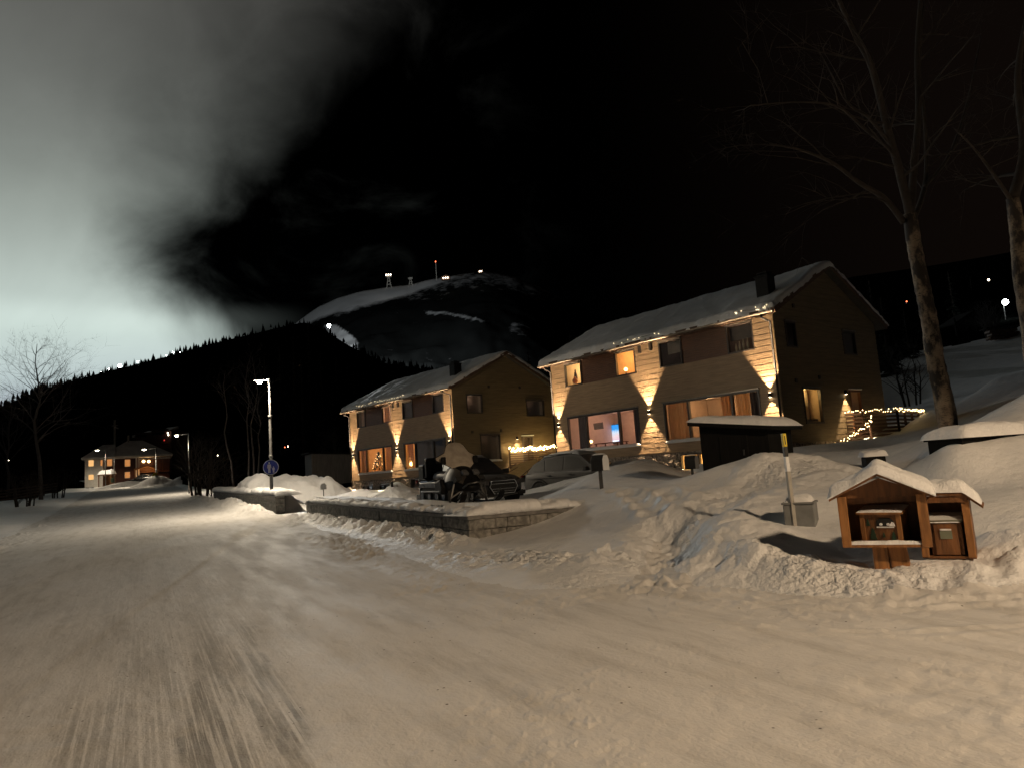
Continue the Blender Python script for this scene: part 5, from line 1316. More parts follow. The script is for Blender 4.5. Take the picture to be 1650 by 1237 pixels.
# marker post in front of the shed
M['yellow'] = mat('reflective_yellow', (.62, .45, .02), (.7, .52, .03), rough=.35)
M['post_grey'] = mat('weathered_post', (.30, .28, .25), (.42, .40, .36), rough=.7)
b = at(1281, 852, 10.0); tpt = at(1262, 698, 10.0); mp_ = thing('marker_post', 'upright marker post with yellow, black and white bands', 'marker post', b)
hgt = tpt.z - b.z; lean = Vector((tpt.x - b.x, 0, 0)); f = lambda k: lean * k + Vector((0, 0, hgt * k))
for nm, a, c, m_ in (('post', -.35, .60, 'post_grey'), ('white_band', .601, .755, 'sign_white'), ('black_band', .756, .86, 'plastic_black'), ('yellow_band', .861, 1.0, 'yellow')):
    q = MB(); q.bar(f(a), f(c), .075, .05); q.build(nm, M[m_], mp_, bevel=.006)
q = MB(); q.bar(f(.885) + Vector((0, -.03, 0)), f(.975) + Vector((0, -.03, 0)), .02, .012); q.build('label_strip', M['plastic_black'], mp_)

# grey utility cabinet
M['cabinet'] = mat('grey_cabinet', (.15, .155, .155), (.20, .205, .205), rough=.6, scale=6)
c = at(1294, 856, 10.1); cb = thing('utility_cabinet', 'grey utility cabinet with snow on its lid behind the marker post', 'utility box', (c.x, c.y, c.z), R(-30))
q = MB(); q.box((0, 0, .16), (.40, .36, .46)); q.build('body', M['cabinet'], cb, bevel=.015)
q = MB(); q.box((0, 0, .405), (.43, .39, .03)); q.build('lid', M['cabinet'], cb, bevel=.008)
def snow_pad(w, d, h, z, seed, nx=14, ny=14):
    q = MB(); rows = []
    for i in range(nx + 1):
        r = []
        for j in range(ny + 1):
            a, b = 2 * i / nx - 1, 2 * j / ny - 1; e = max(0, 1 - abs(a) ** 5) ** .5 * max(0, 1 - abs(b) ** 5) ** .5
            n_ = float(fbm(np.array([a * 1.5 + seed]), np.array([b * 1.5]), 3, seed)[0]); r.append((a * w / 2, b * d / 2, z + h * e * (1 + .35 * n_)))
        rows.append(r)
    q.grid(rows); return q
snow_pad(.36, .34, .09, .42, 3).build('snow_cap', M['snow'], cb, smooth=True)

# black shed with a snowy lean-to roof
M['shed_black'] = mat('black_stained_boards', (.004, .004, .004), (.009, .0085, .008), rough=.85, spec=.15, scale=4, stretch=(8, 8, .6), bump=.003)
c = at(1206, 745, 15.4); sh = thing('garden_shed', 'black bin shed under a thick snow roof in front of the nearer house', 'shed', (c.x, c.y, 1.10), R(-42))
L0 = sh.matrix_basis.inverted()
q = MB(); q.prism([(-.75, 0), (.75, 0), (.75, .98), (-.75, 1.18)], lambda x, z: (x, -.62, z), lambda x, z: (x, .62, z)); q.build('wall', M['shed_black'], sh)
q = MB(); q.prism([(-.93, 1.20), (.93, .955), (.93, 1.035), (-.93, 1.28)], lambda x, z: (x, -.80, z), lambda x, z: (x, .80, z)); rf = q.build('roof', M['shed_black'], sh, bevel=.008)
q = snow_pad(1.92, 1.66, .17, 0, 6, 26, 26); q.v = [(x, y, z + 1.16 - .1317 * x) for x, y, z in q.v]; q.build('snow_cap', M['snow'], rf, smooth=True)
q = MB(); q.box((0, -.625, .5), (.62, .03, .82)); dr_ = q.build('door', M['shed_black'], sh, bevel=.006); q = MB(); q.box((.22, -.65, .55), (.03, .03, .12)); q.build('handle', M['alu'], dr_)

# long dark box under snow on the slope
c = at(1592, 718, 11.4); lb_ = thing('storage_chest', 'long dark timber chest sunk in the slope under thick snow', 'chest', (c.x, c.y, c.z - .22), R(17))
q = MB(); q.box((0, 0, .12), (1.75, .62, .46)); q.build('body', M['shed_black'], lb_, bevel=.01)
q = MB(); q.box((0, 0, .365), (1.82, .70, .03)); ld = q.build('lid', M['shed_black'], lb_)
snow_pad(1.9, .86, .22, .375, 12, 30, 16).build('snow_cap', M['snow'], ld, smooth=True)
c = at(1408, 745, 14.0); up_ = thing('utility_pillar', 'dark ground pillar with a round snow cap on the slope', 'utility box', (c.x, c.y, c.z - .22), R(-10))
q = MB(); q.box((0, 0, .16), (.36, .34, .36)); q.build('body', M['shed_black'], up_, bevel=.02); snow_pad(.46, .44, .12, .345, 22).build('snow_cap', M['snow'], up_, smooth=True)

# ================================================================ WOODEN MAILBOX SHELTERS
SH_R = R(-30)
c = at(1430, 872, 7.75); sa = thing('mailbox_shelter', 'gabled pine mailbox shelter on a stout stump, snow on its roof', 'mailbox shelter', (c.x, c.y, c.z), SH_R, 'pine mailbox shelters by the road')
W2, D2, HE, HP = .415, .24, .50, .71                      # half width, half depth, eave and peak above the floor
for s in (-1, 1):
    q = MB(); q.box((s * (W2 - .012), .0, HE / 2), (.024, D2 * 2, HE)); q.build('side_wall', M['wood_panel'], sa)
    q = MB(); q.box((s * (W2 - .045), -D2 - .012, HE / 2 - .01), (.09, .024, HE + .03)); q.build('front_board', M['wood_orange'], sa, bevel=.004)
q = MB(); q.box((0, D2 - .012, HE / 2), (W2 * 2 - .05, .024, HE)); q.build('back_wall', M['wood_panel'], sa)
q = MB(); q.prism([(-W2, HE - .02), (W2, HE - .02), (W2, HE + .01), (0, HP - .03), (-W2, HE + .01)], lambda x, z: (x, -D2 + .10, z), lambda x, z: (x, -D2 + .124, z)); q.build('gable_board', M['wood_panel'], sa)
q = MB(); q.box((0, -D2 + .22, HE - .05), (W2 * 2 - .05, .03, .07)); q.build('cross_beam', M['wood_panel'], sa, bevel=.004)
q = MB(); q.box((0, 0, -.015), (W2 * 2 - .01, D2 * 2 + .02, .03)); q.build('floor', M['wood_orange'], sa, bevel=.004)
sl = (HP - HE) / W2; ov = .075
for s in (-1, 1):
    q = MB(); pr = [(0, HP), (s * (W2 + ov), HE - sl * ov), (s * (W2 + ov), HE - sl * ov + .026), (0, HP + .026)]
    q.prism(pr, lambda x, z: (x, -D2 - .07, z), lambda x, z: (x, D2 + .06, z)); q.build('roof_board', M['wood_panel'], sa)
def snow_gable():
    q = MB(); n, m_ = 40, 16; rows = []
    for j in range(m_ + 1):
        b = 2 * j / m_ - 1; y = (-D2 - .09) + (b + 1) / 2 * (D2 * 2 + .17); r = []
        for i in range(n + 1):
            a = 2 * i / n - 1; x = a * (W2 + ov + .015); e = (max(0, 1 - abs(a) ** 12) ** .5) * (max(0, 1 - abs(b) ** 8) ** .5)
            n_ = float(fbm(np.array([a * 2.2]), np.array([b * 1.3 + 3]), 3, 31)[0]); r.append((x, y, HP + .028 - sl * math.sqrt(x * x + .0012) + .012 + .108 * e * (1 + .5 * n_)))
        rows.append(r)
    q.grid(rows); low = [[(x, y, HP + .024 - sl * abs(x)) for x, y, z in rows[0]], rows[0]]; q.grid(low)
    return q.build('snow_cap', M['snow'], sa, smooth=True)
snow_gable()
q = snow_pad(W2 * 2 - .02, .11, .034, .0, 41, 30, 8); q.v = [(x, y - D2 + .04, z) for x, y, z in q.v]; q.build('sill_snow', M['snow'], sa, smooth=True)
for s, w, tw in ((-.075, .15, 0), (.085, .17, .05)):
    q = MB(); q.add([(s - w / 2, -.10, -.03), (s + w / 2, -.10, -.03), (s + w / 2, .06, -.03), (s - w / 2, .06, -.03), (s - w / 2 + tw * .5, -.13, -.55), (s + w / 2 + tw, -.13, -.55), (s + w / 2 + tw, .05, -.55), (s - w / 2 + tw * .5, .05, -.55)],
                    [(0, 1, 2, 3), (7, 6, 5, 4), (0, 4, 5, 1), (1, 5, 6, 2), (2, 6, 7, 3), (3, 7, 4, 0)]); q.build('stump', M['wood_orange'], sa, bevel=.02)
# the painted mailbox standing on its floor
mbx = thing('painted_mailbox', 'small wooden mailbox with painted fir trees inside the gabled shelter', 'mailbox'); mbx.matrix_world = sa.matrix_basis @ Matrix.Translation((-.005, .0, .012)) @ Matrix.Rotation(R(-13), 4, 'Z')
q = MB(); q.box((0, 0, .155), (.40, .26, .31)); q.build('body', M['wood_panel'], mbx, bevel=.004)
for s in (-1, 1): q = MB(); q.box((s * .178, -.138, .155), (.046, .016, .31)); q.build('corner_board', M['wood_orange'], mbx, bevel=.003)
q = MB(); q.box((0, -.01, .325), (.46, .32, .022), Matrix.Rotation(R(10), 3, 'X')); lid_ = q.build('lid', M['wood_orange'], mbx, bevel=.004)
q = snow_pad(.45, .31, .018, 0, 51); q.v = [(x, y - .01, .337 + y * .176 + z) for x, y, z in q.v]; q.build('lid_snow', M['snow'], lid_, smooth=True)
M['fir_green'] = mat('painted_green', (.012, .03, .016), (.02, .045, .022), rough=.7)
def front(poly, name, material, x, z, k=1, y=-.1305, parent=mbx):
    q = MB(); q.prism(poly, lambda a, b: (x + a * k, y - .008, z + b * k), lambda a, b: (x + a * k, y, z + b * k)); return q.build(name, M[material], parent)
fir = [(-.035, 0), (.035, 0), (.022, .045), (.028, .045), (.014, .085), (.018, .085), (0, .125), (-.018, .085), (-.014, .085), (-.028, .045), (-.022, .045)]
front(fir, 'painted_fir', 'fir_green', -.085, .025, 1.0); front(fir, 'painted_fir', 'fir_green', .115, .012, .8); front(fir, 'painted_fir', 'fir_green', -.125, .17, .6); front(fir, 'painted_fir', 'fir_green', .02, .05, .4)
front([(-.085, 0), (.085, 0), (.085, .05), (.05, .085), (-.05, .085), (-.085, .05)], 'mail_slot', 'plastic_black', .045, .165)
front([(-.085, 0), (.085, 0), (.085, .012), (-.085, .012)], 'slot_sill', 'sign_white', .045, .150, 1, -.139)
for x in (.005, .075): front([(.016 * math.cos(t), .014 * math.sin(t)) for t in np.linspace(0, 6.28, 11)[:-1]], 'slot_snow', 'snow', x, .185, 1, -.139)
front([(-.03, 0), (.03, 0), (.02, .035), (0, .045)], 'slot_snow', 'snow', .112, .166, 1, -.139)

c = at(1531, 891, 7.85); sb = thing('mailbox_shelter', 'narrow pine letterbox shelter with a snowy lean-to roof, right of the gabled one', 'mailbox shelter', (c.x, c.y, c.z), SH_R - R(4), 'pine mailbox shelters by the road')
W3, D3 = .245, .20
for s in (-1, 1):
    q = MB(); q.box((s * (W3 - .012), 0, .29), (.024, D3 * 2, .58)); q.build('side_wall', M['wood_panel'], sb)
    q = MB(); q.box((s * (W3 - .035), -D3 - .012, .285), (.07, .024, .59)); q.build('front_board', M['wood_orange'], sb, bevel=.004)
q = MB(); q.box((0, D3 - .012, .29), (W3 * 2 - .05, .024, .58)); q.build('back_wall', M['wood_panel'], sb)
q = MB(); q.box((0, 0, -.013), (W3 * 2, D3 * 2, .026)); q.build('floor', M['wood_panel'], sb)
q = MB(); q.prism([(-W3 - .03, .64), (W3 - .04, .63), (W3 + .12, .49), (W3 + .12, .515), (W3 - .035, .656), (-W3 - .03, .666)], lambda x, z: (x, -D3 - .06, z), lambda x, z: (x, D3 + .05, z)); rb = q.build('roof', M['wood_panel'], sb)
q = MB(); q.box((0, -D3 - .03, .595), (W3 * 2 - .02, .02, .07)); q.build('fascia', M['wood_panel'], sb)
def snow_lean():
    q = MB(); rows = []
    for j in range(13):
        b = 2 * j / 12 - 1; y = -D3 - .075 + (b + 1) / 2 * (D3 * 2 + .12); r = []
        for i in range(25):
            a = i / 24; x = -W3 - .04 + a * (W3 * 2 + .15); z = float(np.interp(x, [-W3 - .04, W3 - .04, W3 + .12], [.668, .658, .517])); e = max(0, 1 - abs(2 * a - 1) ** 10) ** .5 * max(0, 1 - abs(b) ** 8) ** .5
            n_ = float(fbm(np.array([a * 3.2]), np.array([b * 1.3]), 3, 61)[0]); r.append((x, y, z + .004 + .105 * e * (1 + .55 * n_)))
        rows.append(r)
    q.grid(rows); q.build('snow_cap', M['snow'], rb, smooth=True)
snow_lean()
q = MB(); q.box((0, .15, -.25), (.14, .10, .5)); q.build('stump', M['wood_orange'], sb)
lbx = thing('letterbox', 'wooden letterbox with a frosted grey green lid in the narrow shelter', 'letterbox'); lbx.matrix_world = sb.matrix_basis @ Matrix.Translation((0, -.03, .005))
q = MB(); q.box((0, 0, .17), (.30, .26, .34)); q.build('body', M['wood_panel'], lbx, bevel=.006)
q = MB(); q.box((0, -.142, .165), (.22, .02, .32)); q.build('front_panel', M['wood_panel'], lbx, bevel=.004)
M['lid_green'] = frosted('frosted_green_lid', (.16, .17, .13), .8, .5, zlo=.1, zhi=.7)
q = MB(); q.prism([(-.16, .345), (-.165, .37), (-.12, .405), (0, .43), (.14, .43), (.14, .345)], lambda y, z: (-.165, y, z), lambda y, z: (.165, y, z)); q.build('lid', M['lid_green'], lbx, bevel=.01)
M['plate'] = mat('grey_green_plate', (.16, .18, .13), (.2, .22, .16), rough=.6)
q = MB(); q.box((0, -.157, .215), (.11, .012, .085)); q.build('name_plate', M['plate'], lbx); q = MB(); q.box((0, -.160, .268), (.105, .022, .018)); q.build('plate_snow', M['snow'], lbx, bevel=.005)
q = snow_pad(.30, .03, .014, 0, 71, 16, 4); q.v = [(x, y - .150, z + .340) for x, y, z in q.v]; q.build('rim_snow', M['snow'], lbx, smooth=True)

# ================================================================ TREES
def birch_bark(name, c1, c2, dark, scale=1.4):
    m, nt, b, N, L = nodes(name); b.inputs['Roughness'].default_value = .8
    tc = N.new('ShaderNodeTexCoord')
    def nz(sc, st, d=6):
        q = N.new('ShaderNodeMapping'); q.inputs['Scale'].default_value = st; L.new(tc.outputs['Object'], q.inputs[0]); n = N.new('ShaderNodeTexNoise'); n.inputs['Scale'].default_value = sc; n.inputs['Detail'].default_value = d; n.inputs['Roughness'].default_value = .65; L.new(q.outputs[0], n.inputs['Vector']); return n
    n1, n2, n3 = nz(2.2, (1, 1, 1)), nz(2.4, (1, 1, .55)), nz(8, (1, 1, 5))
    r1 = N.new('ShaderNodeValToRGB'); r1.color_ramp.elements[0].position = .35; r1.color_ramp.elements[1].position = .65; r1.color_ramp.elements[0].color = (*c1, 1); r1.color_ramp.elements[1].color = (*c2, 1); L.new(n1.outputs['Fac'], r1.inputs[0])
    mr = N.new('ShaderNodeMapRange'); mr.inputs[1].default_value = .46; mr.inputs[2].default_value = .56; L.new(n2.outputs['Fac'], mr.inputs[0])
    m3 = N.new('ShaderNodeMapRange'); m3.inputs[1].default_value = .56; m3.inputs[2].default_value = .64; L.new(n3.outputs['Fac'], m3.inputs[0])
    mxx = N.new('ShaderNodeMath'); mxx.operation = 'MAXIMUM'; L.new(mr.outputs[0], mxx.inputs[0]); L.new(m3.outputs[0], mxx.inputs[1])
    mx = N.new('ShaderNodeMix'); mx.data_type = 'RGBA'; mx.inputs[7].default_value = (*dark, 1); L.new(r1.outputs[0], mx.inputs[6]); L.new(mxx.outputs[0], mx.inputs[0]); L.new(mx.outputs[2], b.inputs['Base Color'])
    bp = N.new('ShaderNodeBump'); bp.inputs['Distance'].default_value = .05; bp.inputs['Strength'].default_value = 1; L.new(n2.outputs['Fac'], bp.inputs['Height']); L.new(bp.outputs[0], b.inputs['Normal'])
    return m
M['birch'] = birch_bark('birch_bark', (.13, .095, .065), (.27, .215, .155), (.018, .013, .010))
M['twig'] = mat('dark_twig', (.016, .012, .009), (.03, .022, .017), rough=.9, scale=6)
M['grey_twig'] = mat('grey_twig', (.05, .045, .045), (.08, .07, .07), rough=.9, scale=6)

def grow(mb, p, d, length, r, depth, rg, spread=.6, droop=.0, n=5, kids_=(2, 4)):
    pts, rad = [Vector(p)], [r]; d = Vector(d).normalized(); steps = max(3, int(length / .5) if depth > 1 else 3)
    for i in range(steps):
        d = (d + Vector((rg.gauss(0, .12), rg.gauss(0, .12), rg.gauss(0, .08) - droop * (i / steps)))).normalized()
        pts.append(pts[-1] + d * length / steps); rad.append(r * (1 - .75 * (i + 1) / steps))
    mb.tube(pts, rad, n if r > .02 else 4 if r > .008 else 3, cap=False)
    if depth > 0:
        for k in range(rg.randint(*kids_) + (1 if depth > 1 else 2)):
            i = rg.randint(max(1, steps // 3), steps); q = pts[i]; t = (pts[i] - pts[i - 1]).normalized()
            s = Vector((rg.gauss(0, 1), rg.gauss(0, 1), rg.gauss(0, .5))); s = (s - t * s.dot(t)).normalized()
            grow(mb, q, t * (1 - spread * .5) + s * spread + Vector((0, 0, .12)), length * rg.uniform(.45, .72), max(.004, rad[i] * rg.uniform(.5, .75)), depth - 1, rg, spread, droop, n, kids_)
def limb(mb, pts, r0, r1, n=10, jit=0, rg=random, sub=4):
    P_ = [Vector(p) for p in pts]; out = []
    for i in range(len(P_) - 1):
        for k in range(sub):
            t = k / sub; p0, p1, p2, p3 = P_[max(i - 1, 0)], P_[i], P_[i + 1], P_[min(i + 2, len(P_) - 1)]
            out.append(.5 * ((2 * p1) + (p2 - p0) * t + (2 * p0 - 5 * p1 + 4 * p2 - p3) * t * t + (3 * p1 - p0 - 3 * p2 + p3) * t ** 3))
    out.append(P_[-1]); m = len(out); rad = [r0 + (r1 - r0) * i / (m - 1) for i in range(m)]
    rad = [r * (1 + rg.uniform(-jit, jit)) for r in rad]; mb.tube(out, rad, n); return out, rad
def tree(label, base, name='birch_tree', cat='tree', group=None): return thing(name, label, cat, base, 0, group)

# the big birch beside the house
rg = random.Random(21); bb = at(1529, 690, 19); bb.z = ground_z(bb.x, bb.y) - .1
bt = tree('tall old birch with a mottled leaning trunk right of the nearer house', bb)
A = lambda u_, v_, Y: at(u_, v_, Y) - bb
tm = MB(); limb(tm, [Vector((0, 0, -.3)), A(1520, 640, 19), A(1507, 580, 19), A(1498, 520, 19), A(1486, 460, 19), A(1474, 400, 19), A(1466, 345, 19)], .25, .17, 18, .06, rg, 8)
tm.build('trunk', M['birch'], bt, smooth=True)
cm = MB()
limbs = [([A(1468, 352, 19), A(1448, 270, 18.7), A(1428, 200, 18.4), A(1405, 110, 18.1), A(1380, 60, 18), A(1345, -20, 17.8), A(1330, -120, 17.6)], .125, .04),
         ([A(1466, 352, 19), A(1472, 280, 19.3), A(1480, 180, 19.6), A(1478, 80, 20), A(1486, -40, 20.2), A(1490, -160, 20.4)], .125, .04),
         ([A(1470, 360, 19), A(1492, 290, 19.8), A(1490, 190, 20.2), A(1482, 120, 20.6), A(1488, 0, 21)], .08, .03),
         ([A(1456, 358, 19), A(1425, 320, 18.6), A(1385, 295, 18.2), A(1340, 262, 18), A(1290, 242, 17.8), A(1240, 232, 17.7)], .09, .015),
         ([A(1436, 235, 18.6), A(1400, 190, 18.2), A(1365, 165, 18), A(1330, 100, 17.6)], .06, .015),
         ([A(1440, 245, 18.6), A(1390, 205, 18), A(1350, 172, 17.7), A(1290, 165, 17.4), A(1210, 170, 17.2)], .05, .01),
         ([A(1490, 300, 19.6), A(1530, 250, 20), A(1560, 160, 20.5), A(1580, 60, 21)], .06, .015)]
for pts, r0, r1 in limbs:
    o, rad = limb(cm, pts, r0, r1, 8, .04, rg, 5)
    for i in range(4, len(o)):
        if rg.random() < .5:
            t = (o[i] - o[i - 1]).normalized(); s = Vector((rg.gauss(0, 1), rg.gauss(0, 1), rg.gauss(0, .5)))
            grow(cm, o[i], t * .5 + s.normalized() * .7, rg.uniform(1.2, 2.8), max(.010, rad[i] * .4), 2, rg, .6, .12, 5, (1, 3))
cm.build('crown', M['twig'], bt, smooth=True, fix=False)
# second birch at the right edge
b2 = at(1672, 620, 15.5); b2.z = ground_z(b2.x, b2.y) - .1; bt = tree('dark birch trunk cut by the right edge of the picture', b2)
A2 = lambda u_, v_, Y: at(u_, v_, Y) - b2; tm = MB(); limb(tm, [Vector((0, 0, -.3)), A2(1660, 520, 15.5), A2(1646, 440, 15.5), A2(1640, 380, 15.5), A2(1632, 320, 15.4)], .22, .13, 16, .05, rg, 8); tm.build('trunk', M['birch'], bt, smooth=True)
cm = MB()
for pts, r0, r1 in (([A2(1632, 322, 15.4), A2(1650, 240, 15.6), A2(1640, 120, 15.8), A2(1660, 0, 16)], .13, .04), ([A2(1634, 330, 15.4), A2(1600, 280, 15.2), A2(1570, 240, 15), A2(1540, 210, 14.8)], .05, .01)):
    o, rad = limb(cm, pts, r0, r1, 8, .04, rg, 5)
    for i in range(3, len(o)):
        if rg.random() < .5: grow(cm, o[i], Vector((rg.gauss(0, 1), rg.gauss(0, 1), .3)), rg.uniform(1, 2), rad[i] * .4, 2, rg, .6, .1, 4, (1, 3))
cm.build('crown', M['twig'], bt, smooth=True, fix=False)

def bare_tree(label, u_, v_, Y, height, seed, lean=(0, 0), r=.16, mats='grey_twig', stems=1, name='bare_tree', fork=.35, spread=.55, depth=3, z=None, group=None, nb=16):
    p = at(u_, v_, Y); p.z = (ground_z(p.x, p.y) if z is None else z) - .1; t = tree(label, p, name, group=group); rg = random.Random(seed); tm, cm = MB(), MB()
    for s in range(stems):
        a = rg.random() * 6.3; q = Vector((math.cos(a), math.sin(a), 0)) * (.5 if stems > 1 else 0); h = height * rg.uniform(.8, 1.0) if stems > 1 else height
        d = Vector((lean[0] + (q.x * .25 if stems > 1 else 0), lean[1] + (q.y * .25 if stems > 1 else 0), 1)); pts = [q + d * (h * f) + Vector((rg.gauss(0, .02), rg.gauss(0, .02), 0)) * h * f for f in np.linspace(0, 1, 9)]
        tm.tube(pts, [r * (1 - .88 * f) for f in np.linspace(0, 1, 9)], 8)
        for k in range(nb):
            f = rg.uniform(fork, .97); i = int(f * 8); c = pts[i].lerp(pts[i + 1], f * 8 - i); a = rg.random() * 6.3
            grow(cm, c, Vector((math.cos(a) * spread * 1.2, math.sin(a) * spread * 1.2, .75)), h * (1.05 - f) * rg.uniform(.45, .75) + .3, r * (1 - .85 * f) * .5, depth, rg, spread, .03, 4, (1, 3))
    tm.build('trunk', M[mats], t, smooth=True); cm.build('crown', M[mats], t, fix=False); return t
bare_tree('bare birch silhouetted against the glowing cloud at the left', 66, 806, 58, 13.0, 5, (-.05, 0), .17, nb=34, spread=.62)
bare_tree('low bare treetop at the left picture edge', 12, 800, 70, 10.0, 15, (0, 0), .14, nb=24)
bare_tree('thick dark bush beside the second street lamp', 322, 800, 52, 4.6, 7, (0, 0), .09, 'twig', 7, 'bush', .12, .6, 2, nb=12)
bare_tree('dark bush clump behind the low block wall', 352, 795, 47, 2.6, 8, (0, 0), .05, 'twig', 5, 'bush', .1, .6, 2, nb=10)
for i, (u_, Y, h_, le) in enumerate(((378, 58, 10, (-.09, 0)), (402, 60, 12, (.0, 0)), (409, 57, 11, (.03, 0)), (415, 62, 9, (.06, 0)))):
    bare_tree(('slim leaning sapling trunk left of the other slim trunks', 'slim trunk nearest the leaning sapling behind the blue sign lamp', 'middle slim trunk just left of the blue sign lamp', 'slim trunk leaning toward the blue sign lamp')[i], u_, 795, Y, h_, 30 + i, le, .10, 'grey_twig', name='sapling', fork=.5, nb=8, depth=2, group='slim saplings behind the lamp')
bare_tree('small bare shrub near the grey shed by the farther house', 548, 780, 66, 5.0, 41, (0, 0), .07, 'twig', 2, 'bush', .25, .5, 3, nb=12)
bare_tree('dark bush row left of the road bend', 92, 800, 66, 2.8, 44, (0, 0), .06, 'twig', 6, 'bush', .1, .6, 2, nb=10)
bare_tree('dark bush at the left verge beside the bare birch', 40, 812, 50, 2.4, 45, (0, 0), .06, 'twig', 7, 'bush', .1, .6, 2, nb=10)
bare_tree('leafless shrub behind the string lit fence under the birch', 1470, 640, 48, 4.5, 47, (0, 0), .07, 'twig', 5, 'bush', .15, .6, 2, nb=10)
bare_tree('frosty hillside shrub below the bright distant lamp', 1600, 545, 62, 3.2, 48, (0, 0), .05, 'grey_twig', 6, 'bush', .1, .6, 2, nb=10)

# spruces between the lamp and the mountain, and round the houses
M['spruce_near'] = mat('snowy_spruce', (.010, .012, .010), (.06, .065, .06), rough=1, scale=1.2, lo=.5, hi=.8, spec=0)
def spruce(u_, vb, Y, vt, seed, label, wide=.2):
    b = at(u_, vb, Y); tp = at(u_, vt, Y); h = tp.z - b.z; rg = random.Random(seed); t = tree(label, b, 'spruce_tree', group='dark spruces in front of the mountain')
    q = MB(); q.tube([(0, 0, 0), (0, 0, h * .95)], [h * .02, h * .004], 7); q.build('trunk', M['twig'], t)
    q = MB(); n = 26
    for k in range(n):
        f = .08 + .9 * k / n; z = h * f; r = h * wide * (1 - f) ** .8 * rg.uniform(.7, 1.15) + .1
        m_ = 9
        for j in range(m_):
            a = rg.random() * 6.3; rr_ = r * rg.uniform(.55, 1.1); d = Vector((math.cos(a), math.sin(a), 0)); s = Vector((-d.y, d.x, 0)) * rr_ * .28; c = Vector((0, 0, z))
            tip = c + d * rr_ + Vector((0, 0, -rr_ * .35)); mid = c + d * rr_ * .55 + Vector((0, 0, -rr_ * .10))
            q.add([c, mid + s, tip, mid - s, mid + Vector((0, 0, .12 * rr_))], [(0, 1, 4), (1, 2, 4), (2, 3, 4), (3, 0, 4)])
    q.build('crown', M['spruce_near'], t, fix=False)
SL = 'dark spruce with thin snow on its boughs standing below the floodlit mountain slope'
for i, (u_, vb, Y, vt) in enumerate(((503, 720, 150, 512), (478, 730, 140, 530), (522, 730, 135, 556), (547, 730, 145, 566), (455, 730, 160, 548), (575, 730, 150, 590), (430, 730, 170, 566), (610, 730, 150, 612), (540, 735, 120, 610), (490, 735, 125, 570), (650, 730, 165, 600))): spruce(u_, vb, Y, vt, i, SL)
SL2 = 'black spruce rising in the dark behind the two houses'
for i, (u_, vb, Y, vt) in enumerate(((690, 730, 110, 585), (905, 690, 95, 560), (930, 690, 100, 530), (860, 700, 120, 560), (1440, 640, 60, 470), (1475, 640, 64, 490), (1425, 640, 70, 440), (1545, 560, 95, 430), (1580, 560, 110, 440), (1500, 600, 85, 440))): 
    spruce(u_, vb, Y, vt, 50 + i, SL2)

# ================================================================ FAR COTTAGE AND ITS NEIGHBOURS
M['red_boards'] = mat('dark_red_boards', (.045, .012, .009), (.065, .018, .013), rough=.7, scale=3, stretch=(6, 6, .6))
M['white_paint'] = mat('white_paint', (.62, .60, .55), (.72, .70, .66), rough=.6)
M['win_glow'] = emis('lit_window_glow', (1, .55, .20), .95)
M['win_glow_orange'] = emis('lit_window_orange', (1, .40, .12), .55)
YC = 112; c0 = at(205, 781, YC); fc = thing('far_cottage', 'red cottage with white corners, hip roof and lit windows at the road end', 'house', c0, R(27)); fc.scale = (.89, .89, 1)
Cq = lambda u_, v_, dy=0: at(u_, v_, YC) - c0 + Vector((0, dy, 0))
def cbox(mb, u0, v0, u1, v1, y0, y1):
    a, b = Cq(u0, v1), Cq(u1, v0); uu = (u0 + u1) / 2; zb = Cq(uu, v1).z; zt = Cq(uu, v0).z; mb.box(((a.x + b.x) / 2, (y0 + y1) / 2, (zb + zt) / 2), (b.x - a.x, y1 - y0, zt - zb))
q = MB(); cbox(q, 168, 733, 221, 790, 0, 9); cbox(q, 221, 733, 274, 792, 2.5, 9); q.build('wall', M['red_boards'], fc)
q = MB(); cbox(q, 140, 737, 168, 790, -1.2, 7); q.build('wing_wall', M['white_paint'], fc)
q = MB()
for u_ in (166, 169.5, 218.5, 222.5, 251): cbox(q, u_, 735, u_ + 2.2, 778, -.15, -.01)
cbox(q, 169, 735, 222, 738.5, -.12, -.02); cbox(q, 223, 735, 275, 738, .4, .6); q.build('white_trim', M['white_paint'], fc)
def hip(mb, u0, u1, ve, vr, r0, r1, y0, y1):
    um = (u0 + u1) / 2; ze = Cq(um, ve).z; zr = Cq(um, vr).z; x0, x1, X0, X1 = Cq(u0, ve).x, Cq(u1, ve).x, Cq(r0, vr).x, Cq(r1, vr).x; ym = (y0 + y1) / 2
    mb.add([(x0, y0, ze), (x1, y0, ze), (x1, y1, ze), (x0, y1, ze), (X0, ym, zr), (X1, ym, zr), (x0, y0, ze - .25), (x1, y0, ze - .25), (x1, y1, ze - .25), (x0, y1, ze - .25)],
           [(0, 1, 5, 4), (1, 2, 5), (2, 3, 4, 5), (3, 0, 4), (6, 7, 1, 0), (7, 8, 2, 1), (8, 9, 3, 2), (9, 6, 0, 3), (9, 8, 7, 6)])
M['far_roof_snow'] = mat('far_roof_snow', (.55, .53, .52), (.7, .68, .66), rough=.9, scale=.8)
q = MB(); hip(q, 160, 279, 733, 706, 204, 229, -.9, 10); q.build('roof', M['far_roof_snow'], fc); q = MB(); hip(q, 135, 186, 738, 716, 165, 185, -2, 8); q.build('wing_roof', M['far_roof_snow'], fc)
q = MB(); cbox(q, 204, 698, 207, 709, 4, 5); q.build('chimney', M['stone'], fc)
def far_window(u0, v0, u1, v1, y, glow='win_glow'):
    q = MB(); cbox(q, u0 - .6, v0 - .6, u1 + .6, v1 + .6, y - .10, y - .02); w = q.build('window', M['white_paint'], fc); q = MB(); cbox(q, u0, v0, u1, v1, y - .125, y - .105); q.build('pane', M[glow], w)
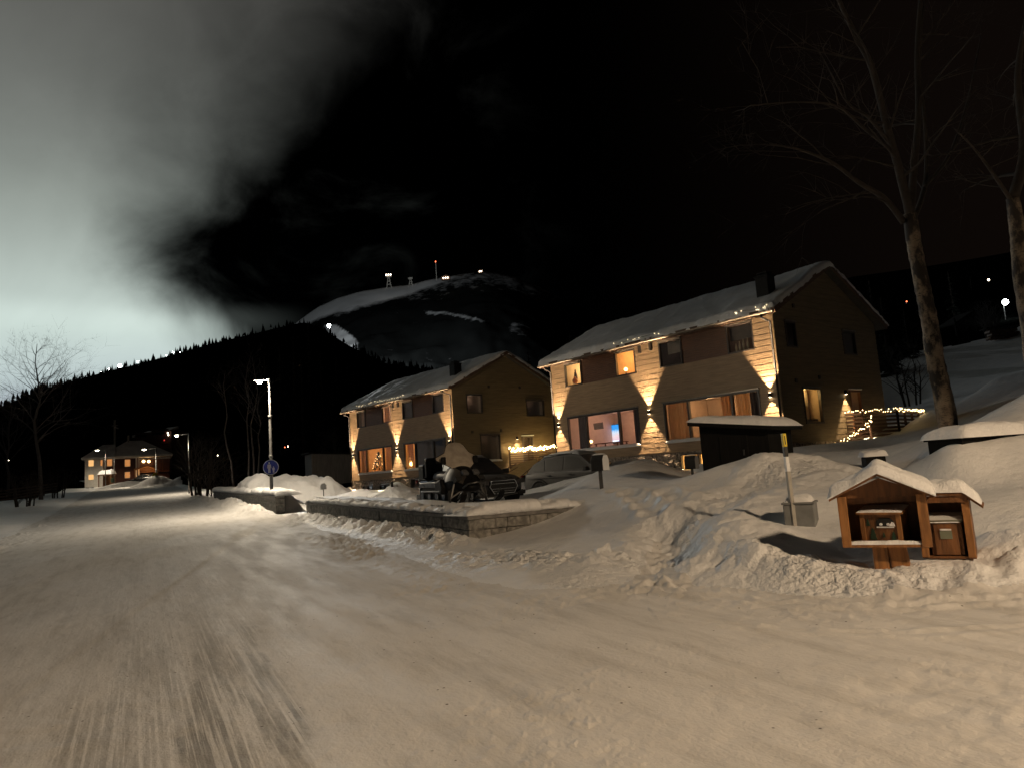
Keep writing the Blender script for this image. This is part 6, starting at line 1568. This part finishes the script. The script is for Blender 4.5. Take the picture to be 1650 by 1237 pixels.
for a in ((145.8, 742.5, 153.5, 752, -1.2), (145.8, 765, 153.5, 773, -1.2), (164.0, 742, 167, 751, -1.2, 'win_glow_orange'), (173.5, 740, 181, 750.5, 0, 'win_glow_orange'), (201.5, 740, 209.5, 750.5, 0, 'win_glow_orange'), (201.5, 760, 209, 769, 0, 'win_glow_orange')): far_window(*a)
q = MB(); cbox(q, 223, 751, 252, 757, .6, .7); cbox(q, 222, 757, 275, 759, .4, 2.5); 
for u_ in (222.5, 236, 250, 262, 273): cbox(q, u_, 738, u_ + 1, 757, .45, .6)
q.build('porch', M['wood_panel'], fc)
for u_ in (231, 239.5): q = MB(); q.lathe(Cq(u_, 741.5, 1.5), [(.1, -.22), (.27, -.08), (.27, .08), (.1, .22)], 10); q.build('porch_lamp', M['lampglow'], fc)
light('POINT', Cq(235, 743, 1.2), 22, (1, .62, .3), fc, .2)
# pitched orange lit canopy over the car
q = MB(); n = Vector((0, -2.0, 0)); pr = [Cq(216, 757), Cq(239, 750.5), Cq(256, 757)]
q.add([pr[0] + n, pr[1] + n, pr[2] + n, pr[0] - n * .2, pr[1] - n * .2, pr[2] - n * .2] + [p_ + Vector((0, 0, .2)) for p_ in (pr[0] + n, pr[1] + n, pr[2] + n, pr[0] - n * .2, pr[1] - n * .2, pr[2] - n * .2)],
      [(0, 1, 4, 3), (1, 2, 5, 4), (6, 9, 10, 7), (7, 10, 11, 8), (0, 6, 7, 1), (1, 7, 8, 2)]); q.build('canopy', M['wood_orange'], fc)
for u_ in (217.5, 254.5): q = MB(); cbox(q, u_ - .5, 756, u_ + .5, 772, -1.9, -1.7); q.build('canopy_post', M['wood_orange'], fc)
light('POINT', Cq(238, 757.5, -1.4), 70, (1, .50, .18), fc, .15)
pc = at(232, 771, 108.5); pc.z = ground_z(pc.x, pc.y) - .1
fcar = car('parked_car', 'dark car under the orange lit canopy of the far cottage', pc, R(170), 'car_black', 'car_dark_glass', L_=4.4, H_=1.5)
# snow covered shelter before the cottage
p = at(172.5, 783, 107); p.z = ground_z(p.x, p.y); s_ = thing('road_shelter', 'small roadside shelter with a thick slab of snow before the far cottage', 'shelter', p); zr = at(172, 764, 107).z - p.z
q = MB(); q.box((0, 0, zr), (2.05, 1.4, .10)); rf = q.build('roof', M['wood_panel'], s_); snow_pad(2.1, 1.5, .62, zr + .05, 81).build('snow_cap', M['snow'], rf, smooth=True)
for x in (-.9, .9):
    for y in (-.6, .6): q = MB(); q.bar((x, y, -.3), (x, y, zr - .05), .1); q.build('post', M['wood_panel'], s_)
q = MB(); q.box((-.05, .62, zr * .5), (1.7, .05, zr * .8)); q.build('rear_wall', M['wood_panel'], s_)
p = at(184, 784, 106); p.z = ground_z(p.x, p.y); t = thing('litter_bin', 'narrow green litter bin on a pole beside the roadside shelter', 'bin', p)
q = MB(); q.lathe((-.25, 0, .55), [(.22, 0), (.25, .5), (.2, .62)], 12); q.build('body', M['fir_green'], t); q = MB(); q.bar((0, 0, -.2), (0, 0, 4.2), .07); q.build('pole', M['galv'], t)
# yellow round sign
p = at(250, 784, 88); p.z = ground_z(p.x, p.y) - .3; t = thing('yellow_sign', 'round yellow road sign on a thin pole before the far cottage', 'road sign', p); zs = at(250, 765, 88).z - p.z
q = MB(); q.bar((0, .06, 0), (0, .06, zs + .3), .06); q.build('pole', M['galv'], t); q = MB(); q.lathe((0, 0, zs), [(.30, -.02), (.30, .02)], 24, Matrix.Rotation(R(90), 3, 'X')); q.build('disc', M['yellow'], t); 
q = MB(); q.prism([(.30 * math.cos(a), .30 * math.sin(a)) for a in np.linspace(0, 6.28, 25)[:-1]], lambda x, z: (x * 1.12, .021, zs + z * 1.12), lambda x, z: (x * 1.12, .04, zs + z * 1.12)); q.build('rim', mat('sign_red', (.35, .02, .015), rough=.4), t)
# telegraph pole
p = at(185, 780, 125); t = thing('telegraph_pole', 'thin wooden telegraph pole with a cross arm behind the far cottage', 'pole', p); hh = at(185, 676, 125).z - p.z
q = MB(); q.bar((0, 0, 0), (0, 0, hh), .24); q.build('pole', M['post_grey'], t); q = MB(); q.bar((-.2, 0, hh - 1.1), (.65, 0, hh - 1.6), .18); q.bar((-.5, 0, hh - 1.0), (.5, 0, hh - 1.0), .14); q.build('cross_arm', M['post_grey'], t)
# dim house above
YB = 150; c1 = at(250, 760, YB); rh = thing('hillside_house', 'dim red house with a snowy double gable above the far cottage', 'house', c1); Hq = lambda u_, v_: at(u_, v_, YB) - c1
def hbox(mb, u0, v0, u1, v1, y0, y1):
    uu = (u0 + u1) / 2; a, b = Hq(u0, v1), Hq(u1, v0); zb, zt = Hq(uu, v1).z, Hq(uu, v0).z; mb.box(((a.x + b.x) / 2, (y0 + y1) / 2, (zb + zt) / 2), (b.x - a.x, y1 - y0, zt - zb))
q = MB(); hbox(q, 218, 695, 276, 765, 0, 8); hbox(q, 240, 690, 262, 700, 1, 7); q.build('wall', M['red_boards'], rh)
for k, (a, b, vr, ve) in enumerate(((213, 242, 690, 700), (246, 270, 684, 696))):
    q = MB(); p0, p1, p2, p3 = Hq(a, ve + 1), Hq(a + 6, vr + 2), Hq(b, vr), Hq(b - 5, ve - 1); o_ = Vector((0, 5, 0))
    q.add([p0, p1 + o_, p2 + o_, p3] + [p_ - Vector((0, 0, .5)) for p_ in (p0, p1 + o_, p2 + o_, p3)], [(0, 1, 2, 3), (7, 6, 5, 4), (0, 4, 5, 1), (1, 5, 6, 2), (2, 6, 7, 3), (3, 7, 4, 0)]); q.build('roof', M['far_roof_snow'], rh)
q = MB(); hbox(q, 261, 713, 273, 714.2, -.4, -.1); hbox(q, 259, 716, 274, 722, -.3, -.05); q.build('balcony', M['wood_panel'], rh)
for u_, v_ in ((272.5, 697), (273.5, 700.5)): q = MB(); q.lathe(Hq(u_, v_) + Vector((0, -.6, 0)), [(.03, -.16), (.16, 0), (.03, .16)], 8); q.build('wall_lamp', emis('warm_point', (1, .85, .6), 8), rh)
q = MB(); q.lathe(Hq(267, 709) + Vector((0, -.6, 0)), [(.03, -.16), (.16, 0), (.03, .2)], 8); q.build('red_lamp', emis('red_point', (1, .08, .06), .6), rh)
# person walking on the road
M['cloth_dark'] = mat('dark_winter_clothes', (.03, .03, .034), rough=.9); M['skin'] = mat('skin', (.45, .28, .2), rough=.6)
p = at(123, 782, 140); p.z = ground_z(p.x, p.y); pe = thing('person', 'distant person in dark winter clothes walking along the left road edge', 'person', p)
import bmesh
def skinned(name, J, E_, rad, material, parent):
    me = bpy.data.meshes.new(name); me.from_pydata([Vector(j) for j in J], E_, []); o = bpy.data.objects.new(name, me); COL.objects.link(o); o.parent = parent
    md = o.modifiers.new('skin', 'SKIN'); bm = bmesh.new(); bm.from_mesh(me); sl_ = bm.verts.layers.skin.verify(); bm.verts.ensure_lookup_table()
    for v, r_ in zip(bm.verts, rad): v[sl_].radius = (r_, r_)
    bm.verts[0][sl_].use_root = True; bm.to_mesh(me); bm.free(); s = o.modifiers.new('sub', 'SUBSURF'); s.levels = s.render_levels = 2; me.materials.append(material); return o
J = [(0, 0, .95), (0, 0, 1.2), (0, 0, 1.42), (0, 0, 1.52), (.10, 0, .90), (.13, .12, .50), (.13, .02, .06), (.14, -.12, .03), (-.10, 0, .90), (-.12, -.18, .50), (-.12, -.22, .08), (-.12, -.36, .05), (.22, 0, 1.40), (.28, .10, 1.12), (.27, -.02, .86), (-.22, 0, 1.40), (-.28, -.06, 1.12), (-.26, -.20, .90)]
E_ = [(0, 1), (1, 2), (2, 3), (0, 4), (4, 5), (5, 6), (6, 7), (0, 8), (8, 9), (9, 10), (10, 11), (2, 12), (12, 13), (13, 14), (2, 15), (15, 16), (16, 17)]
skinned('body', J, E_, [.17, .19, .17, .08, .12, .09, .07, .05, .12, .09, .07, .05, .10, .075, .055, .10, .075, .055], M['cloth_dark'], pe)
q = MB(); q.lathe((0, -.01, 1.66), [(.04, -.13), (.085, -.07), (.095, .0), (.08, .08), (.03, .12)], 14); q.lathe((0, -.10, 1.64), [(.005, -.02), (.018, -.005), (.005, .03)], 6); q.build('head', M['skin'], pe, smooth=True)
q = MB(); q.lathe((0, 0, 1.69), [(.105, -.02), (.11, .03), (.09, .1), (.02, .13)], 14); q.build('hat', M['cloth_dark'], pe, smooth=True)

# left verge: dark board fence
p0_, p1_ = at(-30, 812, 62), at(92, 800, 74); z0_ = ground_z(p0_.x, p0_.y); z1_ = ground_z(p1_.x, p1_.y)
slat_fence('low dark fence in the shade left of the road bend', [Vector((p0_.x, p0_.y, z0_)), Vector((p1_.x, p1_.y, z1_))], 1.1, 2.4, 4)
# thin marker pole and black pole in front of the farther house
for lab, u_, v0, v1, Y, m_, w_ in (('short black pole standing in the snow heap before the farther house', 633, 808, 775, 30.5, 'plastic_black', .10), ('thin grey snow stake beside the black pole', 641, 806, 779, 30.5, 'post_grey', .03)):
    b = at(u_, v0, Y); tt = at(u_, v1, Y); t = thing('snow_stake', lab, 'snow stake', b); q = MB(); q.bar((0, 0, -.3), (0, 0, (tt.z - b.z) * .72), w_ * .7); q.build('post', M[m_], t)
    q = MB(); q.bar((0, 0, (tt.z - b.z) * .721), (0, 0, tt.z - b.z), w_); q.build('cap', M[m_], t, bevel=.01)
# dim grey shed beside the farther house
p = at(542, 787, 64); p.z = ground_z(p.x, p.y); t = thing('grey_shed', 'dim grey boarded shed half hidden beyond the farther house', 'shed', p, R(30)); q = MB(); q.prism([(-2.4, -.3), (2.4, -.3), (2.4, 2.3), (-2.4, 2.6)], lambda x, z: (x, -1.2, z), lambda x, z: (x, 1.2, z)); q.build('wall', mat('grey_boards', (.10, .10, .10), (.15, .15, .15), rough=.8, scale=3, stretch=(6, 6, .5)), t)
q = MB(); q.prism([(-2.7, 2.63), (2.7, 2.29), (2.7, 2.41), (-2.7, 2.75)], lambda x, z: (x, -1.5, z), lambda x, z: (x, 1.5, z)); q.build('roof', M['shed_black'], t)

# ================================================================ LIGHTS AND MASTS FAR AWAY
M['lamp_white'] = emis('floodlight_white', (.92, 1, .98), 60); M['lamp_warm'] = emis('far_lamp_warm', (1, .82, .60), 14); M['lamp_red'] = emis('far_lamp_red', (1, .16, .06), 5)
def glow(name, label, cat, u_, v_, Y, r, m_, group=None, watts=0, col=(1, 1, 1), pole=4):
    p = at(u_, v_, Y); t = thing(name, label, cat, p, 0, group); q = MB(); q.lathe((0, 0, 0), [(r * .3, -r), (r * .9, -r * .5), (r, 0), (r * .9, r * .5), (r * .3, r)], 10); q.build('lens', M[m_], t, smooth=True)
    q = MB(); q.bar((0, r * 1.3, -pole), (0, r * 1.3, r), max(.06, r * .25)); q.build('pole', M['galv'], t)
    if watts: light('POINT', (0, -r * 2.5, r), watts, col, t, r)
    return t
for i, (u_, v_, r) in enumerate(((163, 600, .7), (176, 596, 1.3), (193, 589.5, 1.5), (206, 594, .8), (222, 583, .6), (268, 573, .4), (279, 568, .5), (290, 567, .3))):
    glow('piste_floodlight', ('small white floodlight lowest on the wooded ridge', 'second white floodlight up the wooded ridge', 'brightest white floodlight on the wooded ridge', 'white floodlight just below the brightest one on the ridge', 'white floodlight right of the brightest one on the ridge', 'white floodlight left of the upper pair on the ridge', 'white floodlight of the upper pair on the ridge', 'faint topmost floodlight on the wooded ridge')[i], 'floodlight', u_, v_, 612, r, 'lamp_white', 'floodlights along the wooded ridge', pole=6)
glow('piste_floodlight', 'very bright floodlight at the top of the lit ski slope', 'floodlight', 530, 525, 930, 2.2, 'lamp_white', watts=2500000, col=(.95, 1, 1), pole=5)
# summit station windows and lamps
def mstation(name, label, u_, v_, lamps, w, h):
    p = at(u_, v_, 1400); t = thing(name, label, 'mountain hut', p, 0, 'huts on the mountain'); q = MB(); q.prism([(-w / 2, -h), (w / 2, -h), (w / 2, h * .3), (0, h), (-w / 2, h * .3)], lambda x, z: (x, 0, z), lambda x, z: (x, 8, z)); q.build('wall', M['fence'], t)
    for x in lamps: q = MB(); q.lathe((x, -1.2, -h * .3), [(.3, -1.3), (1.3, 0), (.3, 1.3)], 8); q.build('lamp', M['lamp_warm'], t)
mstation('mountain_hut', 'summit hut with a row of three warm lamps left of the peak', 718, 447, (-4.5, 0, 4.5), 18, 5)
mstation('mountain_hut', 'mountain hut with a cluster of lamps above the ski slope', 595, 503, (-5, -1, 3, 6), 18, 6)
mstation('mountain_hut', 'tiny lit hut right on the mountain peak', 774, 437, (-1.5, 2), 9, 3)
def lattice(label, u_, v0, v1, Y, w, kind):
    b = at(u_, v0, Y); h = at(u_, v1, Y).z - b.z; t = thing({'lattice': 'lift_tower', 'tee': 'lift_tower', 'mast': 'radio_mast'}[kind], label, 'tower', b); q = MB()
    if kind == 'mast': q.bar((0, 0, -3), (0, 0, h), 1.6)
    else:
        for s in (-1, 1): q.bar((s * w, 0, -3), (s * w * .25, 0, h * .8), 1.4); 
        for k in (.15, .4, .65): ww = w * (1 - .75 * k / .8); q.bar((-ww, 0, h * k), (ww, 0, h * (k + .15)), .8); q.bar((ww, 0, h * k), (-ww, 0, h * (k + .15)), .8)
    q.build('frame', M['post_grey'], t)
    if kind != 'mast': q = MB(); q.bar((-w * 1.1, 0, h * .86), (w * 1.1, 0, h * .86), 3.4); q.build('cross_arm', M['post_grey'], t)
    if kind == 'lattice':
        for x in (-w * .9, 0, w * .9): q = MB(); q.lathe((x, -2, h * .98), [(.3, -1.6), (1.5, 0), (.3, 1.6)], 8); q.build('lamp', M['lamp_warm'], t)
    if kind == 'mast': q = MB(); q.lathe((0, -1, h), [(.3, -1.4), (1.3, 0), (.3, 1.4)], 8); q.build('lamp', M['lamp_red'], t)
lattice('lattice lift tower with lamps on top at the mountain shoulder', 627, 463, 443, 1440, 5, 'lattice'); lattice('small T shaped lift tower on the mountain shoulder', 662, 460, 447, 1440, 4, 'tee'); lattice('slender radio mast with a red light on the mountain', 703.5, 450, 422, 1440, 1, 'mast')
# hillside lamps right
glow('hill_lamp', 'bright white lamp on the dark hillside at the right edge', 'street lamp', 1620, 487, 88, .34, 'lamp_white', watts=160, col=(.95, 1, .96), pole=3)
for i, (u_, v_, r) in enumerate(((1593, 451, .13), (1608, 510, .09), (1547, 515, .09), (1461, 486, .09))):
    glow('small_hill_lamp', ('small warm light highest on the right hillside', 'small reddish light below the bright hillside lamp', 'small reddish light just right of the birch trunk', 'small reddish light left of the birch trunk')[i], 'lamp', u_, v_, 95, r, 'lamp_warm' if i == 0 else 'lamp_red', 'small lights on the right hillside', pole=.3)
for i, (u_, v_, Y, m_) in enumerate(((537, 671, 170, 'lamp_warm'), (459, 720, 120, 'lamp_red'), (464, 718.5, 120, 'lamp_warm'), (14, 741, 150, 'lamp_warm'), (351, 733, 110, 'lamp_warm'))):
    glow('small_valley_lamp', ('lone white light in the dark left of the farther house roof', 'small red light above the big snow heap', 'tiny white light above the big snow heap', 'tiny light at the far left edge', 'small light low in the dark bush')[i], 'lamp', u_, v_, Y, .09 if Y < 200 else .4, m_, 'small lights in the dark valley', pole=.3)
# dark hillside shelter and hedge right
p = at(1560, 552, 72); p.z = ground_z(p.x, p.y); t = thing('open_shelter', 'low dark open shelter on the snowy slope right of the birch', 'shelter', p, R(10)); q = MB(); q.prism([(-2.3, .9), (0, 2.1), (2.6, 1.5), (2.6, 1.35), (0, 1.92), (-2.3, .75)], lambda x, z: (x, -1.2, z), lambda x, z: (x, 1.2, z)); q.build('roof', M['shed_black'], t)
for x in (-2.2, .2, 2.4): q = MB(); q.bar((x, -1.1, -.5), (x, -1.1, 1.4), .12); q.build('post', M['shed_black'], t)
p = at(1617, 560, 60); p.z = ground_z(p.x, p.y); t = thing('covered_wood_stack', 'dark covered wood stack on the snowy slope below the hillside lamp', 'wood stack', p, R(-5)); q = MB()
for i in range(7):
    for j in range(3): q.tube([(-1 + i * .33 + (j % 2) * .15, -.4, .15 + j * .28), (-1 + i * .33 + (j % 2) * .15, .4, .15 + j * .28)], .15, 7)
q.build('log_pile', M['fence'], t); q = MB(); q.prism([(-1.4, .95), (1.5, 1.05), (1.5, 1.13), (-1.4, 1.03)], lambda x, z: (x, -.6, z), lambda x, z: (x, .6, z)); q.build('cover', M['shed_black'], t)

# ================================================================ SKY
w = bpy.data.worlds.new('World'); S.world = w; w.use_nodes = True; nt = w.node_tree; N, L = nt.nodes, nt.links
bg = N['Background']; bg.inputs['Strength'].default_value = 1.0
tc = N.new('ShaderNodeTexCoord'); sp = N.new('ShaderNodeSeparateXYZ'); L.new(tc.outputs['Generated'], sp.inputs[0])
def m_(op, *a):
    n = N.new('ShaderNodeMath'); n.operation = op
    for i, q in enumerate(a):
        if isinstance(q, (int, float)): n.inputs[i].default_value = q
        else: L.new(q, n.inputs[i])
    return n.outputs[0]
def rng_(f, a, b, c=0., d=1., smooth=True):
    n = N.new('ShaderNodeMapRange'); n.interpolation_type = 'SMOOTHSTEP' if smooth else 'LINEAR'
    for i, q in ((1, a), (2, b), (3, c), (4, d)): n.inputs[i].default_value = q
    L.new(f, n.inputs[0]); return n.outputs[0]
def curve(f, lo, hi, pts):
    t = rng_(f, lo, hi, smooth=False); n = N.new('ShaderNodeFloatCurve'); c = n.mapping.curves[0]
    for i, (x, y) in enumerate(pts):
        if i < 2: c.points[i].location = (x, y)
        else: c.points.new(x, y)
    n.mapping.update(); L.new(t, n.inputs['Value']); return n.outputs[0]
az = m_('MULTIPLY', m_('ARCTAN2', sp.outputs['X'], sp.outputs['Y']), 180 / math.pi)
el = m_('MULTIPLY', m_('ARCSINE', sp.outputs['Z']), 180 / math.pi)
def cloud(scale, detail, rough, dist, st=(1, 1, 1), off=(0, 0, 0)):
    mp = N.new('ShaderNodeMapping'); mp.inputs['Scale'].default_value = st; mp.inputs['Location'].default_value = off; L.new(tc.outputs['Generated'], mp.inputs[0])
    n = N.new('ShaderNodeTexNoise'); n.inputs['Scale'].default_value = scale; n.inputs['Detail'].default_value = detail; n.inputs['Roughness'].default_value = rough; n.inputs['Distortion'].default_value = dist
    L.new(mp.outputs[0], n.inputs['Vector']); return n.outputs['Fac']
# the cloud bank lit from below by the ski slope: its torn right edge wanders with height
edge = m_('MULTIPLY_ADD', curve(el, 5, 45, [(0, .53), (.11, .53), (.17, .47), (.22, .36), (.30, .27), (.42, .37), (.55, .46), (.75, .62), (1, .74)]), 30, -36)
nz1 = cloud(7, 6, .52, .35); nz2 = cloud(3, 4, .5, .3, off=(3, 1, 2))
d = m_('ADD', m_('SUBTRACT', edge, az), m_('MULTIPLY_ADD', nz1, 11, -5.5))
d = m_('ADD', d, m_('MULTIPLY_ADD', nz2, 8, -4))
soft = curve(el, 5, 45, [(0, .22), (.15, .22), (.3, .22), (.5, .40), (.8, .75), (1, .9)])
k = N.new('ShaderNodeMapRange'); k.interpolation_type = 'SMOOTHSTEP'; L.new(d, k.inputs[0]); L.new(m_('MULTIPLY', soft, -20), k.inputs[1]); L.new(m_('MULTIPLY', soft, 28), k.inputs[2]); mask = k.outputs[0]
low = curve(el, 4, 44, [(0, .50), (.08, .80), (.16, 1.0), (.26, .82), (.40, .50), (.55, .29), (.75, .165), (1, .11)])
side = rng_(az, -44, -22, .62, 1.0)
tex = m_('MULTIPLY_ADD', cloud(5, 8, .55, .4, off=(1, 5, 2)), .45, .775)
front = m_('MAXIMUM', m_('MULTIPLY', rng_(m_('ABSOLUTE', az), 70, 120, 1., .15), 1), 0.)
B = m_('MULTIPLY', m_('MULTIPLY', m_('MULTIPLY', mask, low), m_('MULTIPLY', tex, 1.72)), m_('MULTIPLY', rng_(az, -100, -46, .0, .42), rng_(el, 70, 45)))
# thin grey wisps on the dark side and a low streak over the ridge
wis = m_('MULTIPLY', m_('MULTIPLY', rng_(cloud(5, 7, .6, .8, st=(1, 1, 1.6), off=(2, 2, 7)), .50, .80), rng_(az, 8, -16)), .016)
streak = m_('MULTIPLY', m_('MULTIPLY', rng_(el, 11, 12.6), rng_(el, 14.2, 12.6)), m_('MULTIPLY', rng_(az, -15, -24), .05))
B = m_('ADD', m_('ADD', B, wis), streak)
cr = N.new('ShaderNodeValToRGB'); L.new(rng_(el, 5, 36, smooth=False), cr.inputs[0]); e = cr.color_ramp.elements
e[0].position = 0; e[0].color = (.72, .80, .95, 1); e[1].position = 1; e[1].color = (.93, .92, .84, 1)
for p_, c_ in ((.10, (.74, .87, .88)), (.22, (.85, 1.0, .93)), (.5, (.88, .98, .89))): q = cr.color_ramp.elements.new(p_); q.color = (*c_, 1)
mx = N.new('ShaderNodeVectorMath'); mx.operation = 'SCALE'; L.new(cr.outputs[0], mx.inputs[0]); L.new(B, mx.inputs['Scale'])
night = N.new('ShaderNodeTexSky'); night.sky_type = 'NISHITA'; night.sun_disc = False; night.sun_elevation = R(-6.5); night.sun_rotation = R(-30)
ns = N.new('ShaderNodeVectorMath'); ns.operation = 'SCALE'; L.new(night.outputs[0], ns.inputs[0]); ns.inputs['Scale'].default_value = .012
warm = N.new('ShaderNodeVectorMath'); warm.operation = 'SCALE'; warm.inputs[0].default_value = (.0035, .0022, .0016); L.new(rng_(az, 5, 40), warm.inputs['Scale'])
ad1 = N.new('ShaderNodeVectorMath'); ad1.operation = 'ADD'; L.new(mx.outputs[0], ad1.inputs[0]); L.new(ns.outputs[0], ad1.inputs[1])
ad2 = N.new('ShaderNodeVectorMath'); ad2.operation = 'ADD'; L.new(ad1.outputs[0], ad2.inputs[0]); L.new(warm.outputs[0], ad2.inputs[1])
L.new(ad2.outputs[0], bg.inputs['Color'])

# ================================================================ CAMERA
cam = bpy.data.cameras.new('camera'); cam.sensor_width = 36; cam.lens = FPX / 1650 * 36; cam.clip_end = 6000; cam.clip_start = .05
co = bpy.data.objects.new('camera', cam); COL.objects.link(co); co.location = EYE
co.matrix_world = Matrix.Translation(EYE) @ Matrix.Rotation(math.pi / 2 + PITCH, 4, 'X') @ Matrix.Rotation(-ROLL, 4, 'Z')
S.camera = co
S.view_settings.view_transform = 'Standard'; S.view_settings.look = 'None'; S.view_settings.exposure = 0; S.view_settings.gamma = 1
S.cycles.use_denoising = True
S.cycles.max_bounces = 5; S.cycles.diffuse_bounces = 3; S.cycles.glossy_bounces = 2; S.cycles.transparent_max_bounces = 8
S.cycles.sample_clamp_indirect = 3
